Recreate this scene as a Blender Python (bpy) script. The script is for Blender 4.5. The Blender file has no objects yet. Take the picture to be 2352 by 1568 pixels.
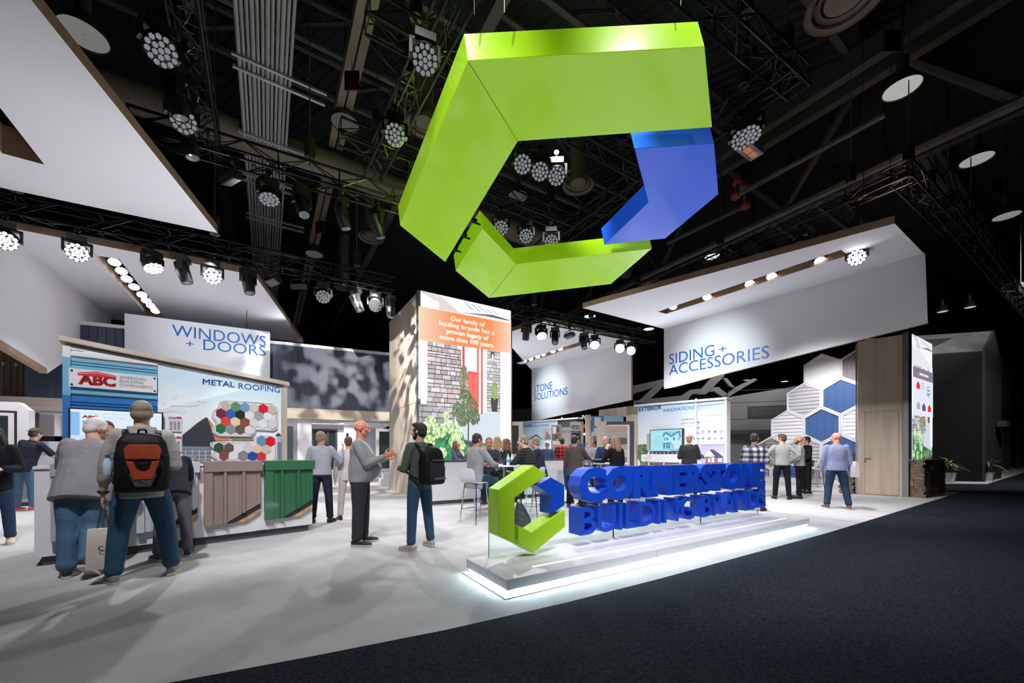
import bpy, bmesh, math, random
from mathutils import Vector as V, Matrix
import numpy as np
random.seed(7)
SC = bpy.context.scene
COL = SC.collection
# ------------------------------------------------------------------ camera, world, exposure
F, CX, CY, CH = 900.0, 1176.0, 1038.0, 1.32
cam_d = bpy.data.cameras.new('camera'); cam = bpy.data.objects.new('camera', cam_d); COL.objects.link(cam)
cam.location = (0, 0, CH); cam.rotation_euler = (math.pi/2, 0, 0)
cam_d.sensor_width = 36; cam_d.lens = F/2352*36; cam_d.shift_y = (CY-784)/2352
cam_d.clip_start = 0.05; cam_d.clip_end = 300
SC.camera = cam
w = bpy.data.worlds.new('hall'); SC.world = w; w.use_nodes = True
w.node_tree.nodes['Background'].inputs[0].default_value = (0.5, 0.55, 0.65, 1)
w.node_tree.nodes['Background'].inputs[1].default_value = 0.02
SC.view_settings.view_transform = 'Standard'; SC.view_settings.look = 'None'
SC.view_settings.gamma = 1.0; SC.view_settings.exposure = 0.0; SC.view_settings.use_curve_mapping = False
cy = SC.cycles
cy.use_adaptive_sampling = True; cy.adaptive_threshold = 0.02; cy.use_denoising = True
cy.max_bounces = 6; cy.diffuse_bounces = 3; cy.glossy_bounces = 3; cy.transmission_bounces = 5; cy.transparent_max_bounces = 8
cy.caustics_reflective = False; cy.caustics_refractive = False; cy.sample_clamp_indirect = 6.0

AX = V((.848, .530, 0)); AX.normalize()          # booth axis running to the right and back
BX = V((-AX.y, AX.x, 0))                          # booth axis running to the left and back
UP = V((0, 0, 1)); CAMP = V((0, 0, CH))
def ray(x, y): return V(((x-CX)/F, 1.0, (CY-y)/F))
def atY(x, y, Y): return CAMP + ray(x, y)*Y
def atz(x, y, z): r = ray(x, y); return CAMP + r*((z-CH)/r.z)
def fl(x, y, z=0.0): return atz(x, y, z)

def lamp(name, kind, loc, target=None, energy=100, color=(1, 1, 1), size=.15, spot=90, blend=.6):
    d = bpy.data.lights.new(name, kind); d.energy = energy; d.color = color
    if kind == 'SPOT':
        d.spot_size = math.radians(spot); d.spot_blend = blend; d.shadow_soft_size = size
    elif kind == 'AREA': d.shape = 'DISK'; d.size = size
    else: d.shadow_soft_size = size
    o = bpy.data.objects.new(name, d); COL.objects.link(o); o.location = loc
    if target is not None: o.rotation_euler = (V(target)-V(loc)).to_track_quat('-Z', 'Y').to_euler()
    return o
def gobo(o, scale=11.0, lo=.43, hi=.58, seed=0.0):
    """break-up pattern wheel in a projector: modulates the beam by direction"""
    d = o.data; d.use_nodes = True; nt = d.node_tree; em = nt.nodes['Emission']
    tc = nt.nodes.new('ShaderNodeNewGeometry'); mp = nt.nodes.new('ShaderNodeMapping'); nz = nt.nodes.new('ShaderNodeTexNoise'); cr = nt.nodes.new('ShaderNodeMapRange')
    mp.inputs['Location'].default_value = (seed, seed*.7, 0); nz.inputs['Scale'].default_value = scale; nz.inputs['Detail'].default_value = 1.5
    cr.inputs['From Min'].default_value = lo; cr.inputs['From Max'].default_value = hi; cr.inputs['To Min'].default_value = .04; cr.inputs['To Max'].default_value = 1.5
    L = nt.links
    L.new(tc.outputs['Incoming'], mp.inputs[0]); L.new(mp.outputs[0], nz.inputs['Vector']); L.new(nz.outputs['Fac'], cr.inputs['Value']); L.new(cr.outputs[0], em.inputs['Strength'])
WHITE = (.985, .97, 1); COOL = (.90, .93, 1)
K = 0.56
for nm, kind, loc, tgt, en, c, sp, g in [
    # stage washes lighting the stand from above, only some near the long trusses
    ('wash_light', 'SPOT', (-6.6, 8.6, 5.5), (-5.4, 6.3, 0), 1500, WHITE, 110, 0),
    ('wash_light', 'SPOT', (-3.6, 10.3, 5.5), (-3.2, 8.6, 0), 1250, WHITE, 110, 0),
    ('wash_light', 'SPOT', (.2, 12.4, 5.5), (.2, 9.6, 0), 1500, WHITE, 115, 0),
    ('wash_light', 'SPOT', (3.0, 12.8, 5.5), (4.2, 11.4, 0), 2000, WHITE, 105, 0),
    ('wash_light', 'SPOT', (5.6, 8.6, 5.7), (8.0, 10.6, 0), 2400, WHITE, 84, 0),
    ('wash_light', 'SPOT', (1.6, 6.4, 7.4), (2.2, 6.0, 0), 1300, COOL, 70, 0),
    ('wash_light', 'SPOT', (10.2, 13.6, 6.2), (12.0, 15.2, 1.5), 2400, WHITE, 90, 0),
    ('wash_light', 'SPOT', (8.0, 8.4, 6.6), (11.4, 12.2, 2.2), 4600, WHITE, 60, 0),
    ('wash_light', 'SPOT', (-.4, 17.0, 5.7), (.6, 16.4, 0), 2600, WHITE, 100, 0),
    ('wash_light', 'SPOT', (2.6, 10.0, 5.5), (6.2, 14.6, 1.3), 2200, WHITE, 52, 0),  # added clear of any truss to brighten the exterior display wall
    ('wash_light', 'SPOT', (1.0, 15.0, 5.5), (1.4, 19.0, 1.0), 2200, WHITE, 62, 0),  # extra wash put in to brighten the stone display wall
    ('wash_light', 'SPOT', (-8.4, 9.6, 5.6), (-8.6, 9.8, 0), 1300, WHITE, 110, 0),
    ('wash_light', 'SPOT', (-11.2, 8.0, 5.6), (-10.4, 8.6, 0), 1300, WHITE, 120, 0),
    # unseen front spots on no truss, brightening the faces turned to the viewer
    ('front_light', 'SPOT', (-2.6, 1.2, 6.8), (-4.9, 6.3, 1.8), 2700, WHITE, 62, 0),
    ('front_light', 'SPOT', (-.6, 0.2, 7.0), (-1.6, 8.4, 1.6), 2500, WHITE, 62, 0),
    ('front_light', 'SPOT', (2.2, 0.6, 7.0), (3.0, 6.6, .8), 3800, WHITE, 62, 0),
    ('front_light', 'SPOT', (5.2, 2.4, 6.6), (7.8, 11.6, .6), 1900, WHITE, 38, 0),
    # pattern projectors that dapple the carpet
    ('pattern_light', 'SPOT', (-1.4, 7.6, 6.6), (-1.9, 4.6, 0), 12000, (1, .94, .80), 80, 1),
    ('pattern_light', 'SPOT', (6.6, 9.6, 6.2), (7.4, 9.6, 0), 11000, (1, .95, .82), 90, 2),
    ('pattern_light', 'SPOT', (-3.4, 8.6, 5.0), (-4.9, 13.6, 3.2), 2600, (1, .97, .92), 90, 3),
    # beams on the hanging header panels and on the hanging logo
    ('sign_light', 'SPOT', (-6.1, 7.7, 4.75), (-9.17, 12.3, 4.75), 900, (.80, .94, 1), 44, 0),
    ('sign_light', 'SPOT', (3.3, 10.7, 4.7), (6.75, 13.08, 4.2), 1300, (.80, .94, 1), 52, 0),
    ('sign_light', 'SPOT', (-1.5, 18.4, 4.8), (1.98, 20.67, 4.4), 1100, (.80, .94, 1), 48, 0),
    ('logo_light', 'SPOT', (-.9, 3.6, 8.6), (-.6, 4.9, 6.3), 700, (1, 1, .92), 50, 0),
    ('logo_light', 'SPOT', (2.2, 3.4, 8.8), (1.9, 5.0, 6.7), 700, (1, 1, .92), 50, 0),
    ('logo_light', 'SPOT', (.9, 7.6, 7.4), (1.4, 9.4, 5.8), 600, (1, 1, .92), 70, 0),
    # unseen lamps added to brighten the canopy undersides from below
    ('added_uplight', 'SPOT', (6.0, 14.3, 3.25), (6.0, 12.0, 5.9), 330, COOL, 150, 0),
    ('added_uplight', 'SPOT', (-5.2, 6.8, 3.1), (-6.4, 7.4, 5.9), 230, COOL, 150, 0),
    ('added_uplight', 'SPOT', (-7.6, 13.6, 5.15), (-8.4, 11.6, 5.9), 60, COOL, 150, 0),
    ('added_uplight', 'SPOT', (-.2, 17.4, 3.2), (1.2, 17.6, 5.9), 240, COOL, 150, 0),
    # hall high-bay lamps over the neighbouring stands on the right
    ('hall_light', 'SPOT', (19.0, 13.0, 9.3), (21.5, 20.0, 2.0), 5000, (1, .98, .94), 110, 0),
    ('hall_light', 'SPOT', (13.0, 19.0, 9.3), (14.0, 24.5, 2.0), 5000, (1, .98, .94), 120, 0),
    ('hall_light', 'SPOT', (4.6, 3.0, 9.4), (6.0, 3.0, 0), 1100, (.9, .94, 1), 120, 0),
]:
    lo = lamp(nm, kind, loc, tgt, en*K, c, .10, sp, .7)
    if nm == 'hall_light': lo.data.shadow_soft_size = .6
    if nm == 'sign_light': lo.data.spot_blend = 1.0
    if g: lo.data.shadow_soft_size = 0.0; gobo(lo, seed=g*3.1)

# ------------------------------------------------------------------ materials
MATS = {}
def lin(c):
    c = c/255.0
    return c/12.92 if c <= .04045 else ((c+.055)/1.055)**2.4
def rgb(r, g, b): return (lin(r), lin(g), lin(b))
def mat(name, col=(.5, .5, .5), rough=.6, metal=0.0, bump=None, var=None, emit=0.0, lit=False, alpha=None, spec=None, coat=0.0):
    if name in MATS: return MATS[name]
    m = bpy.data.materials.new(name); m.use_nodes = True; nt = m.node_tree; b = nt.nodes['Principled BSDF']; L = nt.links
    b.inputs['Base Color'].default_value = (*col, 1); b.inputs['Roughness'].default_value = rough; b.inputs['Metallic'].default_value = metal
    if spec is not None: b.inputs['Specular IOR Level'].default_value = spec
    if coat: b.inputs['Coat Weight'].default_value = coat; b.inputs['Coat Roughness'].default_value = .08
    if emit: b.inputs['Emission Color'].default_value = (*col, 1); b.inputs['Emission Strength'].default_value = emit
    if emit and not lit: b.inputs['Base Color'].default_value = (.01, .01, .01, 1)
    tc = nt.nodes.new('ShaderNodeTexCoord')
    if var:                                    # (scale, colour2, stretch)
        sc, c2, st = var
        mp = nt.nodes.new('ShaderNodeMapping'); mp.inputs['Scale'].default_value = st
        nz = nt.nodes.new('ShaderNodeTexNoise'); nz.inputs['Scale'].default_value = sc; nz.inputs['Detail'].default_value = 5
        cr = nt.nodes.new('ShaderNodeValToRGB'); cr.color_ramp.elements[0].position = .35; cr.color_ramp.elements[1].position = .65
        cr.color_ramp.elements[0].color = (*col, 1); cr.color_ramp.elements[1].color = (*c2, 1)
        L.new(tc.outputs['Object'], mp.inputs[0]); L.new(mp.outputs[0], nz.inputs['Vector']); L.new(nz.outputs['Fac'], cr.inputs[0]); L.new(cr.outputs[0], b.inputs['Base Color'])
    if bump:
        sc, stg = bump
        nz = nt.nodes.new('ShaderNodeTexNoise'); nz.inputs['Scale'].default_value = sc; nz.inputs['Detail'].default_value = 3
        bp = nt.nodes.new('ShaderNodeBump'); bp.inputs['Strength'].default_value = stg; bp.inputs['Distance'].default_value = .02
        L.new(tc.outputs['Object'], nz.inputs['Vector']); L.new(nz.outputs['Fac'], bp.inputs['Height']); L.new(bp.outputs[0], b.inputs['Normal'])
    MATS[name] = m
    return m
def attr_mat(name, emit, rough=.5):
    m = bpy.data.materials.new(name); m.use_nodes = True; nt = m.node_tree; b = nt.nodes['Principled BSDF']
    a = nt.nodes.new('ShaderNodeAttribute'); a.attribute_name = 'Col'
    nt.links.new(a.outputs['Color'], b.inputs['Base Color']); b.inputs['Roughness'].default_value = rough
    if emit:
        b.inputs['Base Color'].default_value = (.02, .02, .02, 1); nt.links.remove(b.inputs['Base Color'].links[0])
        nt.links.new(a.outputs['Color'], b.inputs['Emission Color']); b.inputs['Emission Strength'].default_value = emit
    MATS[name] = m
    return m
PRINT = attr_mat('printed_graphic', 0); SCREEN = attr_mat('led_screen', 1.0, .35); SCREEND = attr_mat('led_screen_tall', 1.15, .35)
WOODC = rgb(208, 196, 182); WOODC2 = rgb(186, 172, 156)
M_white = mat('white_laminate', (.80, .79, .82), .45)
M_soffit = mat('white_fabric', (.90, .89, .93), .8)
M_wood = mat('light_wood', WOODC, .55, var=(3, WOODC2, (1.2, 1.2, .12)), bump=(30, .05))
M_woodh = mat('light_wood_beam', WOODC, .55, var=(3, WOODC2, (.15, .15, 2)), bump=(30, .05))
M_woodg = mat('grey_wood', rgb(212, 194, 174), .55, var=(4, rgb(190, 172, 152), (1.5, 1.5, .1)), bump=(30, .05))
M_edge = mat('oak_edge', rgb(170, 140, 112), .5, var=(2, rgb(150, 122, 98), (1, 1, 1)))
M_black = mat('black_metal', (.012, .012, .014), .38, .6)
M_blackp = mat('black_plastic', (.014, .014, .016), .4)
M_dark = mat('dark_grey_paint', (.035, .036, .04), .6)
M_alu = mat('brushed_aluminium', (.55, .57, .6), .35, .9)
M_chrome = mat('chrome', (.75, .75, .77), .12, 1.0)
M_green = mat('lime_green_fabric', rgb(176, 228, 36), .38, bump=(60, .04), coat=.25)
M_blue = mat('royal_blue', rgb(10, 74, 206), .42, bump=(200, .08), coat=.15)
M_navyb = mat('board_blue', rgb(76, 84, 104), .5)
M_charc = mat('charcoal_grey', rgb(70, 72, 80), .6)
M_led = mat('white_led', (.9, .96, 1.0), .4, emit=9.0)
M_ledcell = mat('lit_led_cell', (1, .98, 1.0), .4, emit=14.0)
M_leddim = mat('dim_led_cell', (.85, .87, .95), .4, emit=.24)
M_txtblue = mat('blue_lettering', rgb(30, 100, 190), .4)
M_txtnavy = mat('navy_lettering', rgb(52, 84, 160), .4)
M_txtwhite = mat('white_lettering', (.9, .9, .9), .4)
M_txtwhiteE = mat('white_screen_lettering', (1, .98, .95), .4, emit=1.3)
M_txtgrey = mat('grey_lettering', rgb(120, 120, 126), .5)
M_txtblack = mat('black_lettering', rgb(25, 25, 28), .5)
M_red = mat('red_enamel', rgb(222, 40, 45), .45)
def glass(name='clear_glass', tint=(.93, .97, .97), rough=0.02, a=.90):
    m = bpy.data.materials.new(name); m.use_nodes = True; nt = m.node_tree; nt.nodes.clear(); L = nt.links
    o = nt.nodes.new('ShaderNodeOutputMaterial'); mx = nt.nodes.new('ShaderNodeMixShader'); t = nt.nodes.new('ShaderNodeBsdfTransparent'); g = nt.nodes.new('ShaderNodeBsdfGlossy'); fr = nt.nodes.new('ShaderNodeFresnel')
    t.inputs[0].default_value = (*tint, 1); g.inputs['Roughness'].default_value = rough; fr.inputs[0].default_value = 1.45
    gm = nt.nodes.new('ShaderNodeNewGeometry'); sb = nt.nodes.new('ShaderNodeMath'); sb.operation = 'SUBTRACT'; sb.inputs[0].default_value = 1; ml = nt.nodes.new('ShaderNodeMath'); ml.operation = 'MULTIPLY'
    L.new(gm.outputs['Backfacing'], sb.inputs[1]); L.new(sb.outputs[0], ml.inputs[0]); L.new(fr.outputs[0], ml.inputs[1]); L.new(ml.outputs[0], mx.inputs[0]); L.new(t.outputs[0], mx.inputs[1]); L.new(g.outputs[0], mx.inputs[2]); L.new(mx.outputs[0], o.inputs[0])
    MATS[name] = m
    return m
M_glass = glass(); M_gedge = mat('green_glass_edge', rgb(60, 120, 130), .2)
M_wpane = mat('dark_window_pane', (.03, .05, .05), .08, spec=.8)

# ------------------------------------------------------------------ mesh builder
def org(o):
    p = V((0, 0, 0))
    while o is not None: p += o.location; o = o.parent
    return p
class MB:
    def __init__(s): s.v = []; s.f = []; s.m = []; s.c = []
    def face(s, pts, mi=0, col=None):
        n = len(s.v); s.v.extend(V(p) for p in pts); s.f.append(list(range(n, n+len(pts)))); s.m.append(mi); s.c.append(col)
    def prism(s, pts, vec, mi=0, ms=None, mb=None):
        vec = V(vec); n = len(s.v); k = len(pts); pts = [V(p) for p in pts]
        s.v.extend(pts); s.v.extend(p+vec for p in pts)
        s.f.append(list(range(n, n+k))); s.m.append(mi); s.c.append(None)
        s.f.append(list(range(n+2*k-1, n+k-1, -1))); s.m.append(mi if mb is None else mb); s.c.append(None)
        for i in range(k):
            j = (i+1) % k; s.f.append([n+i, n+k+i, n+k+j, n+j]); s.m.append(mi if ms is None else ms); s.c.append(None)
        return s
    def box(s, o, u, v, w, mi=0): o = V(o); u = V(u); v = V(v); return s.prism([o, o+u, o+u+v, o+v], w, mi)
    def ring(s, c, a, b, n): return [c + a*math.cos(2*math.pi*i/n) + b*math.sin(2*math.pi*i/n) for i in range(n)]
    def loft(s, rings, mi=0, caps=True):
        n0 = len(s.v); n = len(rings[0])
        for r in rings: s.v.extend(r)
        for k in range(len(rings)-1):
            for i in range(n):
                j = (i+1) % n; s.f.append([n0+k*n+i, n0+k*n+j, n0+(k+1)*n+j, n0+(k+1)*n+i]); s.m.append(mi); s.c.append(None)
        if caps:
            s.f.append([n0+i for i in range(n)][::-1]); s.f.append([n0+(len(rings)-1)*n+i for i in range(n)]); s.m += [mi, mi]; s.c += [None, None]
        return s
    def tube(s, p0, p1, r, n=8, mi=0, r1=None):
        p0 = V(p0); p1 = V(p1); d = (p1-p0).normalized(); a = d.orthogonal().normalized(); b = d.cross(a); r1 = r if r1 is None else r1
        return s.loft([s.ring(p0, a*r, b*r, n), s.ring(p1, a*r1, b*r1, n)], mi)
    def path(s, pts, r, n=8, mi=0):
        for i in range(len(pts)-1): s.tube(pts[i], pts[i+1], r, n, mi)
        return s
    def lathe(s, o, axis, prof, n=24, mi=0, caps=True):
        axis = V(axis).normalized(); a = axis.orthogonal().normalized(); b = axis.cross(a); o = V(o)
        return s.loft([s.ring(o+axis*h, a*r, b*r, n) for r, h in prof], mi, caps)
    def build(s, name, mats, parent=None, loc=None, smooth=False, fix=True):
        off = org(parent) if parent is not None else V(loc) if loc is not None else V((0, 0, 0))
        me = bpy.data.meshes.new(name); me.from_pydata([tuple(p-off) for p in s.v], [], s.f)
        mats = mats if isinstance(mats, (list, tuple)) else [mats]
        for m in mats: me.materials.append(m)
        if len(mats) > 1: me.polygons.foreach_set('material_index', s.m)
        if any(c is not None for c in s.c):
            at = me.color_attributes.new('Col', 'FLOAT_COLOR', 'CORNER'); dat = []
            for f, c in zip(s.f, s.c):
                for k in range(len(f)):
                    q = (1, 1, 1) if c is None else (c[k] if isinstance(c[0], (tuple, list)) else c); dat.extend((*q, 1.0))
            at.data.foreach_set('color', dat)
        if fix:
            bm = bmesh.new(); bm.from_mesh(me); bmesh.ops.recalc_face_normals(bm, faces=bm.faces); bm.to_mesh(me); bm.free()
        if smooth:
            me.polygons.foreach_set('use_smooth', [True]*len(me.polygons)); me.set_sharp_from_angle(angle=math.radians(40))
        o = bpy.data.objects.new(name, me); COL.objects.link(o)
        if parent is not None: o.parent = parent
        elif loc is not None: o.location = loc
        return o
def tag(o, label, cat, group=None, kind=None):
    if label: o['label'] = label
    if cat: o['category'] = cat
    if group: o['group'] = group
    if kind: o['kind'] = kind
    return o
def thing(name, label, cat, loc=(0, 0, 0), group=None, rz=0):
    o = bpy.data.objects.new(name, None); COL.objects.link(o); o.location = loc; o.rotation_euler.z = rz; o.empty_display_size = .1
    return tag(o, label, cat, group)
def struct(o): o['kind'] = 'structure'; return o
def dup(r, parent=None, skip=()):
    c = r.copy(); COL.objects.link(c)
    if parent is not None: c.parent = parent; c.matrix_parent_inverse = r.matrix_parent_inverse
    for ch in list(r.children): dup(ch, c)
    return c
class Fr:
    """upright planar frame: origin o, horizontal axis u, normal n towards the viewer"""
    def __init__(s, o, u, flip=None):
        s.o = V(o); s.u = V(u).normalized(); s.n = s.u.cross(UP)
        if s.n.dot(CAMP-s.o) < 0: s.n = -s.n
        s.up = UP
    def p(s, u, v, w=0): return s.o + s.u*u + s.up*v + s.n*w
    def px(s, x, y, w=0):
        r = ray(x, y); o = s.o+s.n*w; t = (o-CAMP).dot(s.n)/r.dot(s.n); q = CAMP+r*t-o
        return (q.dot(s.u), q.dot(s.up))
    def P(s, x, y, w=0): return s.p(*s.px(x, y, w), w)
    def box(s, mb, u0, v0, u1, v1, w0, w1, mi=0): mb.box(s.p(u0, v0, w0), s.u*(u1-u0), s.up*(v1-v0), s.n*(w1-w0), mi)
    def quad(s, mb, u0, v0, u1, v1, w, col=None, mi=0): mb.face([s.p(u0, v0, w), s.p(u1, v0, w), s.p(u1, v1, w), s.p(u0, v1, w)], mi, col)
    def poly(s, mb, pts, w, col=None, mi=0): mb.face([s.p(a, b, w) for a, b in pts], mi, col)
TXC = {}
def textmesh(st, bold=0.0, ext=.0):
    k = (st, bold, ext)
    if k in TXC: return TXC[k]
    c = bpy.data.curves.new('t', 'FONT'); c.body = st; c.size = 1.0; c.bevel_depth = max(0, bold); c.bevel_resolution = 0; c.extrude = max(ext, .01 if bold > 0 else 0); c.resolution_u = 3
    o = bpy.data.objects.new('t', c); COL.objects.link(o); dg = bpy.context.evaluated_depsgraph_get()
    me = bpy.data.meshes.new_from_object(o.evaluated_get(dg)); vs = [v.co.copy() for v in me.vertices]; fs = [list(p.vertices) for p in me.polygons]
    bpy.data.objects.remove(o); bpy.data.curves.remove(c); bpy.data.meshes.remove(me)
    if bold > 0:
        e = max(ext, .01)
        for p in vs: p.z = max(-e, min(e, p.z))
    if bold > 0 and ext == 0:
        for p in vs: p.z = 0.0
    TXC[k] = (vs, fs)
    return TXC[k]
CAPH = max(v.y for v in textmesh('H')[0])
def text(st, fr, u, v, h, parent, m, w=.008, width=None, al='L', bold=0.0, thick=.004, name='lettering'):
    """one line of lettering: baseline left end at (u, v) of frame fr, capital height h"""
    vs, fs = textmesh(st, bold); x0 = min(p.x for p in vs); x1 = max(p.x for p in vs); k = h/CAPH; kx = k if width is None else width/(x1-x0)
    wd = (x1-x0)*kx; u0 = u if al == 'L' else u-wd if al == 'R' else u-wd/2
    mb = MB()
    mb.v = [fr.p(u0+(p.x-x0)*kx, v+p.y*k, w) for p in vs]; mb.f = [list(f) for f in fs]; mb.m = [0]*len(fs); mb.c = [None]*len(fs)
    o = mb.build(name, m, parent, fix=False)
    return o
def clip(pts, keep):
    out = []
    for i in range(len(pts)):
        a, b = pts[i-1], pts[i]; da, db = keep(a), keep(b)
        if (da >= 0) != (db >= 0): t = da/(da-db); out.append((a[0]+(b[0]-a[0])*t, a[1]+(b[1]-a[1])*t))
        if db >= 0: out.append(b)
    return out
def hexpts(u, v, r, sx=1.0): return [(u+sx*r*math.sin(k*math.pi/3), v+r*math.cos(k*math.pi/3)) for k in range(6)]

# ------------------------------------------------------------------ setting: floor, aisle carpet, hall shell
M_floor = mat('pale_grey_carpet', (.56, .55, .56), .95, var=(2.5, (.49, .48, .48), (1, 1, 1)), bump=(140, .35))
M_aisle = mat('navy_aisle_carpet', (.015, .018, .028), .98, var=(45, (.042, .048, .067), (1, 1, 1)), bump=(220, .9), spec=.05)
mb = MB(); mb.box((-60, -12, -.2), (130, 0, 0), (0, 82, 0), (0, 0, .2)); struct(mb.build('floor', M_floor))
edge = [fl(*q) for q in [(404, 1567), (725, 1507), (1023, 1448), (1300, 1385), (1520, 1328.6), (1900, 1224.4), (2204.8, 1131), (2352, 1085)]]
e0 = edge[0]-(edge[1]-edge[0])*6; e1 = edge[-1]+(edge[-1]-edge[-2])*8
mb = MB(); mb.prism([V((p.x, p.y, .006)) for p in [e0]+edge+[e1, e1-BX*40, e0-BX*40]], (0, 0, -.005))
# cross aisle behind the right-hand column
c0 = fl(2146, 1111); c1 = fl(2262, 1113); c2 = fl(2202, 1131); c3 = fl(2146, 1129)
struct(mb.build('floor_aisle', M_aisle))
mb = MB(); d = (c0-c1).normalized()
mb.prism([V((p.x, p.y, .007)) for p in [c2+AX*.5, c3+d*2.6, c0+d*2.6, c1+AX*.6]], (0, 0, -.005)); struct(mb.build('floor_cross_aisle', M_aisle))
HC = 12.5
M_deck = mat('dark_roof_deck', (.010, .013, .016), .8); _nt = M_deck.node_tree; _wv = _nt.nodes.new('ShaderNodeTexWave'); _mp = _nt.nodes.new('ShaderNodeMapping'); _tc = _nt.nodes.new('ShaderNodeTexCoord'); _bp = _nt.nodes.new('ShaderNodeBump'); _mp.inputs['Rotation'].default_value = (0, 0, math.atan2(BX.y, BX.x)); _wv.inputs['Scale'].default_value = 1.1; _bp.inputs['Strength'].default_value = 1.0; _bp.inputs['Distance'].default_value = .1
_nt.links.new(_tc.outputs['Object'], _mp.inputs[0]); _nt.links.new(_mp.outputs[0], _wv.inputs['Vector']); _nt.links.new(_wv.outputs['Fac'], _bp.inputs['Height']); _nt.links.new(_bp.outputs[0], _nt.nodes['Principled BSDF'].inputs['Normal']); M_hallw = mat('dark_hall_wall', (.012, .012, .013), .9)
mb = MB(); mb.box((-60, -12, HC), (130, 0, 0), (0, 82, 0), (0, 0, .3)); struct(mb.build('ceiling', M_deck))
for nm, o, u in [('wall_back', (-60, 70, 0), (130, 0, 0)), ('wall_left', (-60, -12, 0), (0, 82, 0)), ('wall_right', (70, -12, 0), (0, 82, 0)), ('wall_front', (-60, -12, 0), (130, 0, 0))]:
    mb = MB(); uu = V(u); nn = UP.cross(uu).normalized()*.3; mb.box(o, uu, (0, 0, HC), nn if nm in ('wall_back', 'wall_left') else -nn); struct(mb.build(nm, M_hallw))
# ------------------------------------------------------------------ floor-standing logo sign on its lit plinth
PO = V((-.043, 3.57, 0)); PA = V((5.29, 3.34, 0)).normalized(); PB = V((-PA.y, PA.x, 0)); PL, PW = 6.26, .86
sign = thing('logo_sign', 'royal blue letters and lime hexagon logo on clear glass above a lit white plinth', 'sign', PO)
mb = MB(); mb.box(PO+UP*.055, PA*PL, PB*PW, UP*.10)
o = mb.build('plinth', M_white, sign); bv = o.modifiers.new('b', 'BEVEL'); bv.width = .004
mb = MB(); mb.box(PO+PA*.06+PB*.05+UP*.012, PA*(PL-.2), PB*(PW-.12), UP*.043); mb.build('plinth_foot', M_white, sign)
mb = MB(); mb.box(PO-PB*.045-PA*.045+UP*.001, PA*(PL+.0), PB*(PW+.06), UP*.006); mb.build('base_plate', mat('clear_acrylic', (.82, .9, .93), .1), sign)
for i, (a, b, c) in enumerate([(PO+PA*.05+PB*.012, PA*(PL-.1), PB*.02), (PO+PA*.012+PB*.05, PA*.02, PB*(PW-.1))]):
    mb = MB(); mb.box(a+UP*.040, b, c, UP*.013); mb.build('led_strip', mat('cool_led_strip', (.66, .92, 1.0), .4, emit=110.0), sign)
mb = MB(); mb.box(PO+PA*.43+PB*.2+UP*.1555, PA*5.45, PB*.022, UP*.004); mb.build('led_strip', mat('flush_led_strip', (.95, .97, 1.0), .4, emit=1.6), sign)
mb = MB(); mb.box(PO+PA*2.1-PB*.0005+UP*.056, PA*.003, PB*.01, UP*.098); mb.build('panel_joint', M_txtgrey, sign)
G0 = PO + PA*.228 + PB*.752; GT = 1.115
for a, b in [(0, 1.93), (1.95, 3.96), (3.98, 5.80)]:
    mb = MB(); mb.box(G0+PA*a+UP*.14, PA*(b-a), PB*.012, UP*(GT-.14 if a else GT-.14), 0)
    g = mb.build('glass_panel', M_glass, sign)
    mb = MB(); mb.box(G0+PA*(b+.003)+UP*.155, PA*.006, PB*.012, UP*(GT-.16)); mb.box(G0+PA*(a-.004)+UP*.155, PA*.004, PB*.012, UP*(GT-.16)); mb.build('glass_edge', M_gedge, g)
LF = Fr(G0-PB*.22, PA)                     # front plane of the letters and the logo
def logo(fr_px, polys, vec, parent, m3):
    for nm, pts, m in zip(('logo_arm', 'logo_base', 'logo_roof'), polys, m3):
        mb = MB(); mb.prism([fr_px(*p) for p in pts], vec); o = mb.build(nm, m, parent)
        b = o.modifiers.new('b', 'BEVEL'); b.width = .006; b.segments = 2; b.limit_method = 'ANGLE'
SP = [[(1145.6, 1124.3), (1225.8, 1068), (1256.8, 1089.9), (1182.2, 1143), (1182, 1248), (1145.6, 1230.5)],
      [(1191, 1206.6), (1220.9, 1222.5), (1297.9, 1168.8), (1297.9, 1209.8), (1225, 1269.9), (1191, 1251.2)],
      [(1233.4, 1114.8), (1265.3, 1095.6), (1296.6, 1113.3), (1296.6, 1160.5), (1265.7, 1180.7), (1265.7, 1138.1)]]
logo(LF.P, SP, PB*.225, sign, (M_green, M_green, M_blue))
def letters3d(st, u0, u1, v0, h, depth, bold, parent, m):
    vs, fs = textmesh(st, bold, .5); x0 = min(p.x for p in vs); x1 = max(p.x for p in vs); k = h/CAPH; kx = (u1-u0)/(x1-x0)
    par = list(range(len(vs)))
    def fd(a):
        while par[a] != a: par[a] = par[par[a]]; a = par[a]
        return a
    for f in fs:
        for q in f[1:]: par[fd(f[0])] = fd(q)
    zs = {}
    for i, p in enumerate(vs): zs.setdefault((round(p.x, 4), round(p.y, 4)), []).append(i)
    for g in zs.values():
        for q in g[1:]: par[fd(g[0])] = fd(q)
    isl = {}
    for f in fs: isl.setdefault(fd(f[0]), []).append(f)
    for root, F2 in sorted(isl.items(), key=lambda kv: min(vs[i].x for f in kv[1] for i in f)):
        ids = sorted({i for f in F2 for i in f}); mp = {i: n for n, i in enumerate(ids)}; mb = MB()
        mb.v = [LF.p(u0+(vs[i].x-x0)*kx, v0+vs[i].y*k, -(.5-vs[i].z)*depth) for i in ids]; mb.f = [[mp[i] for i in f] for f in F2]; mb.m = [0]*len(F2); mb.c = [None]*len(F2)
        mb.build('letter', m, parent)
letters3d('CORNERSTONE', 1.124, 5.62, .57+.155, .372, .22, .058, sign, M_blue)
letters3d('BUILDING BRANDS', 1.144, 5.64, .155+.155, .325, .22, .010, sign, M_blue)

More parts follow.
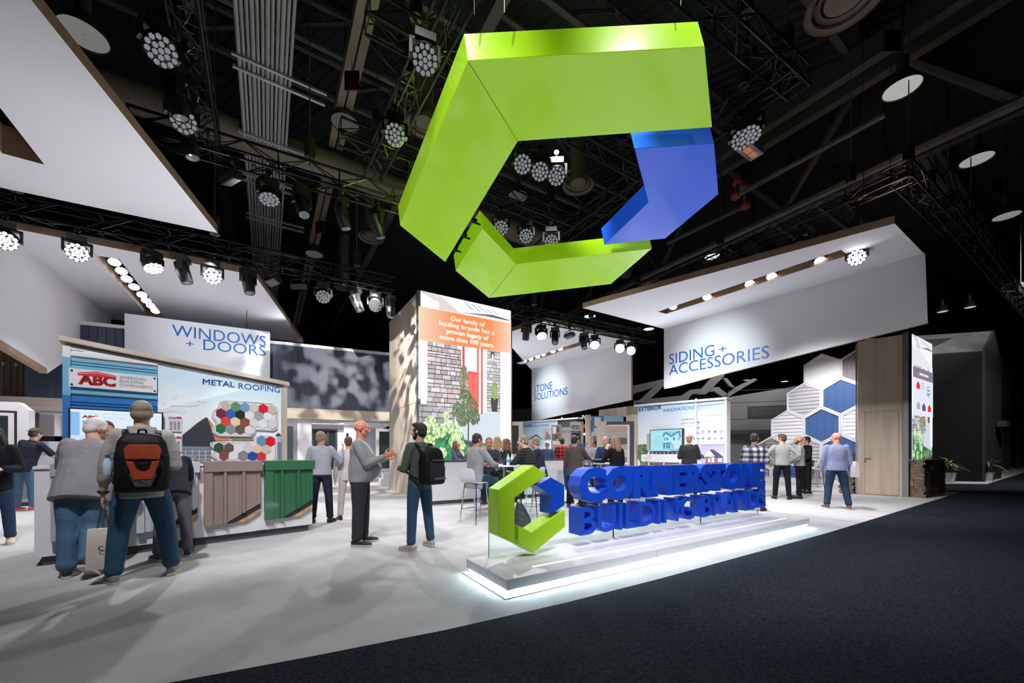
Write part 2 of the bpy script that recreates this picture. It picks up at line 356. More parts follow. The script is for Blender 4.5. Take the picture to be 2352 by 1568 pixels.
# ------------------------------------------------------------------ big hanging hexagon
c0 = V((.02, .05, -.012))
R0 = V((.850, .526, .0365)); R1 = V((.508, -.835, .210)); RN = R0.cross(R1).normalized()
if RN.z > 0: RN = -RN
HP = V((1.246, 7.589, 4.578+CH))
def hpx(x, y):
    r = ray(x, y); t = (HP-CAMP).dot(RN)/r.dot(RN); return CAMP+r*t
HB = [[(1074.8, 138), (1618.5, 106.7), (1635.9, 292.3), (1189.7, 324.4), (1022.7, 602), (918.6, 517.4)],
      [(1108.1, 524.3), (1185.3, 606.3), (1497.6, 570.7), (1403, 652.3), (1123.3, 684.4), (1046.6, 621.9)],
      [(1457.2, 341.8), (1640.2, 328.8), (1650.2, 445.8), (1527.5, 547.8), (1387.9, 562.1), (1489.8, 464.5)]]
hang = thing('hanging_logo', 'huge lime green and blue hexagon logo hung flat over the stand', 'sign', HP)
M_greenL = mat('lime_green_added_glow', rgb(158, 212, 20), .30, bump=(40, .02), coat=.6, emit=.42, lit=True)  # glow added to the fabric to brighten the underside of the sign
M_blueL = mat('royal_blue_added_glow', rgb(30, 92, 224), .32, bump=(30, .03), coat=.5, emit=.36, lit=True)  # same added glow in the blue fabric, no lamps inside
logo(hpx, HB, -RN*.40, hang, (M_greenL, M_greenL, M_blueL))
mb = MB()
for a, b in [((1076, 141), (1189, 323)), ((1124, 683), (1185, 607.5))]:
    p, q = hpx(*a)+RN*.003, hpx(*b)+RN*.003; d = (q-p).normalized(); mb.box(p, q-p, d.cross(RN)*.006, RN*.002)
mb.build('fabric_seam', mat('olive_seam', rgb(80, 120, 10), .7), hang)
for x, y in [(1100, 100), (1170, 95), (1580, 75), (1035, 590), (1130, 660), (960, 510), (1600, 330), (1430, 620)]:
    p = hpx(x, y)-RN*.42; mb = MB(); mb.tube(p, V((p.x, p.y, HC+.02)), .008, 6); mb.build('suspension_cable', M_black, hang)
for t in (.15, .5, .85):
    p = hpx(1098, 505).lerp(hpx(1035, 596), t); mb = MB(); mb.tube(p-RN*.1, p-RN*.1+AX*.16, .02, 6); mb.box(p-RN*.14, AX*.1, BX*.05, UP*.05); mb.build('frame_coupling', M_black, hang)

# ------------------------------------------------------------------ soffit canopies with header panels
H = 5.92
def canopy(label, soff, slot, panel=None, panel_tag=None, name='hanging_canopy', depth=.16, slot_h=.45):
    """soff: four image corners of the soffit underside, slot: four corners of the light slot in the same order"""
    P = [atz(x, y, H) for x, y in soff]; S = [atz(x, y, H) for x, y in slot]; c = sum(P, V((0, 0, 0)))/4
    t = thing(name, label, 'canopy', c)
    mb = MB()
    for i in range(4):
        j = (i+1) % 4; mb.face([P[i], P[j], S[j], S[i]], 0)
        mb.face([P[i]+UP*depth, P[j]+UP*depth, S[j]+UP*depth, S[i]+UP*depth], 1)
        mb.face([P[i], P[j], P[j]+UP*depth, P[i]+UP*depth], 1)
    mb.build('soffit', [M_soffit, M_edge], t)
    mb = MB()
    for i in range(4):
        j = (i+1) % 4; mb.face([S[i], S[j], S[j]+UP*slot_h, S[i]+UP*slot_h], 0)
    mb.build('light_slot', [M_edge], t)
    for i in range(4):
        p = P[i].lerp(c, .15)+UP*depth; mb = MB(); mb.tube(p, V((p.x, p.y, HC+.02)), .007, 5); mb.build('suspension_cable', M_black, t)
    return t, P, S
SID = canopy('white canopy over the siding area, with a hanging header panel lettered in blue', [(1338, 707), (2055, 513), (2122, 582), (1525, 755)], [(1511, 715.5), (1932, 573.5), (1948, 586), (1530, 720.5)])
STO = canopy('white canopy behind the tall screen, header panel lettered for stone', [(1150, 768), (1250, 738), (1450, 782), (1221, 850)], [(1186, 834), (1335, 783.8), (1352, 786.8), (1200, 836.5)])
# the outline of the stone canopy runs on behind the tall screen
WIN = canopy('large white canopy on the left, above the windows and doors area', [(-25, 514), (585, 632), (697, 787), (255, 733)], [(217, 586), (274, 595), (376, 728), (338, 723)])
LEF = canopy('front white canopy at the upper left corner, nearest the viewer', [(-400, -420), (-40, -140), (500, 535), (-160, 397)], [(-150, 150), (-60, 170), (102, 378), (5, 352)])
def header(can, p_top0, p_top1, quad_px, lines, cap_, panel_name='header_panel', thick=.10):
    t = can[0]; a = atz(*p_top0, H); b = atz(*p_top1, H); fr = Fr(a, b-a)
    q = [fr.px(*p) for p in quad_px]; mb = MB()
    mb.prism([fr.p(u, v) for u, v in q], -fr.n*thick, 0, 1, 1); pn = mb.build(panel_name, [M_soffit, M_edge], t)
    for st, p0, p1, h in lines:
        u0, v0 = fr.px(*p0); u1, _ = fr.px(*p1); k, _ = fr.px(p0[0], p0[1]); hh = fr.px(p0[0], p0[1]-h)[1]-v0
        text(st, fr, u0, v0, hh, pn, M_txtblue, .006, u1-u0)
    return fr, pn
header(SID, (1525, 755), (2122, 582), [(1525, 755), (2125, 581), (2131, 741), (1525, 893)],
       [('SIDING', (1537, 837), (1641, 0), 23), ('+', (1651, 812), (1669, 0), 17), ('ACCESSORIES', (1537, 862), (1767, 0), 23)], 0)
header(STO, (1221, 850), (1450, 782), [(1221, 850), (1450, 782), (1450, 918), (1221, 968)],
       [('STONE', (1226.5, 902), (1269, 0), 16), ('SOLUTIONS', (1226.5, 920), (1304, 0), 15)], 0)
# side panel of the windows canopy, with oak trim under it
a = atz(10, 525, H); b = atz(255, 733, H); fr = Fr(a, b-a)
pl = [(-60, 466), (10, 525), (255, 733), (255, 757), (108, 858), (0, 794), (-60, 758)]
mb = MB(); mb.prism([fr.P(*p) for p in pl], -fr.n*.10); mb.build('side_panel', M_soffit, WIN[0])
mb = MB(); p, q = fr.P(-60, 758, .004), fr.P(108, 858, .004); mb.box(p, q-p, UP*.13, -fr.n*.12); mb.build('panel_trim', M_edge, WIN[0])
# back closing strip between the soffit and the sign
mb = MB(); p, q = atz(255, 733, H), atz(697, 787, H); mb.box(p, q-p, UP*.16, BX*.05); mb.build('fascia', M_edge, WIN[0])

# windows + doors header in front of the dark boarding
wl = V((-11.08, 11.2, 0)); wr = V((-8.0, 12.98, 0)); WF = Fr(wl, wr-wl)
wd = thing('header_sign', 'white header sign for the windows and doors area, in front of dark boarding', 'sign', wl)
mb = MB(); mb.prism([WF.P(*p) for p in [(286, 719), (620, 762), (620, 905), (286, 890)]], -WF.n*.12); mb.build('panel', M_soffit, wd)
for st, p0, p1, h in [('WINDOWS', (395, 771), (611, 0), 26), ('+', (427, 797), (445, 0), 17), ('DOORS', (467, 803), (611, 0), 24)]:
    u0, v0 = WF.px(*p0); u1, _ = WF.px(*p1); hh = WF.px(p0[0], p0[1]-h)[1]-v0
    text(st, WF, u0, v0, hh, wd, M_txtblue, .006, u1-u0)
for u in (.5, 2.9): mb = MB(); mb.tube(WF.p(u, 5.2, -.06), WF.p(u, HC+.02, -.06), .008, 6); mb.build('suspension_cable', M_black, wd)
# ------------------------------------------------------------------ tall LED tower in the middle
def art_poly(fr, mb, pts, w, col): mb.face([fr.p(a, b, w) for a, b in pts], 0, col)
def jit(c, a): k = 1+random.uniform(-a, a); return tuple(max(0, x*k) for x in c)
def leafcloud(mb, Q, cx, cy, rx, ry, n, cols, w, s0, s1, asp=.5):
    for i in range(n):
        a = random.uniform(0, 6.283); r = math.sqrt(random.random()); x = cx+rx*r*math.cos(a); y = cy+ry*r*math.sin(a); s = random.uniform(s0, s1); t = random.uniform(0, 6.283)
        ca, sa = math.cos(t)*s, math.sin(t)*s
        mb.face([Q(x+ca, y+sa, w), Q(x-sa*asp, y+ca*asp, w), Q(x-ca, y-sa, w), Q(x+sa*asp, y-ca*asp, w)], 0, jit(random.choice(cols), .15))
def stones(mb, Q, x0, y0, x1, y1, w, rh, cols, grout):
    mb.face([Q(x0, y0, w), Q(x1, y0, w), Q(x1, y1, w), Q(x0, y1, w)], 0, grout)
    y = y0
    while y < y1:
        hh = rh*random.uniform(.6, 1.3); x = x0; yt = min(y1, y+hh)
        while x < x1:
            ww = rh*random.uniform(1.2, 4.0); xe = min(x1, x+ww); g = rh*.06
            if xe-x > 3*g and yt-y > 3*g:
                j = lambda: random.uniform(0, g*1.5)
                c = jit(random.choice(cols), .18)
                mb.face([Q(x+g+j(), y+g+j(), w+.001), Q(xe-g-j(), y+g+j(), w+.001), Q(xe-g-j(), yt-g-j(), w+.001), Q(x+g+j(), yt-g-j(), w+.001)], 0, c)
            x = xe
        y = yt
def porch(mb, Q, sc=1.0, banner=True):
    """photo of a stone-clad porch, Q(x, y, w) maps the unit square; y from 0 to 1"""
    yy = lambda y: 1-(1-y)*.62 if y > .82 else y
    R = lambda pts, c, w: mb.face([Q(x, yy(y), w) for x, y in pts], 0, c)
    white, off = (.92, .93, .97), (.80, .78, .80)
    R([(0, 0), (1, 0), (1, 1), (0, 1)], (.82, .83, .87), .001)
    R([(0, .86), (.2, .845), (.2, .925), (0, .985)], white, .002); R([(0, .985), (.2, .925), (.2, .855), (.42, .86), (.2, 1), (0, 1)], (.70, .62, .60), .002)
    R([(.2, 1), (.42, .868), (.78, .905), (1, .92), (1, 1)], (.86, .87, .92), .0025)
    for i in range(5): x = .46+i*.075; R([(x, .985-i*.006), (x+.01, .985-i*.006), (x+.1, .92+i*.002), (x+.09, .92+i*.002)], (.06, .07, .10), .003)
    R([(.42, .868), (.78, .912), (.98, .895), (.98, .885), (.7, .885)], (.12, .12, .16), .003)
    R([(.42, .86), (1, .89), (1, .80), (.42, .83)], white, .003)
    stones(mb, Q, .08, .30, .44, .76, .004, .026, [(.62, .54, .54), (.76, .70, .72), (.50, .43, .45), (.68, .64, .70), (.58, .46, .44)], (.10, .09, .10))
    stones(mb, Q, 0, .22, .36, .33, .0042, .026, [(.42, .40, .43), (.52, .50, .54)], (.09, .09, .10))
    R([(.0, .36), (.085, .36), (.085, .76), (0, .76)], white, .0055)
    stones(mb, Q, .70, .31, .87, .76, .004, .022, [(.55, .52, .55), (.66, .63, .66)], (.16, .15, .16))
    R([(.43, .34), (.71, .30), (.71, .77), (.43, .76)], white, .0055)
    R([(.44, .44), (.465, .44), (.465, .75), (.44, .75)], (.62, .10, .09), .006)
    R([(.50, .30), (.62, .29), (.62, .75), (.50, .76)], (.80, .10, .08), .006); R([(.50, .56), (.60, .555), (.60, .73), (.50, .735)], (.93, .92, .93), .0065)
    for x in (.505, .56): R([(x, .31), (x+.045, .31), (x+.045, .54), (x, .54)], (.88, .15, .12), .0065)
    R([(.645, .29), (.665, .29), (.665, .74), (.645, .745)], (.70, .09, .08), .006)
    R([(.755, .665), (.80, .665), (.80, .70), (.755, .705)], (.06, .06, .07), .0062); R([(.77, .655), (.79, .655), (.79, .685), (.77, .685)], (.85, .82, .8), .0064)
    R([(.40, .13), (.98, .08), (.88, .31), (.50, .29)], (.62, .70, .76), .0056); R([(.40, .13), (1, .07), (1, .04), (.40, .105)], (.10, .13, .14), .006)
    R([(.87, .13), (1, .11), (1, .80), (.90, .76), (.87, .3)], white, .0066); R([(.875, .12), (.985, .10), (.985, .18), (.875, .19)], (.86, .86, .92), .007)
    R([(.755, .40), (.845, .40), (.83, .31), (.77, .31)], (.05, .06, .07), .0072)
    leafcloud(mb, Q, .80, .45, .035, .055, int(90*sc), [(.22, .36, .10), (.35, .48, .14)], .0074, .008, .02, .25)
    leafcloud(mb, Q, .46, .48, .045, .11, int(170*sc), [(.12, .16, .08), (.20, .24, .12), (.36, .34, .24)], .0076, .008, .022, .2)
    leafcloud(mb, Q, .40, .30, .07, .055, int(80*sc), [(.05, .13, .08), (.10, .24, .13), (.30, .15, .10), (.16, .32, .16)], .0080, .008, .020, .45)
    leafcloud(mb, Q, .52, .33, .09, .06, int(95*sc), [(.05, .13, .08), (.10, .24, .13), (.30, .15, .10), (.16, .32, .16)], .0080, .008, .020, .45)
    leafcloud(mb, Q, .47, .39, .07, .05, int(60*sc), [(.05, .13, .08), (.10, .24, .13), (.30, .15, .10), (.16, .32, .16)], .0080, .008, .020, .45)
    leafcloud(mb, Q, .57, .27, .06, .045, int(60*sc), [(.05, .13, .08), (.10, .24, .13), (.30, .15, .10), (.16, .32, .16)], .0080, .008, .020, .45)
    leafcloud(mb, Q, .44, .25, .06, .04, int(60*sc), [(.05, .13, .08), (.10, .24, .13), (.30, .15, .10), (.16, .32, .16)], .0080, .008, .020, .45)
    R([(.495, .12), (.51, .12), (.515, .26), (.50, .26)], (.16, .10, .07), .0079)
    R([(0, 0), (1, 0), (1, .05), (.40, .11), (0, .22)], (.035, .045, .035), .0077)
    leafcloud(mb, Q, .55, .04, .42, .06, int(300*sc), [(.06, .03, .03), (.14, .07, .07), (.05, .09, .04)], .0082, .01, .022, .4)
    leafcloud(mb, Q, .72, .05, .26, .035, int(170*sc), [(.10, .30, .12), (.22, .42, .22)], .0084, .02, .045, .12)
    leafcloud(mb, Q, .24, .08, .24, .12, int(330*sc), [(.05, .26, .11), (.10, .40, .16), (.03, .16, .07)], .0086, .014, .034, .42)
    for x, y, r in [(.07, .19, .05), (.12, .23, .05), (.20, .17, .07), (.30, .20, .06), (.38, .15, .055), (.35, .11, .05), (.10, .11, .06), (.22, .04, .055), (.43, .09, .04), (.27, .27, .035), (.05, .05, .05), (.42, .03, .035), (.38, .195, .04)]:
        leafcloud(mb, Q, x, y, r*.95, r*.62, int(75*sc), [(.62, .76, .36), (.80, .90, .55), (.92, .95, .74), (.40, .58, .22), (.16, .34, .12)], .0090, .005, .012, .9)
    if banner:
        a, b = (.80, .62, .46), (.86, .27, .10)
        for x0, x1, ca, cb in [(0, .35, a, b), (.35, .75, b, b), (.75, 1, b, (.84, .62, .46))]:
            mb.face([Q(x0, .705+.007*x0, .0095), Q(x1, .705+.007*x1, .0095), Q(x1, .904+.01*x1, .0095), Q(x0, .904+.01*x0, .0095)], 0, [ca, cb, cb, ca])
TZ = 6.05
TO = V((-2.72, 11.3, 0)); TF = Fr(TO, AX); TL = Fr(TO, BX)
tower = thing('video_tower', 'tall oak tower with a big screen showing a stone porch and an orange banner', 'video tower', TO)
tz = TL.px(959, 668)[1]
mb = MB(); mb.box(TO+AX*.02, AX*3.1, BX*3.05, UP*(tz-.04)); mb.build('tower_body', M_wood, tower)
mb = MB()
for a, b in ((.03, 1.6), (1.62, 3.04)):
    for c, d in ((.0, 2.75), (2.765, tz-.05)): TL.box(mb, a, c, b, d, 0, .015)
mb.build('wood_cladding', M_wood, tower)
mb = MB(); TL.box(mb, -.07, 0, .03, tz, -.06, .03); TF.box(mb, 3.12, 0, 3.18, tz, -.4, .05); mb.build('corner_post', M_alu, tower)
mb = MB(); TF.box(mb, 0, .7, 3.12, tz, 0, .06); scr = mb.build('screen_housing', M_blackp, tower)
SW = 3.12; sv0 = 1.1; sv1 = tz
mb = MB(); porch(mb, lambda x, y, w: TF.p(x*SW, sv0+(sv1-sv0)*y, .062+w*2.2), 2.0); mb.build('screen_picture', SCREEND, scr, fix=False)
for st, v, h, wd, b in [('Our family of', .856, .098, 1.15, .012), ('leading brands has a', .816, .098, 1.86, .012), ('proven legacy of', .774, .098, 1.43, .024), ('more than 100 years.', .732, .098, 1.83, .024)]:
    text(st, TF, SW*.5, sv0+(sv1-sv0)*v, h*1.3, scr, M_txtwhiteE, .09, wd, 'C', b)
# white enclosure wall in front of the tower
LWO = V((-2.07, 9.75, 0)); LW = Fr(LWO, AX)
lw = thing('low_wall', 'long low white wall with a dark cap in front of the tall screen', 'low wall', LWO)
LWL = 4.3
mb = MB(); LW.box(mb, 0, .09, LWL, 1.07, -.16, 0); mb.build('wall_body', M_white, lw)
mb = MB(); LW.box(mb, -.01, 1.07, LWL+.01, 1.11, -.18, .02); mb.build('wall_cap', M_charc, lw)
mb = MB(); LW.box(mb, .03, 0, LWL-.03, .09, -.14, -.03); mb.build('kick_plate', M_charc, lw)

# ------------------------------------------------------------------ right-hand wood column with door
q0, q1 = fl(1970, 1134), fl(2087, 1141); RF = Fr(q0, q1-q0); rw = (q1-q0).length; RS = Fr(q1, AX)
rz = RF.px(2080, 767)[1]; rl = RS.px(2134, 900)[0]
rc = thing('wood_column', 'oak column with a flush door and a bright portrait screen on its right side', 'column', q0)
mb = MB(); mb.box(q0+RF.n*-.01, RF.u*(rw-.02), AX*rl, UP*(rz-.02)); mb.build('column_body', M_woodg, rc)
mb = MB(); RF.box(mb, .0, 2.58, rw-.13, rz, 0, .015); RF.box(mb, 0, 0, .17, 2.57, 0, .015); RF.box(mb, rw-.2, 0, rw-.13, 2.57, 0, .015); mb.build('wood_cladding', M_woodg, rc)
mb = MB(); RF.box(mb, rw-.12, 0, rw, rz+.05, -.02, .02); RF.box(mb, -.05, 0, -.01, rz-.05, -.03, .02); mb.build('corner_post', M_alu, rc)
mb = MB(); RF.box(mb, .18, .02, rw-.21, 2.5, 0, .012); dr = mb.build('door', M_woodg, rc)
mb = MB(); hu, hv = RF.px(1987, 1052); mb.tube(RF.p(hu, hv, .01), RF.p(hu, hv, .06), .012); mb.tube(RF.p(hu, hv, .055), RF.p(hu+.13, hv, .055), .012); RF.box(mb, hu-.02, hv-.12, hu+.02, hv-.07, .01, .03); mb.build('door_handle', M_chrome, dr)
sv0 = RS.px(2100, 1056)[1]; sv1 = RS.px(2087, 767)[1]
mb = MB(); RS.box(mb, .02, sv0, rl, sv1, 0, .06); sc2 = mb.build('screen_housing', M_blackp, rc)
RQ = lambda x, y, w: RS.p(.02+x*(rl-.02), sv0+(sv1-sv0)*y, .062+w*2.2)
mb = MB(); porch(mb, RQ, .8, False)
for x0, y0, x1, y1, c, w_ in [(0, .36, 1, .74, (.80, .84, .95), .011), (0, .66, 1, .745, (.24, .22, .27), .0125)]:
    mb.face([RQ(x0, y0, w_), RQ(x1, y0, w_), RQ(x1, y1, w_), RQ(x0, y1, w_)], 0, c)
def house_mark(mb, Q, x, y, s, c, w_, ax=1.0): mb.face([Q(x-s*ax, y, w_), Q(x+s*ax, y, w_), Q(x+s*ax, y+s*.42, w_), Q(x, y+s*.75, w_), Q(x-s*ax, y+s*.42, w_)], 0, c)
house_mark(mb, RQ, .24, .575, .085, (.75, .04, .05), .0125); house_mark(mb, RQ, .80, .405, .085, (.75, .04, .05), .0125)
house_mark(mb, RQ, .25, .41, .09, (.42, .45, .55), .0125); house_mark(mb, RQ, .52, .405, .09, (.10, .12, .20), .0125)
for i in range(3): mb.face([RQ(.37, .585+i*.02, .0125), RQ(.55, .585+i*.02, .0125), RQ(.55, .593+i*.02, .0125), RQ(.37, .593+i*.02, .0125)], 0, (.5, .52, .6))
for k in range(28):
    a, b = 2*math.pi*k/28, 2*math.pi*(k+1)/28; mb.face([RQ(.75+r*math.cos(t)*.1, .575+r*math.sin(t)*.045, .0125) for r, t in ((1, a), (1, b), (.86, b), (.86, a))], 0, (.06, .22, .30))
for y in (.59, .56): mb.face([RQ(.69, y-.012, .0125), RQ(.81, y-.012, .0125), RQ(.81, y, .0125), RQ(.69, y, .0125)], 0, (.06, .22, .30))
mb.build('screen_picture', SCREEN, sc2, fix=False)
text('Stellar Collections', RS, rl*.5, sv0+(sv1-sv0)*.69, .07, sc2, M_txtwhiteE, .11, rl*.42, 'C', .02)
M_stone = mat('ledge_stone', rgb(160, 140, 115), .9, var=(7, rgb(96, 84, 70), (1, 1, 2.5)), bump=(25, .6))
def ledgestone(name, label, o, u, n, L, D, h):
    t = thing(name, label, 'planter', o); mb = MB(); u = V(u).normalized(); n = V(n).normalized()
    mb.box(o+u*.03+n*.03, u*(L-.06), n*(D-.06), UP*(h-.02))
    for (a, b, nn, ll) in ((o, u, n, L), (o+u*L, n, -u, D), (o, n, u, D)):
        z = 0
        while z < h-.02:
            hh = min(random.uniform(.05, .11), h-z); x = 0
            while x < ll-.01:
                ww = min(random.uniform(.12, .4), ll-x); d = random.uniform(0, .05)
                mb.box(a+b*x-nn*d+UP*z, b*(ww-.006), nn*(.06+d), UP*(hh-.006)); x += ww
            z += hh
    mb.build('stone_facing', M_stone, t)
    mb = MB(); mb.box(o-u*.02-n*.03+UP*h, u*(L+.04), n*(D+.05), UP*.04); mb.build('stone_cap', M_stone, t)
sq = RS.px(2144, 1126)[0]
ledgestone('stone_planter', 'dark ledge-stone base below the portrait screen of the oak column', RS.p(.02, 0, .30), AX, -RS.n, rl+.15, .27, RS.px(2100, 1060, .30)[1])
q = RF.p(-.42, 0, .1); ledgestone('stone_planter', 'narrow ledge-stone pier left of the oak column, behind the walking man', q, RF.u, -RF.n, .30, .5, 1.25)

# ------------------------------------------------------------------ hexagon siding wall
HO = V((12.55, 16.3, 0)); HF = Fr(HO, -BX)
ctr = lambda x, y: HF.px(1680+x/3.5, 760+y/3.5)
c_a, c_b, c_t = ctr(448, 775), ctr(727, 757), ctr(720, 325)
hw = abs(c_b[0]-c_a[0]); vc = (c_a[1]+c_b[1])/2; rowh = (c_t[1]-vc)/2
hr = rowh/1.5; sx = hw/(math.sqrt(3)*hr)
hexw = thing('siding_wall', 'honeycomb wall of white, grey and blue siding samples left of the oak column', 'display wall', HO)
def lapmat(nm, c): return mat(nm, c, .55)
S_w, S_lg, S_dg, S_b, S_w2, S_be, S_gw = lapmat('white_siding', rgb(232, 230, 234)), lapmat('light_grey_siding', rgb(186, 184, 190)), lapmat('slate_grey_siding', rgb(120, 122, 130)), lapmat('blue_siding', rgb(66, 100, 152)), lapmat('bright_white_siding', rgb(243, 242, 246)), mat('weathered_shake', rgb(178, 162, 150), .7, var=(9, rgb(120, 106, 98), (1, 1, .3))), mat('grey_wood_siding', rgb(150, 142, 144), .6, var=(5, rgb(124, 116, 118), (1, 1, .2)))
cells = []
plan = {2: [(0, S_w2, 'p', 0), (1, S_gw, 'v', 0)], 1: [(-1, S_lg, 'h', 0), (0, S_b, 'v', 0), (1, S_w, 'h', 0)], 0: [(-1, S_w, 'h', 0), (0, S_b, 'v', 0), (1, S_w2, 'h', 0)],
        -1: [(-2, S_be, 'h', 0), (-1, S_lg, 'h', 0), (0, S_b, 'v', 0), (1, S_dg, 'h', 0)], -2: [(-2, S_be, 'h', 0), (-1, S_b, 'h', 0), (0, S_lg, 'h', 0), (1, mat('mauve_siding', rgb(176, 160, 160), .6), 'h', 0)]}
for row, lst in plan.items():
    for k, m, style, _ in lst:
        u = c_b[0]+hw*k+(hw/2 if row % 2 else 0) - (0 if row % 2 == 0 else 0); v = vc+rowh*row
        if row % 2: u = c_b[0]+hw*(k+.5)
        keep = lambda q: q[1]-.16
        outer = clip(hexpts(u, v, hr*.995, sx), keep); inner = clip(hexpts(u, v, hr*.90, sx), lambda q: q[1]-.24)
        if len(outer) < 3: continue
        mb = MB(); mb.prism([HF.p(a, b, 0) for a, b in outer], -HF.n*.12); bk = mb.build('hexagon_frame', M_white, hexw)
        mb = MB()
        for i in range(len(outer)):
            pass
        fo = clip(hexpts(u, v, hr*.995, sx), keep); n6 = 6
        ho, hi = hexpts(u, v, hr*.995, sx), hexpts(u, v, hr*.90, sx)
        for i in range(6):
            j = (i+1) % 6; seg = clip([ho[i], ho[j], hi[j], hi[i]], keep)
            if len(seg) > 2: mb.prism([HF.p(a, b, .045) for a, b in seg], -HF.n*.044)
        mb.build('hexagon_rim', M_white, bk)
        if len(inner) < 3: continue
        mb = MB(); us = [p[0] for p in inner]; vs_ = [p[1] for p in inner]
        if style == 'h':
            z = min(vs_); st = .15
            while z < max(vs_):
                q = clip(clip(inner, lambda p, z=z: p[1]-z), lambda p, z=z: z+st-p[1])
                if len(q) > 2: mb.prism([HF.p(a, b, .004+.026*(1-(b-z)/st)) for a, b in q], -HF.n*.003)
                z += st
        elif style == 'v':
            mb.prism([HF.p(a, b, .004) for a, b in inner], -HF.n*.003); x = min(us)+.1
            while x < max(us):
                q = clip(clip(inner, lambda p, x=x: p[0]-x), lambda p, x=x: x+.035-p[0])
                if len(q) > 2: mb.prism([HF.p(a, b, .022) for a, b in q], -HF.n*.02)
                x += .27
        else: mb.prism([HF.p(a, b, .01) for a, b in inner], -HF.n*.008)
        mb.build('siding_panel', m, bk)
mb = MB(); HF.box(mb, c_b[0]-2.7*hw, 0, c_b[0]+1.6*hw, .18, -.12, .05); mb.build('baseboard', M_white, hexw)
# ------------------------------------------------------------------ metal roofing display wall
MO = V((-6.24, 5.45, 0)); MU = V((2.0, 2.0, 0)).normalized(); MF = Fr(MO, MU)
mw = thing('display_wall', 'roof-shaped display wall for metal roofing behind the sample counter', 'display wall', MO)
ul, vl = MF.px(147, 790); ur, vr = MF.px(655, 888); um, vm = MF.px(361, 828)
mb = MB(); mb.prism([MF.p(a, b, 0) for a, b in ((ul, 0), (ur, 0), (ur, vr), (ul, vl))], -MF.n*.22); mb.build('wall_body', M_white, mw)
tl, tr = MF.px(142, 778), MF.px(657, 882); mb = MB()
mb.prism([MF.p(tl[0]-.02, tl[1]+.03, .10), MF.p(tr[0]+.03, tr[1]+.03, .10), MF.p(tr[0]+.03, tr[1]-.035, .10), MF.p(tl[0]-.02, tl[1]-.035, .10)], -MF.n*.36); mb.build('roof_trim', M_wood, mw)
mb = MB(); MF.box(mb, ur-.07, 0, ur+.02, vr-.03, 0, .05); mb.build('end_post', M_wood, mw)
top = lambda u: vl+(vr-vl)*(u-ul)/(ur-ul)-.03
C_w, C_lb, C_b = rgb(232, 236, 238), rgb(124, 186, 216), rgb(58, 128, 200)
z1, z2 = MF.px(260, 833)[1], MF.px(260, 915)[1]
u0, u1 = MF.px(163, 900)[0], um
M_cs = [mat('white_rib_steel', C_w, .3, coat=.4), mat('sky_blue_rib_steel', C_lb, .28, coat=.5), mat('blue_rib_steel', C_b, .28, coat=.5)]
for i, (za, zb) in enumerate([(z1, 9), (z2, z1), (1.05, z2)]):
    mb = MB(); P = [(u0, za), (u1, za), (u1, zb), (u0, zb)]; P = clip(P, lambda q: top(q[0])-q[1])
    mb.prism([MF.p(a, b, .02) for a, b in P], -MF.n*.018); z = za+.03
    while z < min(zb, 3.0):
        for dz, hh, d in ((0, .05, .055), (.085, .018, .035), (.125, .018, .035)):
            a = clip([(u0, z+dz), (u1, z+dz), (u1, z+dz+hh), (u0, z+dz+hh)], lambda q: top(q[0])-.02-q[1])
            if z+dz+hh < zb and len(a) > 2: mb.prism([MF.p(x, y, d) for x, y in a], -MF.n*(d-.01))
        z += .165
    mb.build('ribbed_sheet', M_cs[i], mw)
    mb = MB(); P = clip([(ul-.01, za), (u0, za), (u0, zb), (ul-.01, zb)], lambda q: top(q[0])-q[1]); mb.prism([MF.p(a, b, .07) for a, b in P], -MF.n*.26); mb.build('corner_trim', M_cs[i], mw)
# photo graphic on the right bay
mb = MB(); g0, g1 = um+.01, ur-.07; gb = 1.0
sky = lambda y: tuple(a+(b-a)*y for a, b in zip((.93, .96, .97), (.60, .79, .92)))
n = 8
for i in range(n):
    x0, x1 = g0+(g1-g0)*i/n, g0+(g1-g0)*(i+1)/n
    ks = [0, .3, .55, .8, 1]
    for a, b in zip(ks, ks[1:]):
        f0, f1 = (lambda k, x: gb+(top(x)-.02-gb)*k)(a, x0), (lambda k, x: gb+(top(x)-.02-gb)*k)(b, x0)
        h0, h1 = gb+(top(x1)-.02-gb)*a, gb+(top(x1)-.02-gb)*b
        ca, cb = sky(max(0, (a-.45)/.55)), sky(max(0, (b-.45)/.55))
        mb.face([MF.p(x0, f0, .004), MF.p(x1, h0, .004), MF.p(x1, h1, .004), MF.p(x0, f1, .004)], 0, [ca, ca, cb, cb])
G = lambda x, y, w=.006: MF.p(*MF.px(x/3.178, 650+y/3.178), w)
random.seed(3); ci = -1
for cx_, cy_, r in [(1210, 760, 60), (1280, 830, 70), (1340, 900, 70), (1250, 900, 60), (1440, 860, 50)]:
    for k in range(5):
        ci += 1; a = random.uniform(0, 6.28); x, y = cx_+r*.8*math.cos(a), cy_+r*.45*math.sin(a); s = r*random.uniform(.45, .8)
        q = [(x+s*math.cos(t*.524)*(1+.15*math.sin(t*2.1)), y+s*.6*math.sin(t*.524)) for t in range(12)]
        if min(p[0] for p in q) < 1160: continue
        mu, mv = MF.px(x/3.178, 650+y/3.178); c1 = sky(max(0, min(1, ((mv-gb)/(top(mu)-gb)-.45)/.55))); c0_ = tuple(b+(.90-b)*.55 for b in c1)
        for t in range(12): mb.face([G(x, y, .0064+.0003*ci), G(*q[t], .0064+.0003*ci), G(*q[(t+1) % 12], .0064+.0003*ci)], 0, [c0_, c1, c1])
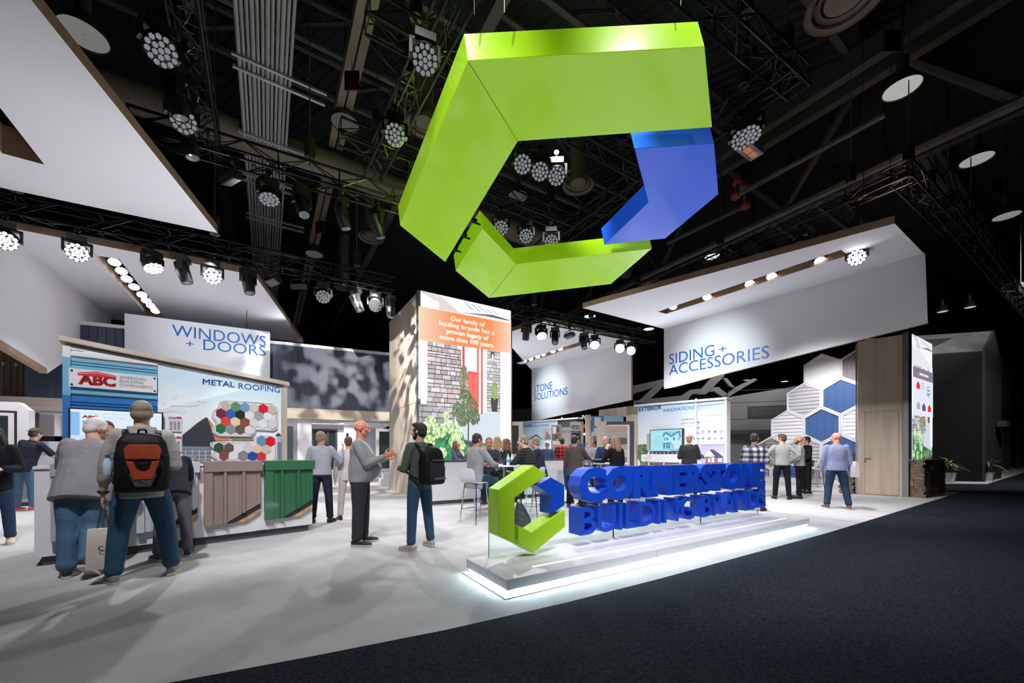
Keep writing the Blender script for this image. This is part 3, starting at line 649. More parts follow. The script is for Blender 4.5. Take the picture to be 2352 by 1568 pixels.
for pts, c, w_ in [([(1330, 1190), (1330, 1110), (1440, 1020), (1500, 980), (1512, 982), (1575, 1145), (1570, 1195)], (.035, .04, .05), .009), ([(1512, 982), (1545, 1020), (1600, 1110), (1690, 1145), (1570, 1150)], (.72, .20, .11), .0092),
                   ([(1330, 1190), (1570, 1195), (1540, 1205), (1330, 1210)], (.18, .30, .42), .0094), ([(1330, 1210), (1540, 1205), (1540, 1300), (1330, 1300)], (.20, .21, .24), .0088), ([(1680, 1120), (1850, 1130), (1850, 1150), (1690, 1148)], (.30, .22, .13), .009),
                   ([(2005, 1115), (2030, 1090), (2055, 1118)], (.05, .055, .08), .009), ([(2015, 1117), (2050, 1118), (2050, 1165), (2015, 1160)], (.45, .5, .58), .0092), ([(2025, 1160), (2056, 1165), (2056, 1300), (2025, 1290)], (.16, .22, .33), .0094)]:
    mb.face([G(*p, w=w_+.014) for p in pts], 0, c)
for x in (1350, 1400, 1450, 1495): mb.face([G(a, b, .0236) for a, b in ((x, 1215), (x+6, 1215), (x+6, 1300), (x, 1300))], 0, (.62, .66, .72))
for y in (1225, 1255, 1280): mb.face([G(a, b, .0236) for a, b in ((1335, y), (1535, y), (1535, y+4), (1335, y+4))], 0, (.62, .66, .72))
mb.build('photo_graphic', PRINT, mw, fix=False)
def ptext(st, fr, xl, yb, xr, h, parent, m, w=.01, bold=0):
    u0, v0 = fr.px(xl, yb, w); u1 = fr.px(xr, yb, w)[0]; hh = fr.px(xl, yb-h, w)[1]-v0
    return text(st, fr, u0, v0, hh, parent, m, w, u1-u0, 'L', bold)
ptext('METAL', MF, 465.5, 882, 539, 12.5, mw, M_txtnavy, .012, .009); ptext('ROOFING', MF, 548, 892, 643, 13, mw, M_txtnavy, .012, -.004)
ptext('ergy', MF, 426, 1049, 452, 8, mw, M_txtwhite, .026, .03); ptext('h Cool', MF, 433, 1062, 472, 9, mw, M_txtwhite, .026, .03)
# name board on the ribbed bay
ab = thing('name_board', 'white bolted board with red house lettering on the ribbed blue bay', 'sign board', MF.P(158, 887))
q = [MF.px(158, 843.5, .08), MF.px(360.5, 865.5, .08), MF.px(360.5, 902, .08), MF.px(158, 887, .08)]
bu0, bv0, bu1, bv1 = q[0][0], (q[3][1]+q[2][1])/2-.0, q[1][0], (q[0][1]+q[1][1])/2
mb = MB(); MF.box(mb, bu0, bv0, bu1, bv1, .058, .075); mb.build('board', M_white, ab)
bw, bh = bu1-bu0, bv1-bv0
for a in (.03, .97):
    for b in (.12, .88): mb = MB(); mb.tube(MF.p(bu0+bw*a, bv0+bh*b, .07), MF.p(bu0+bw*a, bv0+bh*b, .085), .012, 8); mb.build('bolt', M_chrome, ab)
mb = MB()
B_ = lambda a, b, w=.077: MF.p(bu0+bw*a, bv0+bh*b, w)
for pts in ([(.09, .80), (.30, .95), (.51, .80), (.51, .77), (.30, .91), (.09, .77)], [(.09, .73), (.30, .86), (.51, .73), (.51, .66), (.09, .66)]): mb.prism([B_(*p) for p in pts], MF.n*.004)
mb.build('house_emblem', M_red, ab)
text('ABC', MF, bu0+bw*.095, bv0+bh*.20, bh*.52, ab, M_red, .079, bw*.41, 'L', .055)
for st, b, r in (('AMERICAN', .68, .86), ('BUILDING', .46, .83), ('COMPONENTS', .23, .95)): text(st, MF, bu0+bw*.55, bv0+bh*b, bh*.155, ab, M_txtgrey, .078, bw*(r-.55), 'L', -.008)
# wall screen
tv = thing('wall_screen', 'wide wall-mounted screen with a pale web page under the name board', 'screen', MF.P(158, 1030))
a = MF.px(157, 933, .10); b = MF.px(375, 950, .10); tu0, tu1, tv1 = a[0], b[0], (a[1]+b[1])/2; tv0 = tv1-(tu1-tu0)*.56
mb = MB(); MF.box(mb, tu0, tv0, tu1, tv1, .06, .11); mb.build('screen_frame', M_blackp, tv)
mb = MB(); T_ = lambda x, y, w=.112: MF.p(tu0+(tu1-tu0)*(.02+.96*x), tv0+(tv1-tv0)*(.03+.94*y), w)
def tq(x0, y0, x1, y1, c, w): mb.face([T_(x0, y0, w), T_(x1, y0, w), T_(x1, y1, w), T_(x0, y1, w)], 0, c)
tq(0, 0, 1, 1, (.62, .76, .95), .112); tq(0, .93, 1, 1, (.80, .86, .95), .1125); tq(0, .3, .09, .93, (.25, .5, .85), .1125); tq(.10, .3, 1, .90, (.72, .83, .97), .113); tq(.12, .45, .26, .70, (.2, .42, .8), .1135)
for i in range(4):
    for k in range(14):
        t0, t1 = 6.283*k/14, 6.283*(k+1)/14; c = (.36+.13*i, .80)
        mb.face([T_(c[0]+r*.010*math.cos(t), c[1]+r*.018*math.sin(t), .1138) for r, t in ((1, t0), (1, t1), (.8, t1), (.8, t0))], 0, (.2, .4, .75))
    tq(.38+.13*i, .795, .44+.13*i, .808, (.35, .5, .75), .1138)
mb.build('screen_picture', SCREEN, tv, fix=False)
text('ABC', MF, tu0+(tu1-tu0)*.13, tv0+(tv1-tv0)*.76, .035, tv, mat('screen_red', rgb(190, 30, 60), .5, emit=.6), .1145, .16, 'L', .05)
# hexagon colour boards
HX = lambda x, y: MF.px(x/3.178, 650+y/3.178, .05)
OB = [[(1605, 862), (1640, 852), (1995, 880), (2028, 910), (2025, 1060), (1995, 1078), (1868, 1070), (1865, 1097), (1830, 1122), (1595, 1118), (1550, 1090), (1550, 1050), (1580, 1025), (1545, 975), (1550, 935), (1590, 905)],
      [(1535, 1165), (1565, 1155), (1855, 1170), (1870, 1120), (1905, 1108), (2000, 1118), (2025, 1145), (2020, 1280), (1995, 1305), (1590, 1300), (1545, 1265), (1570, 1220), (1535, 1190)]]
SWA = [[(1648, 898, 200, 185, 175), (1720, 903, 95, 145, 95), (1788, 908, 110, 160, 200), (1855, 914, 215, 205, 195), (1921, 918, 220, 15, 35), (1985, 923, 200, 192, 178), (1612, 950, 110, 35, 55), (1682, 955, 50, 100, 180), (1752, 960, 30, 30, 35), (1820, 965, 232, 234, 236), (1888, 968, 160, 170, 180), (1952, 972, 234, 236, 238),
        (1647, 1008, 225, 70, 65), (1717, 1012, 240, 215, 185), (1787, 1016, 140, 75, 65), (1854, 1020, 225, 222, 215), (1920, 1023, 233, 235, 238), (1984, 1027, 215, 218, 222), (1610, 1060, 20, 120, 60), (1682, 1064, 145, 145, 148), (1752, 1067, 110, 88, 75), (1820, 1070, 226, 228, 232)],
       [(1908, 1150, 95, 150, 190), (1972, 1155, 222, 12, 32), (1597, 1200, 40, 85, 60), (1670, 1203, 105, 85, 75), (1740, 1206, 232, 234, 236), (1808, 1208, 210, 213, 218), (1876, 1210, 235, 205, 170), (1942, 1213, 205, 198, 175), (1635, 1256, 140, 80, 68), (1703, 1258, 232, 234, 236), (1773, 1260, 140, 140, 142), (1843, 1261, 10, 80, 165), (1908, 1263, 220, 50, 50), (1970, 1264, 238, 232, 215)]]
for bi in range(2):
    pts = [HX(*p) for p in OB[bi]]; cx_ = sum(p[0] for p in pts)/len(pts); cy_ = sum(p[1] for p in pts)/len(pts)
    t = thing('colour_board', ['upper white colour board of hexagon paint samples on the metal roofing wall', 'lower white colour board of hexagon paint samples on the metal roofing wall'][bi], 'colour board', MF.p(cx_, cy_, .05))
    mb = MB(); mb.prism([MF.p(a, b, .05) for a, b in pts], -MF.n*.04); mb.build('board', M_white, t)
    sh = lambda k: [(cx_+(a-cx_)*k, cy_+(b-cy_)*k) for a, b in pts]
    A1, A2 = sh(.965), sh(.945); mb = MB()
    for i in range(len(A1)):
        j = (i+1) % len(A1); mb.face([MF.p(*A1[i], .052), MF.p(*A1[j], .052), MF.p(*A2[j], .052), MF.p(*A2[i], .052)])
    mb.build('printed_outline', mat('slate_blue_print', rgb(120, 140, 165), .5), t)
    for x, y, r, g, b in SWA[bi]:
        u, v = HX(x, y); hu = HX(x+34, y)[0]-u; hv = (HX(x, y-38)[1]-v)
        mb = MB(); mb.prism([MF.p(a, c, .062) for a, c in hexpts(u, v, hv, hu/(hv*.866))], -MF.n*.012); mb.build('colour_sample', mat('sample_%d_%d_%d' % (r, g, b), rgb(r, g, b), .45), t)
    st, x0, y0, x1 = [('Low Profile & Standard Colors', 1770, 868, 1980), ('Signature 200 | 26- & 24-Gauge', 1610, 1166, 1845)][bi]
    u0, v0 = HX(x0, y0); text(st, MF, u0, v0, .022, t, M_txtgrey, .053, HX(x1, y0)[0]-u0)
for i, (x, y, lb) in enumerate([(386, 955, 'upper white brochure card with small colour chips beside the screen'), (386, 1001, 'lower white brochure card with small colour chips beside the screen')]):
    t = thing('brochure_holder', lb, 'brochure', MF.P(x, y+35, .03)); a = MF.px(x, y, .03); b = MF.px(x+31, y+36, .03)
    mb = MB(); MF.box(mb, a[0], b[1], b[0], a[1], .012, .035); mb.build('card', M_white, t)
    mb = MB(); dx, dy = (b[0]-a[0]), (a[1]-b[1])
    MF.quad(mb, a[0]+dx*.62, b[1]+dy*.84, b[0]-dx*.02, b[1]+dy*.98, .0365, rgb(205, 40, 60)); MF.quad(mb, a[0]+dx*.05, b[1]+dy*.80, a[0]+dx*.6, b[1]+dy*.94, .0365, rgb(150, 160, 172))
    for r_ in range(6):
        for c_ in range(3): MF.quad(mb, a[0]+dx*(.12+.28*c_), b[1]+dy*(.10+.10*r_), a[0]+dx*(.32+.28*c_), b[1]+dy*(.15+.10*r_), .0365, rgb(*random.choice([(40, 42, 48), (120, 60, 60), (110, 100, 90), (60, 70, 90)])))
    mb.build('chip_print', PRINT, t, fix=False)

# ------------------------------------------------------------------ sample counter
CO = fl(95, 1300); C1 = fl(713, 1218); CF = Fr(CO, C1-CO); CL = (C1-CO).length; CHt = 1.125
ct = thing('sample_counter', 'long white counter fronted with metal roof samples, below the metal roofing wall', 'counter', CO)
mb = MB(); CF.box(mb, -.05, .11, CL+.02, CHt, -.62, .03); mb.build('counter_body', M_white, ct)
mb = MB(); CF.box(mb, 0, 0, CL-.03, .11, -.58, -.02); mb.build('kick_plate', M_charc, ct)
mb = MB(); CF.box(mb, -.06, CHt, CL+.03, CHt+.03, -.64, .05); mb.build('counter_top', M_white, ct)
cp = lambda x, y, w=.05: CF.px(60+x/3.36, 1000+y/3.36, w)
M_osb = mat('osb_board', rgb(212, 172, 130), .8, var=(22, rgb(170, 124, 84), (1, 1, 1)))
M_felt = mat('black_underlay', (.02, .02, .022), .8)
def roofsample(nm, col, L, R, T, bl, br, dg, ribs, label=None):
    """L,R: left/right x in the crop, T top y, bl: bottom y of the left trim, br: bottom y at the right, dg: x where the diagonal starts"""
    m = mat(nm, col, .42, coat=.15); w0 = .10
    u0, v1 = cp(L, T, w0); u1 = cp(R, T, w0)[0]; ut = cp(L+62, T, w0)[0]; vb = cp(L, bl, w0)[1]; vd = cp(dg, bl-15, w0)[1]; ud = cp(dg, bl-15, w0)[0]; vr = cp(R, br, w0)[1]
    v1 = CHt+.045
    mb = MB(); mb.prism([CF.p(a, b, w0) for a, b in ((u0+.02, v1-.08), (u1-.01, v1-.08), (u1-.01, vr), (ud, vb), (u0+.02, vb))], -CF.n*.03)
    W = u1-u0
    for k in range(1, 12):
        x = u0+W*k/12; yb = vb if x < ud else vb+(vr-vb)*(x-ud)/(u1-ud)
        if x > ut: CF.box(mb, x-.004, yb+.012, x+.004, v1-.1, w0, w0+.008)
    for rx in ribs:
        x = cp(rx, T, w0)[0]; yb = vb if x < ud else vb+(vr-vb)*(x-ud)/(u1-ud)
        mb.prism([CF.p(x-.03, yb+.01, w0), CF.p(x-.014, yb+.01, w0+.04), CF.p(x+.014, yb+.01, w0+.04), CF.p(x+.03, yb+.01, w0)], UP*(v1-.1-yb))
    sm = mb.build('roof_sample', m, ct)
    mb = MB(); CF.box(mb, u0, vb, ut, v1, .02, w0+.035); mb.build('corner_flashing', m, sm)
    mb = MB(); CF.box(mb, u0-.005, v1-.13, u1+.01, v1, .02, w0+.05); CF.box(mb, u0-.005, v1-.005, u1+.01, v1+.012, -.5, w0+.05); mb.build('cap_flashing', m, sm)
    s = (vr-vb)/(u1-ud)
    mb = MB(); mb.prism([CF.p(a, b, w0-.01) for a, b in ((ud, vb), (u1-.01, vr), (u1-.01, vr-.075), (ud+.12, vb))], -CF.n*.03); mb.build('underlay_strip', M_felt, sm)
    mb = MB(); mb.prism([CF.p(a, b, w0-.02) for a, b in ((ud+.10, vb+.01), (u1-.01, vr-.06), (u1-.01, vr-.14), (ud+.26, vb))], -CF.n*.03); mb.build('osb_strip', M_osb, sm)
roofsample('cocoa_roof_steel', rgb(150, 130, 124), 1375, 1815, 212, 700, 520, 1530, (1535, 1678))
roofsample('forest_green_roof_steel', rgb(52, 108, 72), 1843, 2218, 206, 652, 490, 1975, (1972, 2098))
roofsample('white_roof_steel', rgb(206, 210, 220), 850, 1330, 225, 752, 552, 1010, (985, 1140, 1290))
roofsample('light_grey_roof_steel', rgb(176, 174, 180), 190, 700, 240, 815, 640, 470, (330, 520))
for x in (800, 1345, 1830):
    u = cp(x, 400)[0]; mb = MB(); mb.prism([CF.p(u-.10, .12, .032), CF.p(u+.03, .12, .032), CF.p(u+.03, .42, .032)], CF.n*.01); mb.build('gusset', M_white, ct)

# ------------------------------------------------------------------ dark boarded wall with showroom windows below
DO = V((-12.5, 10.6, 0))*1.045; DE = V((-4.25, 14.45, 0))*1.045; DF = Fr(DO, DE-DO); DL = (DE-DO).length
bd = thing('boarded_wall', 'dark navy board-and-batten wall left of the tall screen', 'wall panel', DO)
zt = DF.px(760, 803)[1]; zb = DF.px(760, 941)[1]; zb2 = DF.px(760, 964)[1]
mb = MB(); DF.box(mb, -.5, zb, DL, zt, -.1, 0); x = -.3
while x < DL:
    DF.box(mb, x, zb, x+.045, zt, 0, .03); x += .19 if int(x*10) % 2 else .30
mb.build('boarding', M_navyb, bd)
mb = MB(); DF.box(mb, -.5, zt, DL, zt+.10, -.16, .05); mb.build('coping', M_soffit, bd)
mb = MB(); DF.box(mb, -2.5, zb2, DL, zb, -.3, .10); mb.build('wood_beam', M_woodh, bd)
sr = thing('showroom', 'white showroom bay with downlights under the dark boarded wall', 'showroom', DF.p(4.6, 0, -1))
mb = MB(); DF.box(mb, -1, zb2-.05, DL-.05, zb2-.005, -4.5, -.1); mb.build('bay_ceiling', M_white, sr)
mb = MB(); DF.box(mb, -1, 0, DL+1.5, zb2-.05, -4.6, -4.5); x = 0
while x < DL+1.4: DF.box(mb, x, 0, x+.03, zb2-.05, -4.5, -4.48); x += .3
mb.build('back_panel', mat('pale_blue_boards', rgb(176, 186, 200), .6), sr)
for k in range(10):
    u, w_ = 3.2+(k % 5)*1.1, -1.0-(k//5)*1.4; mb = MB(); mb.lathe(DF.p(u, zb2-.056, w_), UP, [(.06, 0), (.06, .01)], 14); mb.build('downlight', M_led, sr)
for k in range(3):
    p = DF.p(3.4+k*1.9, zb2-.12, -1.4); lamp('downlight', 'AREA', p, p-UP, 160, WHITE, .8)
def winunit(name, label, px4, w, frame_m, fw, depth, outer=None, cat='window display', mull=()):
    """free-standing display window: image corners of the opening (x0,y0,x1,y1) at depth w of the boarded wall"""
    x0, y0, x1, y1 = px4; a = DF.px(x0, y0, w); b = DF.px(x1, y1, w); t = thing(name, label, cat, DF.p(a[0], 0, w))
    if outer:
        ox0, oy0, ox1 = outer; oa = DF.px(ox0, oy0, w); ob = DF.px(ox1, oy0, w); mb = MB()
        DF.box(mb, oa[0], 0, a[0], oa[1], w-depth, w); DF.box(mb, b[0], 0, ob[0], oa[1], w-depth, w); DF.box(mb, a[0], a[1], b[0], oa[1], w-depth, w)
        if b[1] > .05: DF.box(mb, a[0], 0, b[0], b[1], w-depth, w)
        mb.build('surround', M_white, t)
    mb = MB()
    DF.box(mb, a[0], b[1], a[0]+fw, a[1], w-.12, w+.02); DF.box(mb, b[0]-fw, b[1], b[0], a[1], w-.12, w+.02); DF.box(mb, a[0]+fw, a[1]-fw, b[0]-fw, a[1], w-.12, w+.02); DF.box(mb, a[0]+fw, b[1], b[0]-fw, b[1]+fw, w-.12, w+.02)
    for f_ in mull: u = a[0]+(b[0]-a[0])*f_; DF.box(mb, u-fw*.4, b[1]+fw, u+fw*.4, a[1]-fw, w-.1, w)
    mb.build('window_frame', frame_m, t)
    mb = MB(); DF.box(mb, a[0]+fw, b[1]+fw, b[0]-fw, a[1]-fw, w-.07, w-.06); mb.build('pane', M_wpane, t)
    return t
M_gframe = mat('grey_door_frame', rgb(120, 120, 134), .5); M_bframe = mat('bronze_window_frame', rgb(52, 46, 50), .5); M_wframe = mat('cream_window_frame', rgb(226, 222, 218), .5)
winunit('door_display', 'grey framed glass door in a white block beside the colour boards', (640, 970, 683, 1100), -.25, M_gframe, .13, .5, (600, 955, 716))
winunit('window_display', 'bronze framed window in a white wall behind the standing grey-shirted man', (716.5, 985, 775, 1078), -.9, M_bframe, .07, .3, (690, 973, 790), mull=(.62,))
winunit('window_display', 'white framed dark window beside the tall oak tower, facing the bald man', (864, 984, 925, 1081), -.5, M_wframe, .11, .5)
winunit('window_display', 'narrow blue-grey window at the back of the showroom', (790, 990, 806, 1060), -2.2, M_wframe, .08, .3, (780, 980, 822))
wp = thing('window_plinth', 'stepped white plinth under the white framed window near the tower', 'plinth', DF.p(*DF.px(880, 1082, -.5), -.5))
a = DF.px(880, 1082, -.5); mb = MB(); DF.box(mb, a[0], .0, DL+.1, .52, -1.0, -.42); DF.box(mb, a[0]-.1, 0, DL+.1, .28, -1.05, -.32); mb.build('step_block', M_white, wp)
mb = MB(); a = DF.px(642, 945, .05); b = DF.px(716, 957, .05); tt = thing('stepped_block', 'small white stepped block on top of the door display', 'block', DF.p(b[0]-.4, b[1], -.1))
q = DF.px(713, 944, -.2); mb.prism([DF.p(b[0]-.55, b[1]-.02, -.2), DF.p(b[0]-.02, b[1]-.02, -.2), DF.p(b[0]-.02, q[1], -.2), DF.p(b[0]-.28, q[1], -.2)], -DF.n*.4); mb.build('block', M_white, tt)

# ------------------------------------------------------------------ far left corner
sl = thing('slatted_wall', 'brown timber slat wall at the far left edge under the canopy', 'slat wall', V((-13.2, 9.0, 0)))
SLF = Fr(V((-14.6, 10.4, 0)), AX); M_slat = mat('brown_slats', rgb(88, 74, 58), .6, var=(5, rgb(66, 54, 42), (1, 1, .15)))
mb = MB(); x = -1.5; SLF.box(mb, -1.5, 0, 1.35, 4.35, -.1, 0)
while x < 1.35: SLF.box(mb, x, 0, x+.07, 4.35, 0, .05); x += .12
mb.build('slats', M_slat, sl)
for z in (2.72, 3.7):
    mb = MB(); x = -1.46
    while x < 1.3: SLF.box(mb, x, z, x+.05, z+.09, .05, .055); x += .24
    mb.build('clip_row', mat('tan_clips', rgb(150, 136, 116), .6), sl)
rb = thing('banner', 'small red hanging banner at the left beside the slat wall', 'banner', atY(82, 900, 12.2)); BF = Fr(atY(76, 905, 12.2), AX); a = BF.px(76, 863); b = BF.px(90, 905)
mb = MB(); BF.box(mb, a[0], b[1], b[0], a[1], -.02, 0); mb.build('cloth', M_red, rb); mb = MB(); BF.box(mb, a[0]+.05, b[1]+.1, b[0]-.02, b[1]+.28, 0, .004); mb.build('label_patch', M_white, rb)
lc = thing('display_block', 'white showroom block with a doorway at far left behind the counter', 'display block', atY(110, 1000, 12)); BF = Fr(atY(89, 1000, 11.5), AX)
a = BF.px(89, 940); b = BF.px(125, 1100); mb = MB(); BF.box(mb, a[0], 0, b[0], a[1], -.5, 0); BF.box(mb, b[0], 0, b[0]+.55, a[1], -.9, -.4); mb.build('block', M_white, lc)
a = BF.px(131, 955, .01); mb = MB(); BF.box(mb, b[0]+.12, .9, b[0]+.35, a[1], -.42, -.39); mb.build('dark_opening', M_charc, lc)
gs = thing('shop_sign', 'small glowing green letters behind the slat wall', 'sign', atY(80, 965, 13)); BF = Fr(atY(73, 966, 13), AX); text('RUJ', BF, 0, BF.px(73, 966)[1], .12, gs, mat('green_neon', rgb(170, 240, 215), .5, emit=1.2), .02, .30, 'L', .02)
mb = MB(); BF.box(mb, -.1, BF.px(73, 1000)[1]-.4, .5, BF.px(73, 945)[1], -.05, 0); mb.build('dark_backing', M_dark, gs)
o8 = thing('window_display', 'white block with clipped corner framing a dark window, far left edge', 'window display', atY(10, 1050, 9.2)); BF = Fr(atY(-60, 1060, 9.0), AX)
pts = [BF.px(*p) for p in [(-80, 920), (41, 923), (66, 942), (66, 1075), (-80, 1095)]]; mb = MB(); mb.prism([BF.p(*p) for p in pts], -BF.n*.3); mb.build('surround', M_white, o8)
for x0, y0, x1, y1, w_, m in [(-60, 940, 38, 1070, .02, M_bframe), (-60, 945, 32, 1065, .03, M_white), (-60, 952, 18, 1060, .04, M_bframe), (-60, 957, 11, 1055, .05, M_wpane)]:
    a = BF.px(x0, y0, w_); b = BF.px(x1, y1, w_); mb = MB(); BF.box(mb, a[0], b[1], b[0], a[1], w_-.02, w_); mb.build('window_frame' if m is not M_wpane else 'pane', m, o8)
ik = thing('info_counter', 'grey information counter with printed people icons, behind the capped man', 'counter', fl(60, 1165)); BF = Fr(fl(-60, 1168), AX)
a = BF.px(-20, 1046); b = BF.px(100, 1150); ih = a[1]; il = 2.3
mb = MB(); BF.box(mb, -.3, .1, il, ih, -.6, 0); mb.build('counter_body', mat('pale_grey_laminate', rgb(176, 178, 188), .5), ik); mb = MB(); BF.box(mb, -.3, 0, il-.03, .1, -.5, -.02); mb.build('kick_plate', M_charc, ik)
mb = MB(); BF.box(mb, .5, ih, il, ih+.36, -.6, -.5); mb.build('back_riser', mat('pale_grey_laminate'), ik)
mb = MB(); I_ = lambda x, y: BF.px(x/3.136, 760+y/3.136, .004)
def arc(cx_, cy_, r, t0, t1, n=12, th=3.0):
    for k in range(n):
        ta, tb = t0+(t1-t0)*k/n, t0+(t1-t0)*(k+1)/n
        mb.face([BF.p(*I_(cx_+q*math.cos(t), cy_-q*math.sin(t)), .004) for q, t in ((r, ta), (r, tb), (r-th, tb), (r-th, ta))])
for x, y in [(165, 1075), (215, 1075), (140, 1100), (190, 1098), (237, 1098), (165, 1128), (215, 1128)]: arc(x, y, 12, 0, 6.283); arc(x, y+30, 20, .2, 2.94)
mb.build('people_icons', M_txtgrey, ik, fix=False)
a = I_(230, 1032); text('PR', BF, a[0], a[1], .10, ik, M_txtgrey, .004, .16, 'L', -.01); mb = MB(); arc(205, 1022, 14, 0, 3.1416); a, b = I_(185, 1006), I_(222, 1033)
for u0_, v0_, u1_, v1_ in ((a[0], b[1], a[0]+.008, a[1]), (b[0]-.008, b[1], b[0], a[1]), (a[0], a[1]-.008, b[0], a[1]), (a[0], b[1], b[0], b[1]+.008)): BF.quad(mb, u0_, v0_, u1_, v1_, .004)
mb.build('emblem', M_txtgrey, ik, fix=False)
for i, st in enumerate(['American precision', 'regional expertise', 'customers needs', 'building resources']): a = I_(140, 1175+i*12); text(st, BF, a[0], a[1], .028, ik, M_txtgrey, .004, I_(270, 1175)[0]-a[0])
# ------------------------------------------------------------------ exterior innovations wall (right of centre)
EX = V((7.13, 13.0, 0)); EF = Fr(EX+BX*4.35, -BX)
ew = thing('display_wall', 'display wall with blue and white exterior graphics and grey lap siding, right of centre', 'display wall', EX)
ua, va = EF.px(1465, 932); ub, vb = EF.px(1670, 916); uc = EF.px(1600, 930)[0]
mb = MB(); mb.prism([EF.p(a, b) for a, b in ((ua, 0), (ub, 0), (ub, vb), (ua, va))], -EF.n*.2); mb.build('wall_body', M_white, ew)
mb = MB(); mb.prism([EF.p(a, b, .12) for a, b in ((ua-.1, va-.02), (ub+.05, vb-.02), (ub+.05, vb+.05), (ua-.1, va+.05))], -EF.n*.36); mb.build('roof_trim', M_white, ew)
mb = MB(); E_ = lambda x, y, w=.006: EF.p(*EF.px(1440+x/6.533, 850+y/6.533), w)
tz0, tz1 = .0, va-.03
for ka, kb, ca, cb in ((.0, .3, (.86, .88, .91), (.86, .88, .91)), (.3, .75, (.86, .88, .91), (.80, .87, .94)), (.75, 1, (.80, .87, .94), (.50, .73, .92))):
    mb.face([EF.p(ua, tz1*ka, .005), EF.p(uc, tz1*ka, .005), EF.p(uc, tz1*kb, .005), EF.p(ua, tz1*kb, .005)], 0, [ca, ca, cb, cb])
def ep(pts, c, w): mb.face([E_(*p, w) for p in pts], 0, c)
for i in range(60): x, y, s = random.uniform(180, 320), random.uniform(1130, 1370), random.uniform(15, 40); ep([(x+s*math.cos(t*1.05), y+s*math.sin(t*1.05)) for t in range(6)], jit((.12, .22, .08), .4), .007+i*.00005)
ep([(300, 950), (360, 950), (360, 1200), (300, 1200)], (.45, .46, .48), .0105); ep([(200, 1390), (1040, 1390), (1040, 1425), (200, 1425)], (.35, .20, .10), .0105); ep([(175, 1425), (1045, 1425), (1045, 1460), (175, 1460)], (.20, .34, .10), .011)
ep([(850, 960), (870, 920), (910, 950), (950, 920), (1045, 1050), (1045, 1390), (850, 1390)], (.80, .80, .80), .0105); ep([(960, 930), (1045, 1045), (1000, 1045)], (.35, .33, .33), .011)
for x in range(340, 760, 60): ep([(x, 1225), (x+28, 1225), (x+28, 1255), (x, 1255)], (.10, .11, .13), .0112)
mb.build('photo_graphic', PRINT, ew, fix=False)
M_ltsid = mat('pale_blue_grey_siding', rgb(180, 190, 206), .55); mb = MB(); z = .1
while z < vb:
    P = clip([(uc+.02, z), (ub, z), (ub, z+.19), (uc+.02, z+.19)], lambda q: vb-.03-q[1])
    if len(P) > 2: mb.prism([EF.p(a, b, .012+.03*(1-(b-z)/.19)) for a, b in P], -EF.n*.01)
    z += .19
mb.build('lap_siding', M_ltsid, ew)
mb = MB(); EF.box(mb, uc-.02, 0, uc+.03, va, 0, .05); EF.box(mb, ub-.05, 0, ub+.02, vb, 0, .06); mb.build('corner_trim', M_white, ew)
ept = lambda st, x0, yb, x1, h, m, b=0: ptext(st, EF, 1440+x0/6.533, 850+yb/6.533, 1440+x1/6.533, h/6.533, ew, m, .012, b)
ept('EXTERIOR', 175, 620, 522, 56, M_txtnavy, .028); ept('INNOVATIONS', 548, 630, 1020, 50, M_txtnavy, -.004); ept('Introducing', 815, 755, 1013, 30, M_txtgrey); ept('Luxury Vinyl', 797, 810, 1013, 30, M_txtgrey); ept('SIDING', 910, 842, 1015, 14, mat('pale_lettering', rgb(180, 190, 205), .5), -.01)
q = lambda x, y, w: EF.px(1440+x/6.533, 850+y/6.533, w)
def eboard(nm, lb, x0, y0, x1, y1, w=.07):
    a, b = q(x0, y0, w), q(x1, y1, w); t = thing(nm, lb, 'sign board', EF.p(a[0], b[1], w)); mb = MB(); EF.box(mb, a[0], b[1], b[0], a[1], .03, w); mb.build('board', M_white, t); return t
b1 = eboard('name_board', 'white board with grey plank lettering at the top of the lap siding bay', 1062, 615, 1482, 745)
ptext('EverPlank', EF, 1440+1225/6.533, 850+697/6.533, 1440+1450/6.533, 36/6.533, b1, M_txtgrey, .075, -.006); ptext('MASTIC', EF, 1440+1100/6.533, 850+692/6.533, 1440+1195/6.533, 16/6.533, b1, M_txtgrey, .075)
b2 = eboard('info_board', 'white board with eight round navy icons on the lap siding bay', 1090, 755, 1462, 1110, .06)
for i, st in enumerate(['FINALLY', 'A PLANK WITH STYLE SHINE', 'THAT IS LOW MAINTENANCE']): x0, x1 = [(1230, 1320), (1130, 1430), (1140, 1415)][i]; ptext(st, EF, 1440+x0/6.533, 850+(800+i*31)/6.533, 1440+x1/6.533, 2.4, b2, mat('pale_lettering'), .064)
for r_ in range(2):
    for c_ in range(4):
        cx_, cy_ = q(1140+92*c_, 922+104*r_, .062); mb = MB()
        for k in range(14):
            t0, t1 = 6.283*k/14, 6.283*(k+1)/14; mb.face([EF.p(cx_+.052*a*math.cos(t), cy_+.052*a*math.sin(t), .063) for a, t in ((1, t0), (1, t1), (.7, t1), (.7, t0))])
        for dx, dy in ((0, 0), (.012, .015), (-.012, -.012))[:1+(r_+c_) % 3]: mb.face([EF.p(cx_+dx+a, cy_+dy+b, .064) for a, b in ((-.018, -.012), (.018, -.012), (.018, .012), (-.018, .012))])
        mb.build('round_icon', M_txtnavy, b2, fix=False)
b3 = eboard('photo_board', 'photo board of a gabled house at dusk at the foot of the lap siding bay', 1112, 1125, 1450, 1400, .06); mb = MB()
def bp(pts, c, w): mb.face([EF.p(*q(*p, .06), w) for p in pts], 0, c)
mb.face([EF.p(*q(*p, .06), .061) for p in ((1112, 1400), (1450, 1400), (1450, 1125), (1112, 1125))], 0, [(.55, .45, .55), (.75, .6, .62), (.36, .36, .66), (.36, .36, .66)])
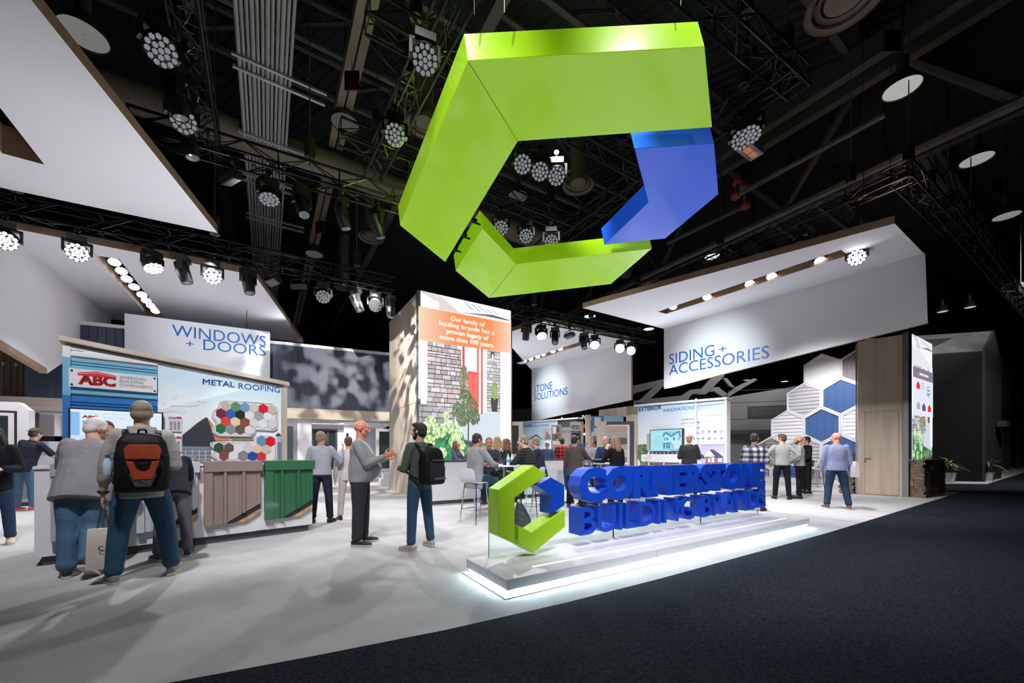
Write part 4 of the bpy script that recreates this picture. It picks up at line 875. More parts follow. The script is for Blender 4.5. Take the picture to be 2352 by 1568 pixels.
bp([(1112, 1250), (1180, 1300), (1180, 1330), (1112, 1330)], (.06, .05, .10), .0612); bp([(1112, 1325), (1180, 1325), (1180, 1398), (1112, 1398)], (.45, .36, .40), .0613)
bp([(1165, 1300), (1240, 1190), (1300, 1190), (1440, 1290), (1440, 1312), (1165, 1312)], (.06, .05, .12), .0614); bp([(1180, 1312), (1445, 1312), (1445, 1395), (1180, 1395)], (.16, .14, .20), .0613)
bp([(1160, 1305), (1235, 1190), (1320, 1290), (1300, 1298), (1235, 1212), (1175, 1310)], (.80, .72, .75), .0616); bp([(1185, 1300), (1235, 1215), (1290, 1290), (1290, 1310)], (.42, .34, .38), .0615)
for x0, y0, x1, y1, c in ((1205, 1240, 1262, 1285, (.95, .85, .75)), (1220, 1325, 1250, 1380, (1, .75, .35)), (1270, 1310, 1310, 1390, (.85, .70, .62)), (1365, 1320, 1425, 1375, (1, .78, .55))): bp([(x0, y1), (x1, y1), (x1, y0), (x0, y0)], c, .0618)
bp([(1170, 1385), (1450, 1380), (1450, 1400), (1170, 1400)], (.25, .08, .07), .0619); mb.build('photo_print', PRINT, b3, fix=False)
tv2 = thing('wall_screen', 'flat screen showing a turquoise house picture on the exterior display wall', 'screen', EF.P(1494, 1036, .09)); a, b = q(348, 898, .12), q(838, 1220, .12)
mb = MB(); EF.box(mb, a[0], b[1], b[0], a[1], .05, .13); mb.build('screen_frame', M_blackp, tv2); mb = MB()
def sp(pts, c, w): mb.face([EF.p(a[0]+(b[0]-a[0])*(.02+.96*x), b[1]+(a[1]-b[1])*(.03+.94*y), .131+w) for x, y in pts], 0, c)
sp([(0, 0), (1, 0), (1, 1), (0, 1)], (.40, .76, .86), 0); sp([(.24+.17*math.cos(t*.2618), .48+.30*math.sin(t*.2618)) for t in range(24)], (.36, .70, .80), .001)
sp([(.40, .03), (.97, .03), (.97, .90), (.40, .90)], (.20, .62, .76), .001); sp([(.41, .62), (.46, .85), (.52, .88), (.68, .68), (.68, .4), (.42, .4)], (.45, .80, .90), .002); sp([(.68, .68), (.90, .90), (.97, .60), (.97, .1), (.62, .1)], (.50, .83, .92), .0025)
sp([(.40, .70), (.50, .92), (.70, .70), (.68, .64), (.51, .82), (.42, .66)], (.04, .22, .36), .003); sp([(.68, .72), (.88, .92), (.93, .92), (.97, .62), (.94, .62), (.89, .84), (.69, .64)], (.05, .26, .40), .003); sp([(.42, .38), (.66, .42), (.68, .34), (.42, .32)], (.06, .34, .48), .0035)
for x in (.45, .51, .555, .74, .76, .90): sp([(x, .50), (x+.03, .50), (x+.03, .64), (x, .64)], (.03, .20, .34), .004)
for x in (.43, .53, .60): sp([(x, .12), (x+.05, .12), (x+.05, .32), (x, .32)], (.03, .22, .36), .004)
leafcloud(mb, lambda x, y, w: EF.p(a[0]+(b[0]-a[0])*x, b[1]+(a[1]-b[1])*y, .135+w), .69, .25, .07, .10, 60, [(.35, .35, .70), (.5, .42, .8)], .001, .012, .02, .8); leafcloud(mb, lambda x, y, w: EF.p(a[0]+(b[0]-a[0])*x, b[1]+(a[1]-b[1])*y, .135+w), .62, .07, .2, .05, 60, [(.6, .9, .95), (.1, .45, .55)], .0012, .015, .03, .6)
mb.build('screen_picture', SCREEN, tv2, fix=False)
b4 = eboard('text_board', 'low white text board on two posts in front of the exterior graphic', 215, 1262, 750, 1378, .16)
for i, st in enumerate(['MOVING', 'THE INDUSTRY', 'FORWARD']): ptext(st, EF, 1440+(300, 228, 270)[i]/6.533, 850+(1293+i*30)/6.533, 1440+380/6.533, 2.6, b4, mat('pale_lettering'), .165, .01)
mb = MB()
for i in range(4): u0_, v0_ = q(405, 1285+i*22, .16); EF.quad(mb, u0_, v0_, q(735, 1285, .16)[0], v0_+.018, .163)
mb.build('text_lines', mat('pale_lettering'), b4, fix=False)
for x in (325, 550): u0_, v0_ = q(x, 1378, .12); mb = MB(); EF.box(mb, u0_-.02, .0, u0_+.02, v0_, .08, .12); mb.build('post', M_white, b4)
cl = thing('wood_pillar', 'pale oak pillar at the left end of the exterior display wall', 'pillar', EF.p(ua-.7, 0)); a = EF.px(1438, 938, .1)
mb = MB(); EF.box(mb, a[0], 0, ua-.01, va+.02, -.5, .1); EF.box(mb, a[0]-1.6, va-.35, ua-.01, va+.02, -.5, .1); mb.build('pillar_body', M_wood, cl)
CBF = Fr(atY(1371, 1090, 11.6), (.98, -.2, 0)); cb = thing('sample_cabinet', 'tall oak cabinet with colour bands of siding, behind the table of the woman in black', 'cabinet', CBF.p(0, -.1)); CBF.o.z = 0
a = CBF.px(1371, 968); b = CBF.px(1457, 968); ch = a[1]; cw = b[0]
mb = MB(); CBF.box(mb, 0, 0, .28, ch, -.4, .02); mb.build('cabinet_door', M_wood, cb); mb = MB(); CBF.box(mb, .28, 0, cw, ch, -.5, -.05); mb.build('cabinet_body', M_charc, cb)
mb = MB(); CBF.box(mb, .29, .1, cw-.13, ch-.1, -.05, -.02); mb.build('backing', M_white, cb); z = ch-.30
for c in [(196, 160, 146), (170, 172, 160), (84, 88, 94), (196, 168, 144), (210, 206, 204), (150, 128, 110), (186, 176, 170), (176, 150, 126)]:
    mb = MB(); CBF.box(mb, .31, z, cw-.2, z+.16, -.02, .0); mb.build('colour_band', mat('band_%d' % c[0]+str(c[2]), rgb(*c), .6), cb); z -= .18
mb = MB(); mb.tube(CBF.p(.2, 1.05, .05), CBF.p(.2, 1.35, .05), .012); mb.build('pull_handle', M_chrome, cb)

# ------------------------------------------------------------------ stone solutions wall and the aisle behind
SX = V((3.0, 18.2, 0)); SF = Fr(SX+BX*5, -BX); sw = thing('display_wall', 'distant display wall with a pale blue house graphic for stone, behind the meeting tables', 'display wall', SX)
ua, va = SF.px(1198, 971); ub, vb = SF.px(1326, 962); us = SF.px(1281, 968)[0]
mb = MB(); mb.prism([SF.p(a, b) for a, b in ((ua, 0), (ub, 0), (ub, vb), (ua, va))], -SF.n*.2); mb.build('wall_body', M_charc, sw)
mb = MB(); mb.prism([SF.p(a, b, .08) for a, b in ((ua-.1, va), (ub+.1, vb), (ub+.1, vb+.07), (ua-.1, va+.07))], -SF.n*.3); mb.build('roof_trim', M_white, sw)
mb = MB(); mb.face([SF.p(ua, 0, .006), SF.p(us, 0, .006), SF.p(us, va-.02, .006), SF.p(ua, va-.02, .006)], 0, [(.86, .9, .95), (.86, .9, .95), (.55, .76, .95), (.55, .76, .95)])
s_ = lambda x, y: SF.px(1170+x/7.587, 930+y/7.587)
def ss(pts, c, w): mb.face([SF.p(*s_(*p), w) for p in pts], 0, c)
ss([(320, 590), (470, 505), (590, 595), (560, 600), (470, 540), (360, 600)], (.16, .17, .20), .008); ss([(360, 600), (470, 540), (575, 600), (575, 760), (360, 760)], (.72, .74, .78), .0075); ss([(495, 600), (580, 600), (580, 740), (495, 740)], (.45, .72, .9), .0085)
ss([(585, 400), (725, 395), (725, 600), (585, 610)], (.62, .58, .58), .009); ss([(620, 610), (640, 470), (665, 460), (680, 500), (720, 520), (725, 600)], (.30, .22, .20), .0095)
mb.build('photo_graphic', PRINT, sw, fix=False)
ptext('STONE', SF, 1170+240/7.587, 930+388/7.587, 1170+398/7.587, 5, sw, M_txtblue, .012, .03); ptext('SOLUTIONS', SF, 1170+415/7.587, 930+390/7.587, 1170+690/7.587, 4.6, sw, M_txtblue, .012, -.005)
def board(nm, lb, x0, y0, x1, y1, Y, m, h0=None, n=AX, th=.06):
    f_ = Fr(atY((x0+x1)/2, 1038, Y), -BX if n is None else n); a, b = f_.px(x0, y0), f_.px(x1, y1); t = thing(nm, lb, 'display board', f_.p(a[0], b[1]-0)); mb = MB(); f_.box(mb, a[0], -CH if h0 is None else b[1], b[0], a[1], -th, 0); mb.build('board', m, t); return t, f_, a, b
XR = V((1, -.12, 0))
t, f_, a, b = board('poster_stand', 'framed poster stand showing a worker beside a yellow helmet, among the meeting tables', 1266, 975, 1289, 1022, 16.0, mat('oak_frame', rgb(190, 174, 156), .6), None, XR)
mb = MB(); f_.quad(mb, a[0]+.04, b[1]+.2, b[0]-.04, a[1]-.05, .004, (.10, .10, .11)); dx, dy = b[0]-a[0], a[1]-b[1]
for x0, y0, x1, y1, c in ((.14, .55, .5, .9, (.80, .81, .84)), (.5, .3, .88, .9, (.30, .22, .18)), (.55, .62, .75, .85, (.72, .50, .40)), (.14, .28, .5, .5, (.14, .16, .20)), (.48, .24, .72, .48, (.92, .66, .08)), (.14, .02, .88, .2, (.9, .9, .92))): f_.quad(mb, a[0]+dx*x0, b[1]+dy*y0, a[0]+dx*x1, b[1]+dy*y1, .006, c)
mb.build('poster', PRINT, t, fix=False)
t, f_, a, b = board('sample_board', 'tall dark stone sample board headed with a white name card', 1311, 968, 1340, 1060, 15.0, mat('oak_frame'), None, XR)
mb = MB(); f_.box(mb, a[0]+.03, .0-CH, b[0]-.1, a[1]-.37, 0, .02); mb.build('stone_face', M_charc, t); mb = MB(); f_.box(mb, a[0]-.02, a[1]-.36, b[0]-.1, a[1]-.02, 0, .04); mb.build('name_card', M_white, t)
text('WEST RIDGE', f_, a[0]+.02, a[1]-.30, .15, t, M_txtblack, .045, b[0]-a[0]-.16, 'L', .02); mb = MB()
for k in range(6): f_.quad(mb, a[0]+.05, -.6+k*.28, b[0]-.12, -.585+k*.28, .022)
mb.build('joint_lines', M_blackp, t, fix=False)
t, f_, a, b = board('name_board', 'white board with grey stonework lettering between the poster and the stone sample board', 1290, 981, 1312, 1000, 15.6, M_white, None, XR); text('STONEWORKS', f_, a[0]+.02, a[1]-.22, .09, t, M_txtgrey, .01, b[0]-a[0]-.04)
t, f_, a, b = board('fascia_sign', 'black overhead fascia with white maker lettering far behind the stone sample board', 1255, 948, 1352, 972, 24.0, M_blackp, 1, XR)
u0, v0 = f_.px(1289, 966, .01); text('Panasonic', f_, u0, v0, .22, t, M_txtwhiteE, .02, f_.px(1321, 966)[0]-u0); u0, v0 = f_.px(1337, 963, .01); text('Panasonic', f_, u0, v0, .26, t, M_txtwhiteE, .02, 1.2)
for u_ in (a[0]+.3, b[0]-.3): mb = MB(); mb.tube(f_.p(u_, a[1], -.03), f_.p(u_, HC-f_.o.z+.02, -.03), .02, 6); mb.build('suspension_cable', M_black, t)
t, f_, a, b = board('far_stall', 'distant black stall with an orange stripe and warm bulbs, right of the stone sample board', 1340, 968, 1352, 1060, 22.0, M_blackp, None, XR)
mb = MB(); f_.box(mb, a[0]+.0, f_.px(1340, 983)[1], b[0], f_.px(1340, 974)[1], 0, .03); mb.build('orange_stripe', mat('orange_lightbox', rgb(225, 96, 40), .5, emit=.7), t)
for x in (1342, 1347.5): p = f_.P(x, 996.5, .12); mb = MB(); mb.lathe(p-UP*.06, UP, [(.01, 0), (.055, .02), (.07, .06), (.055, .10), (.01, .12)], 10); mb.build('bulb', mat('warm_bulb', (1, .72, .36), .5, emit=5), t)
t, f_, a, b = board('display_unit', 'blue and white display panel with small white cards left of the oak sample cabinet', 1358, 955, 1432, 1060, 17.0, M_white, None, XR)
mb = MB(); f_.box(mb, a[0]-.25, -CH, a[0]-.02, a[1]+.05, -.1, .03); mb.build('oak_post', M_wood, t); mb = MB(); dx, dy = b[0]-a[0], a[1]-b[1]
f_.quad(mb, a[0], b[1]+dy*.65, a[0]+dx*.40, a[1], .004, (.10, .20, .46)); f_.quad(mb, a[0]+dx*.40, b[1]+dy*.75, b[0], a[1], .004, (.40, .66, .90))
for k in range(6): f_.quad(mb, a[0], b[1]+dy*(.66+k*.056), a[0]+dx*.40, b[1]+dy*(.67+k*.056), .005, (.45, .55, .75))
f_.quad(mb, a[0]+dx*.10, b[1]+dy*.78, a[0]+dx*.30, b[1]+dy*.97, .006, (.92, .92, .95)); f_.quad(mb, a[0]+dx*.08, b[1]+dy*.63, a[0]+dx*.18, b[1]+dy*.74, .006, (.92, .92, .95)); f_.quad(mb, a[0]+dx*.04, b[1]+dy*.46, a[0]+dx*.2, b[1]+dy*.56, .006, (.35, .20, .24)); mb.build('print', PRINT, t, fix=False)
t, f_, a, b = board('window_display', 'white display unit with dark tall window right of the screen tower', 1172, 968, 1201, 1060, 15.5, M_white, None, XR); t['category'] = 'window display'
mb = MB(); f_.box(mb, a[0]+.05, b[1]+.3, b[0]-.17, a[1]-.16, 0, .01); mb.build('dark_pane', M_wpane, t)
t, f_, a, b = board('grey_hoarding', 'plain grey hoarding far behind, right of the screen tower', 1172, 938, 1222, 985, 30.0, mat('dim_grey_paint', rgb(74, 76, 76), .8), None, XR); text('Cascade', f_, a[0]+.3, f_.px(1172, 968)[1], .22, t, M_txtblack, .02, 1.0)
# dim grey stands beyond the cross aisle
GY = mat('neighbour_grey', rgb(96, 96, 98), .8); GYD = mat('neighbour_dark', rgb(40, 41, 43), .8); M_bkw = mat('matte_black_panel', (.011, .011, .012), .9)
NF = Fr(V((12.0, 24.5, 0)), V((1, -.35, 0))); ns = thing('neighbour_stand', 'dim grey modern-house stand with a strip window, behind the honeycomb wall', 'stand', NF.o)
a = NF.px(1672, 912); b = NF.px(1850, 880); mb = MB(); mb.prism([NF.p(a[0], 0), NF.p(b[0]+5, 0), NF.p(b[0]+5, b[1]+.6), NF.p(a[0], a[1])], -NF.n*3); mb.build('facade', GY, ns)
w0, w1 = NF.px(1717, 933, .02), NF.px(1805, 958, .02); mb = MB(); NF.box(mb, w0[0], w1[1], w1[0]+.8, w0[1], 0, .02); mb.build('strip_window_frame', GYD, ns); mb = MB(); NF.box(mb, w0[0]+.2, w1[1]+.12, w1[0]+.6, w0[1]-.12, .02, .03); mb.build('strip_window', mat('dim_pane', rgb(62, 64, 68), .3), ns)
mb = MB()
for y in (897, 925, 963): p = NF.px(1700, y)[1]; NF.box(mb, a[0], p, b[0]+5, p+.03, 0, .006)
p0, p1 = NF.px(1700, 997)[1], NF.px(1700, 988)[1]; NF.box(mb, a[0]-.3, p0, b[0]+5, p1, 0, .4); mb.build('dark_strips', GYD, ns)  # raised dark strips across the facade, the lowest a deep ledge
NG = Fr(V((9.2, 26, 0)), V((1, -.3, 0))); nb = thing('neighbour_frame_stand', 'dim grey stand of slanting beams beyond the exterior display wall', 'stand', NG.o)
for pts, dz in [([(1462, 925), (1485, 925), (1530, 880), (1512, 878)], .3), ([(1452, 905), (1525, 882), (1525, 870), (1452, 886)], .1), ([(1600, 905), (1622, 905), (1665, 862), (1648, 850)], .3), ([(1455, 930), (1580, 918), (1590, 905), (1640, 898), (1655, 908), (1672, 915), (1672, 905), (1650, 888), (1585, 895), (1565, 908), (1455, 920)], .2), ([(1660, 912), (1672, 912), (1715, 886), (1740, 872), (1732, 868), (1690, 888)], .2), ([(1675, 886), (1690, 892), (1670, 868), (1660, 868)], .2), ([(1500, 922), (1660, 905), (1660, 935), (1500, 935)], -.3)]:
    mb = MB(); mb.prism([NG.P(*p, dz) for p in pts], -NG.n*.4); mb.build('slanting_beam', GY if dz > 0 else GYD, nb)
# black gabled house on the right
q0, q1 = fl(2130, 1104), fl(2258, 1106); BH = Fr(q0, q1-q0); bl = (q1-q0).length; BS = Fr(q1, AX); he = BH.px(2250, 806)[1]; hr_ = BS.px(2283, 741); bd_ = BS.px(2300, 1090)[0]
bhs = thing('black_house', 'black gabled house stand with a grey roof at the far right', 'stand', q0); A0, B0 = -3.0, bl
mb = MB(); mb.prism([q1, q1+AX*.02, q1+AX*.02+UP*he, q1+UP*he], -BH.u*(bl+3)); BH.box(mb, A0, 0, B0, he, -.2, 0); mb.build('front_wall', M_bkw, bhs)
rd = bd_*.5; rh_ = he+1.25
mb = MB(); mb.prism([q1+UP*he, q1+AX*rd+UP*rh_, q1+AX*rd+UP*(rh_-.25), q1+UP*(he-.05)], -BH.u*(bl+3)); mb.build('front_roof_slope', mat('roof_grey', rgb(84, 84, 86), .8, var=(2, rgb(70, 70, 72), (1, 1, 1))), bhs)
mb = MB(); mb.prism([q1+AX*bd_+UP*(he-.3), q1+AX*rd+UP*rh_, q1+AX*rd+UP*(rh_-.25), q1+AX*(bd_-.15)+UP*(he-.35)], -BH.u*(bl+3)); mb.build('rear_roof_slope', mat('roof_grey'), bhs)
mb = MB(); mb.prism([q1+AX*.1+UP*0, q1+AX*bd_, q1+AX*bd_+UP*(he-.3), q1+AX*rd+UP*(rh_-.3), q1+AX*.1+UP*(he-.1)], -BH.u*.15-V((0, 0, 0)), 0); o = mb.build('gable_end', M_bkw, bhs); 
mb = MB(); BS.box(mb, -.02, 0, .12, he, -.1, .05); mb.prism([BS.p(0, he-.12, .05), BS.p(rd, rh_-.12, .05), BS.p(rd, rh_+.02, .05), BS.p(0, he+.02, .05)], -BS.n*.12); mb.prism([BS.p(bd_, he-.42, .05), BS.p(rd, rh_-.12, .05), BS.p(rd, rh_+.02, .05), BS.p(bd_, he-.28, .05)], -BS.n*.12); mb.build('edge_trim', GYD, bhs)
sl_ = lambda k: q1+AX*rd*k+UP*(he+(rh_-he)*k+.012); mb = MB(); mb.prism([sl_(.35)-BH.u*1.9, sl_(.35)-BH.u*3.6, sl_(.72)-BH.u*3.6, sl_(.72)-BH.u*1.4], UP*.02); mb.build('skylight', M_bkw, bhs)
mb = MB(); p = BS.p(bd_*.62, BS.px(2285, 980)[1], .05); mb.box(p, AX*.9, BS.n*.3, UP*.28); mb.build('side_shelf', GYD, bhs)
ga = thing('grey_arch', 'dim grey rounded arch stand beyond the black house', 'stand', fl(2310, 1080)); GF = Fr(fl(2302, 1080), AX); a = GF.px(2302, 822); b = GF.px(2336, 830)
mb = MB(); mb.prism([GF.p(*p) for p in [(0, 0), (b[0]*.55, 0), (b[0]*.55, a[1]-.5), (b[0], a[1]-.9), (b[0], 0), (b[0]*1.3, 0), (b[0]*1.3, a[1]-.6), (b[0], a[1]-.05), (b[0]*.7, a[1]+.1), (0, a[1])]], -GF.n*.01-BH.u*0); GF.box(mb, 0, 0, b[0]*1.3, a[1]-.3, -1.2, -.6); mb.build('arch_body', GY, ga)
def potplant(lb, px, py, h, n, spread, pot=True):
    p = fl(px, py); t = thing('potted_plant', lb, 'plant', p); M_leaf = mat('dark_leaf', rgb(128, 148, 92), .55); k = h
    mb = MB(); mb.lathe(p, UP, [(.10*k, 0), (.14*k, .26*k), (.15*k, .27*k), (.13*k, .28*k), (.12*k, .24*k)], 16); mb.build('pot', mat('grey_pot', rgb(190, 188, 186), .6), t)
    mb = MB(); mb.tube(p+UP*.2*k, p+UP*.55*k, .015*k, 6); mb.build('stem', mat('brown_stem', rgb(70, 58, 44), .8), t); mb = MB()
    for i in range(n):
        an = i*2.4+random.uniform(-.3, .3); e = random.uniform(.15, 1.2); d = V((math.cos(an)*math.cos(e), math.sin(an)*math.cos(e), math.sin(e))); s = d.cross(UP).normalized(); L_ = spread*random.uniform(.6, 1); b0 = p+UP*(.35+.25*random.random())*k; pr = []
        for j in range(6): f = j/5; c = b0+d*L_*f-UP*L_*.5*f*f; wd = .022*k*math.sin(math.pi*min(.98, f*.9+.1)); pr.append((c-s*wd, c+s*wd))
        for j in range(5): mb.face([pr[j][0], pr[j][1], pr[j+1][1], pr[j+1][0]])
    mb.build('leaves', M_leaf, t, fix=False)
potplant('potted dracaena in a grey pot against the black house wall', 2180, 1108, 1.55, 34, .75); potplant('leafy plant leaning out beside the gable end of the black house', 2270, 1105, 1.4, 16, 1.1)

# ------------------------------------------------------------------ stools, tables
def stool_proto():
    t = thing('bar_stool', 'x', 'stool', (0, 0, 0), 'white bar stools')
    mb = MB()
    pr = []
    for u, z, hw_ in [(-.19, .765, .19), (-.17, .745, .20), (.10, .735, .20), (.17, .75, .205), (.205, .80, .205), (.225, .95, .20), (.23, 1.02, .18)]: pr.append((u, z, hw_))
    R_ = []
    for u, z, h_ in pr: R_.append([V((x, u, z)) for x in (-h_, -h_*.5, h_*.5, h_)]+[V((x, u+.018, z+.022)) for x in (h_, h_*.5, -h_*.5, -h_)])
    mb.loft(R_); o = mb.build('seat_shell', M_white, t, smooth=True); b = o.modifiers.new('s', 'SUBSURF'); b.levels = 1; b.render_levels = 1
    for sx_, sy_ in ((-1, -1), (1, -1), (1, 1), (-1, 1)): mb = MB(); mb.tube((sx_*.15, sy_*.13, .735), (sx_*.21, sy_*.20, .0), .012); mb.build('leg', M_chrome, t)
    f4 = [V((sx_*.194, sy_*.182, .25)) for sx_, sy_ in ((-1, -1), (1, -1), (1, 1), (-1, 1))]; mb = MB(); mb.path(f4+[f4[0]], .009); mb.build('footrest', M_chrome, t)
    return t
SP0 = stool_proto(); first = [True]
def stool(lb, p, rz):
    t = SP0 if first[0] else dup(SP0); first[0] = False
    t.location = (p[0], p[1], 0); t.rotation_euler.z = rz; t['label'] = lb; return t
def hightable(lb, p, r=.38, h=1.06):
    t = thing('high_table', lb, 'table', (p[0], p[1], 0)); o = V((p[0], p[1], 0)); mb = MB(); mb.lathe(o+UP*(h-.03), UP, [(r-.01, 0), (r, .006), (r, .024), (r-.01, .03)], 40); mb.build('tabletop', M_white, t)
    mb = MB(); mb.tube(o+UP*.02, o+UP*(h-.03), .035, 16); mb.build('column', M_chrome, t); mb = MB(); mb.lathe(o, UP, [(.24, 0), (.24, .012), (.06, .03)], 32); mb.build('base', M_chrome, t); return t

# ------------------------------------------------------------------ trusses with stage lights
def truss(lb, p0, p1, s=.34, step=.5):
    p0, p1 = V(p0), V(p1); d = (p1-p0).normalized(); a = d.cross(UP).normalized()*s/2; b = UP*s/2; L_ = (p1-p0).length
    t = thing('lighting_truss', lb, 'truss', (p0+p1)/2); C4 = [a+b, -a+b, -a-b, a-b]
    for c in C4: mb = MB(); mb.tube(p0+c, p1+c, .024, 8); mb.build('chord', M_black, t)
    mb = MB(); n = max(2, int(L_/step))
    for i in range(n+1):
        q = p0+d*L_*i/n
        for k in range(4):
            if i % 2 == 0: mb.tube(q+C4[k], q+C4[(k+1) % 4], .010, 5)
            if i < n: r_ = p0+d*L_*(i+1)/n; mb.tube((q if (i+k) % 2 else r_)+C4[k], (r_ if (i+k) % 2 else q)+C4[(k+1) % 4], .011, 5)
    mb.build('lattice', M_black, t)
    mb = MB(); pts = [p0+d*L_*i/40+UP*(-s/2+.05+.06*math.sin(i*1.7)+random.uniform(-.03, .03))+a*random.uniform(-.5, .5) for i in range(41)]; mb.path(pts, .012, 5); mb.build('cable', M_blackp, t)
    for f in (.12, .5, .88):
        q = p0+d*L_*f; mb = MB(); mb.tube(q+UP*s/2, V((q.x, q.y, HC+.02)), .012, 6); mb.build('hoist_chain', mat('grey_chain', rgb(96, 96, 98), .5, .5), t); mb = MB(); mb.tube(q+UP*(s/2+.15), q+UP*(s/2+.55), .10, 10); mb.build('hoist_motor', M_blackp, t)
    t['p0'] = tuple(p0); t['p1'] = tuple(p1)
    return p0, p1, s
def lensdisc(r, y, m_cell, rings=(0, 6, 12)):
    mb = MB(); cells = [(0, 0)]
    for k, n in enumerate(rings[1:], 1):
        for i in range(n): t = 2*math.pi*i/n+.3*k; cells.append((r*.40*k*math.cos(t), r*.40*k*math.sin(t)))
    for cx_, cy_ in cells: mb.prism([V((cx_+r*.185*math.cos(t*1.0472), cy_+r*.185*math.sin(t*1.0472), y)) for t in range(6)], (0, 0, -.01))
    return mb
PROTO = {}
def fixture_proto(kind, lit):
    t = thing('stage_light', 'x', 'stage light', (0, 0, 0)); cell = M_ledcell if lit else M_leddim
    mb = MB(); mb.tube((0, -.03, 0), (0, .03, 0), .05, 10); mb.tube((0, 0, -.14), (0, 0, 0), .02, 8); mb.build('clamp', M_black, t)
    if kind == 'flood':
        mb = MB(); mb.path([(-.22, 0, -.30), (-.22, 0, -.14), (.22, 0, -.14), (.22, 0, -.30)], .012, 6); mb.build('yoke', M_blackp, t)
        mb = MB(); mb.box((-.2, -.09, -.06), (.4, 0, 0), (0, .18, 0), (0, 0, .12)); hd = mb.build('head', M_blackp, t); hd.location = (0, 0, -.30)
        mb = MB(); mb.box((-.17, -.07, -.066), (.34, 0, 0), (0, .14, 0), (0, 0, .004)); ln = mb.build('lens', mat('flood_glass', rgb(120, 122, 126), .2, emit=.1), hd); ln.data.transform(Matrix.Translation((0, 0, -.30))); return t
    mb = MB(); mb.box((-.14, -.10, -.25), (.28, 0, 0), (0, .20, 0), (0, 0, .11)); mb.build('base_box', M_blackp, t)
    R_ = .17 if kind == 'wash' else .13
    mb = MB()
    for s in (-1, 1): mb.box((s*(R_+.02)-.02, -.05, -.46), (.04, 0, 0), (0, .10, 0), (0, 0, .22))
    mb.box((-R_-.04, -.05, -.27), (2*R_+.08, 0, 0), (0, .10, 0), (0, 0, .03)); mb.build('yoke', M_blackp, t)
    prof = [(.06, .13), (.13, .12), (R_, .04), (R_, -.07), (R_*.93, -.075)] if kind == 'wash' else [(.05, .19), (.115, .17), (R_*.95, .06), (R_*.95, -.08), (R_*.82, -.26), (R_*.78, -.27), (R_*.72, -.24)]
    mb = MB(); mb.lathe((0, 0, 0), UP, prof, 20); hd = mb.build('head', M_blackp, t, smooth=True); hd.location = (0, 0, -.44)
    mb = lensdisc(.17, -.072, cell) if kind == 'wash' else MB().lathe((0, 0, -.262), UP, [(R_*.70, 0), (R_*.5, -.012), (.005, -.018)], 16)
    ln = mb.build('lens', cell if kind == 'wash' else mat('barrel_lens', rgb(170, 172, 178), .15, emit=.22), hd, fix=True); ln.data.transform(Matrix.Translation((0, 0, -.44)))
    return t
ORD = ['first', 'second', 'third', 'fourth', 'fifth', 'sixth', 'seventh', 'eighth', 'ninth', 'tenth', 'eleventh', 'twelfth', 'thirteenth', 'fourteenth']
def put_light(kind, lit, p, aim, lb, grp, drop=.22, sc=1.0):
    k = (kind, lit)
    if k not in PROTO: PROTO[k] = fixture_proto(kind, lit); t = PROTO[k]
    else: t = dup(PROTO[k])
    t.location = V(p)-UP*drop; t.scale = (sc, sc, sc); t['label'] = lb; t['group'] = grp
    d = (V(aim)-(t.location-UP*.44)).normalized(); yaw = math.atan2(d.x, -d.y) if abs(d.x)+abs(d.y) > 1e-4 else 0; tilt = math.acos(max(-1, min(1, -d.z)))
    t.rotation_euler.z = yaw
    for c in t.children:
        if c.name.startswith('head'): c.rotation_euler.x = -tilt
    return t
def on_truss(tr, x):
    p0, p1, s = tr; k = (x-CX)/F; d = p1-p0; f = (k*p0.y-p0.x)/(d.x-k*d.y); return p0+d*f
KN = {'wash': 'honeycomb wash light', 'spot': 'barrel spotlight', 'flood': 'flat floodlight'}
def row(tr, name, items, grp):
    for i, (x, kind, lit, aim) in enumerate(items):
        put_light(kind, lit, on_truss(tr, x), aim, '%s %s, %s from left on the %s' % ('lit' if lit else 'black', KN[kind], ORD[i], name), grp, tr[2]/2)
TOV = lambda x, y, Y=2.0: atY(x, y, Y)
T1 = truss('long black truss running between the two left canopies', atz(-150, 440, 5.85), atz(904, 656, 5.85))
T1b = truss('black truss running right from the tall screen under the siding canopy tip', atz(1180, 713, 5.85), atz(1500, 778, 5.85))
CAMV = V((0, 1, 1.5)); DN = lambda x, y: V((x, y, 0))
row(T1, 'long truss between left canopies', [(12, 'wash', 1, (-5, 3, 0)), (178, 'wash', 1, (-3, 2, 1)), (350, 'wash', 1, (-5, 8, 0)), (420, 'spot', 0, (-5.5, 9, 0)), (488, 'wash', 1, (-1.5, 2, 1)), (570, 'spot', 0, (-5, 8.6, 0)), (628, 'flood', 0, (-7, 7, 0)), (690, 'flood', 0, (-5, 13, 0)), (742, 'wash', 0, (-2, 5, 0)), (818, 'spot', 0, (-2, 12, 0)), (862, 'wash', 0, (-1, 4, 0)), (896, 'spot', 0, (-2.9, 11.0, 0))], 'lights on the left half of the long truss')
row(T1b, 'truss right of the tall screen', [(1209, 'spot', 0, (0, 14.5, 0)), (1243, 'wash', 1, (2, 10, 0)), (1275, 'spot', 0, (1.2, 11, 0)), (1308, 'flood', 0, (1, 13, 0)), (1341, 'spot', 0, (2.8, 12, 0)), (1366, 'wash', 1, (2, 9, 0)), (1424, 'wash', 1, (.5, 3, 1)), (1450, 'wash', 1, (0, 5, 0))], 'lights on the right end of the long truss')
T2 = truss('upper black truss crossing left of the hanging logo', atz(300, 282, 6.7), atz(1010, 490, 6.7))
row(T2, 'upper truss left of the hanging logo', [(530, 'flood', 0, (-4, 9, 0)), (617, 'wash', 0, (-3, 6.5, 0)), (693, 'spot', 0, (-2, 6, 0)), (786, 'spot', 0, (-2, 9, 0)), (866, 'spot', 0, (-1.6, 10, 0))], 'lights on the upper left truss')
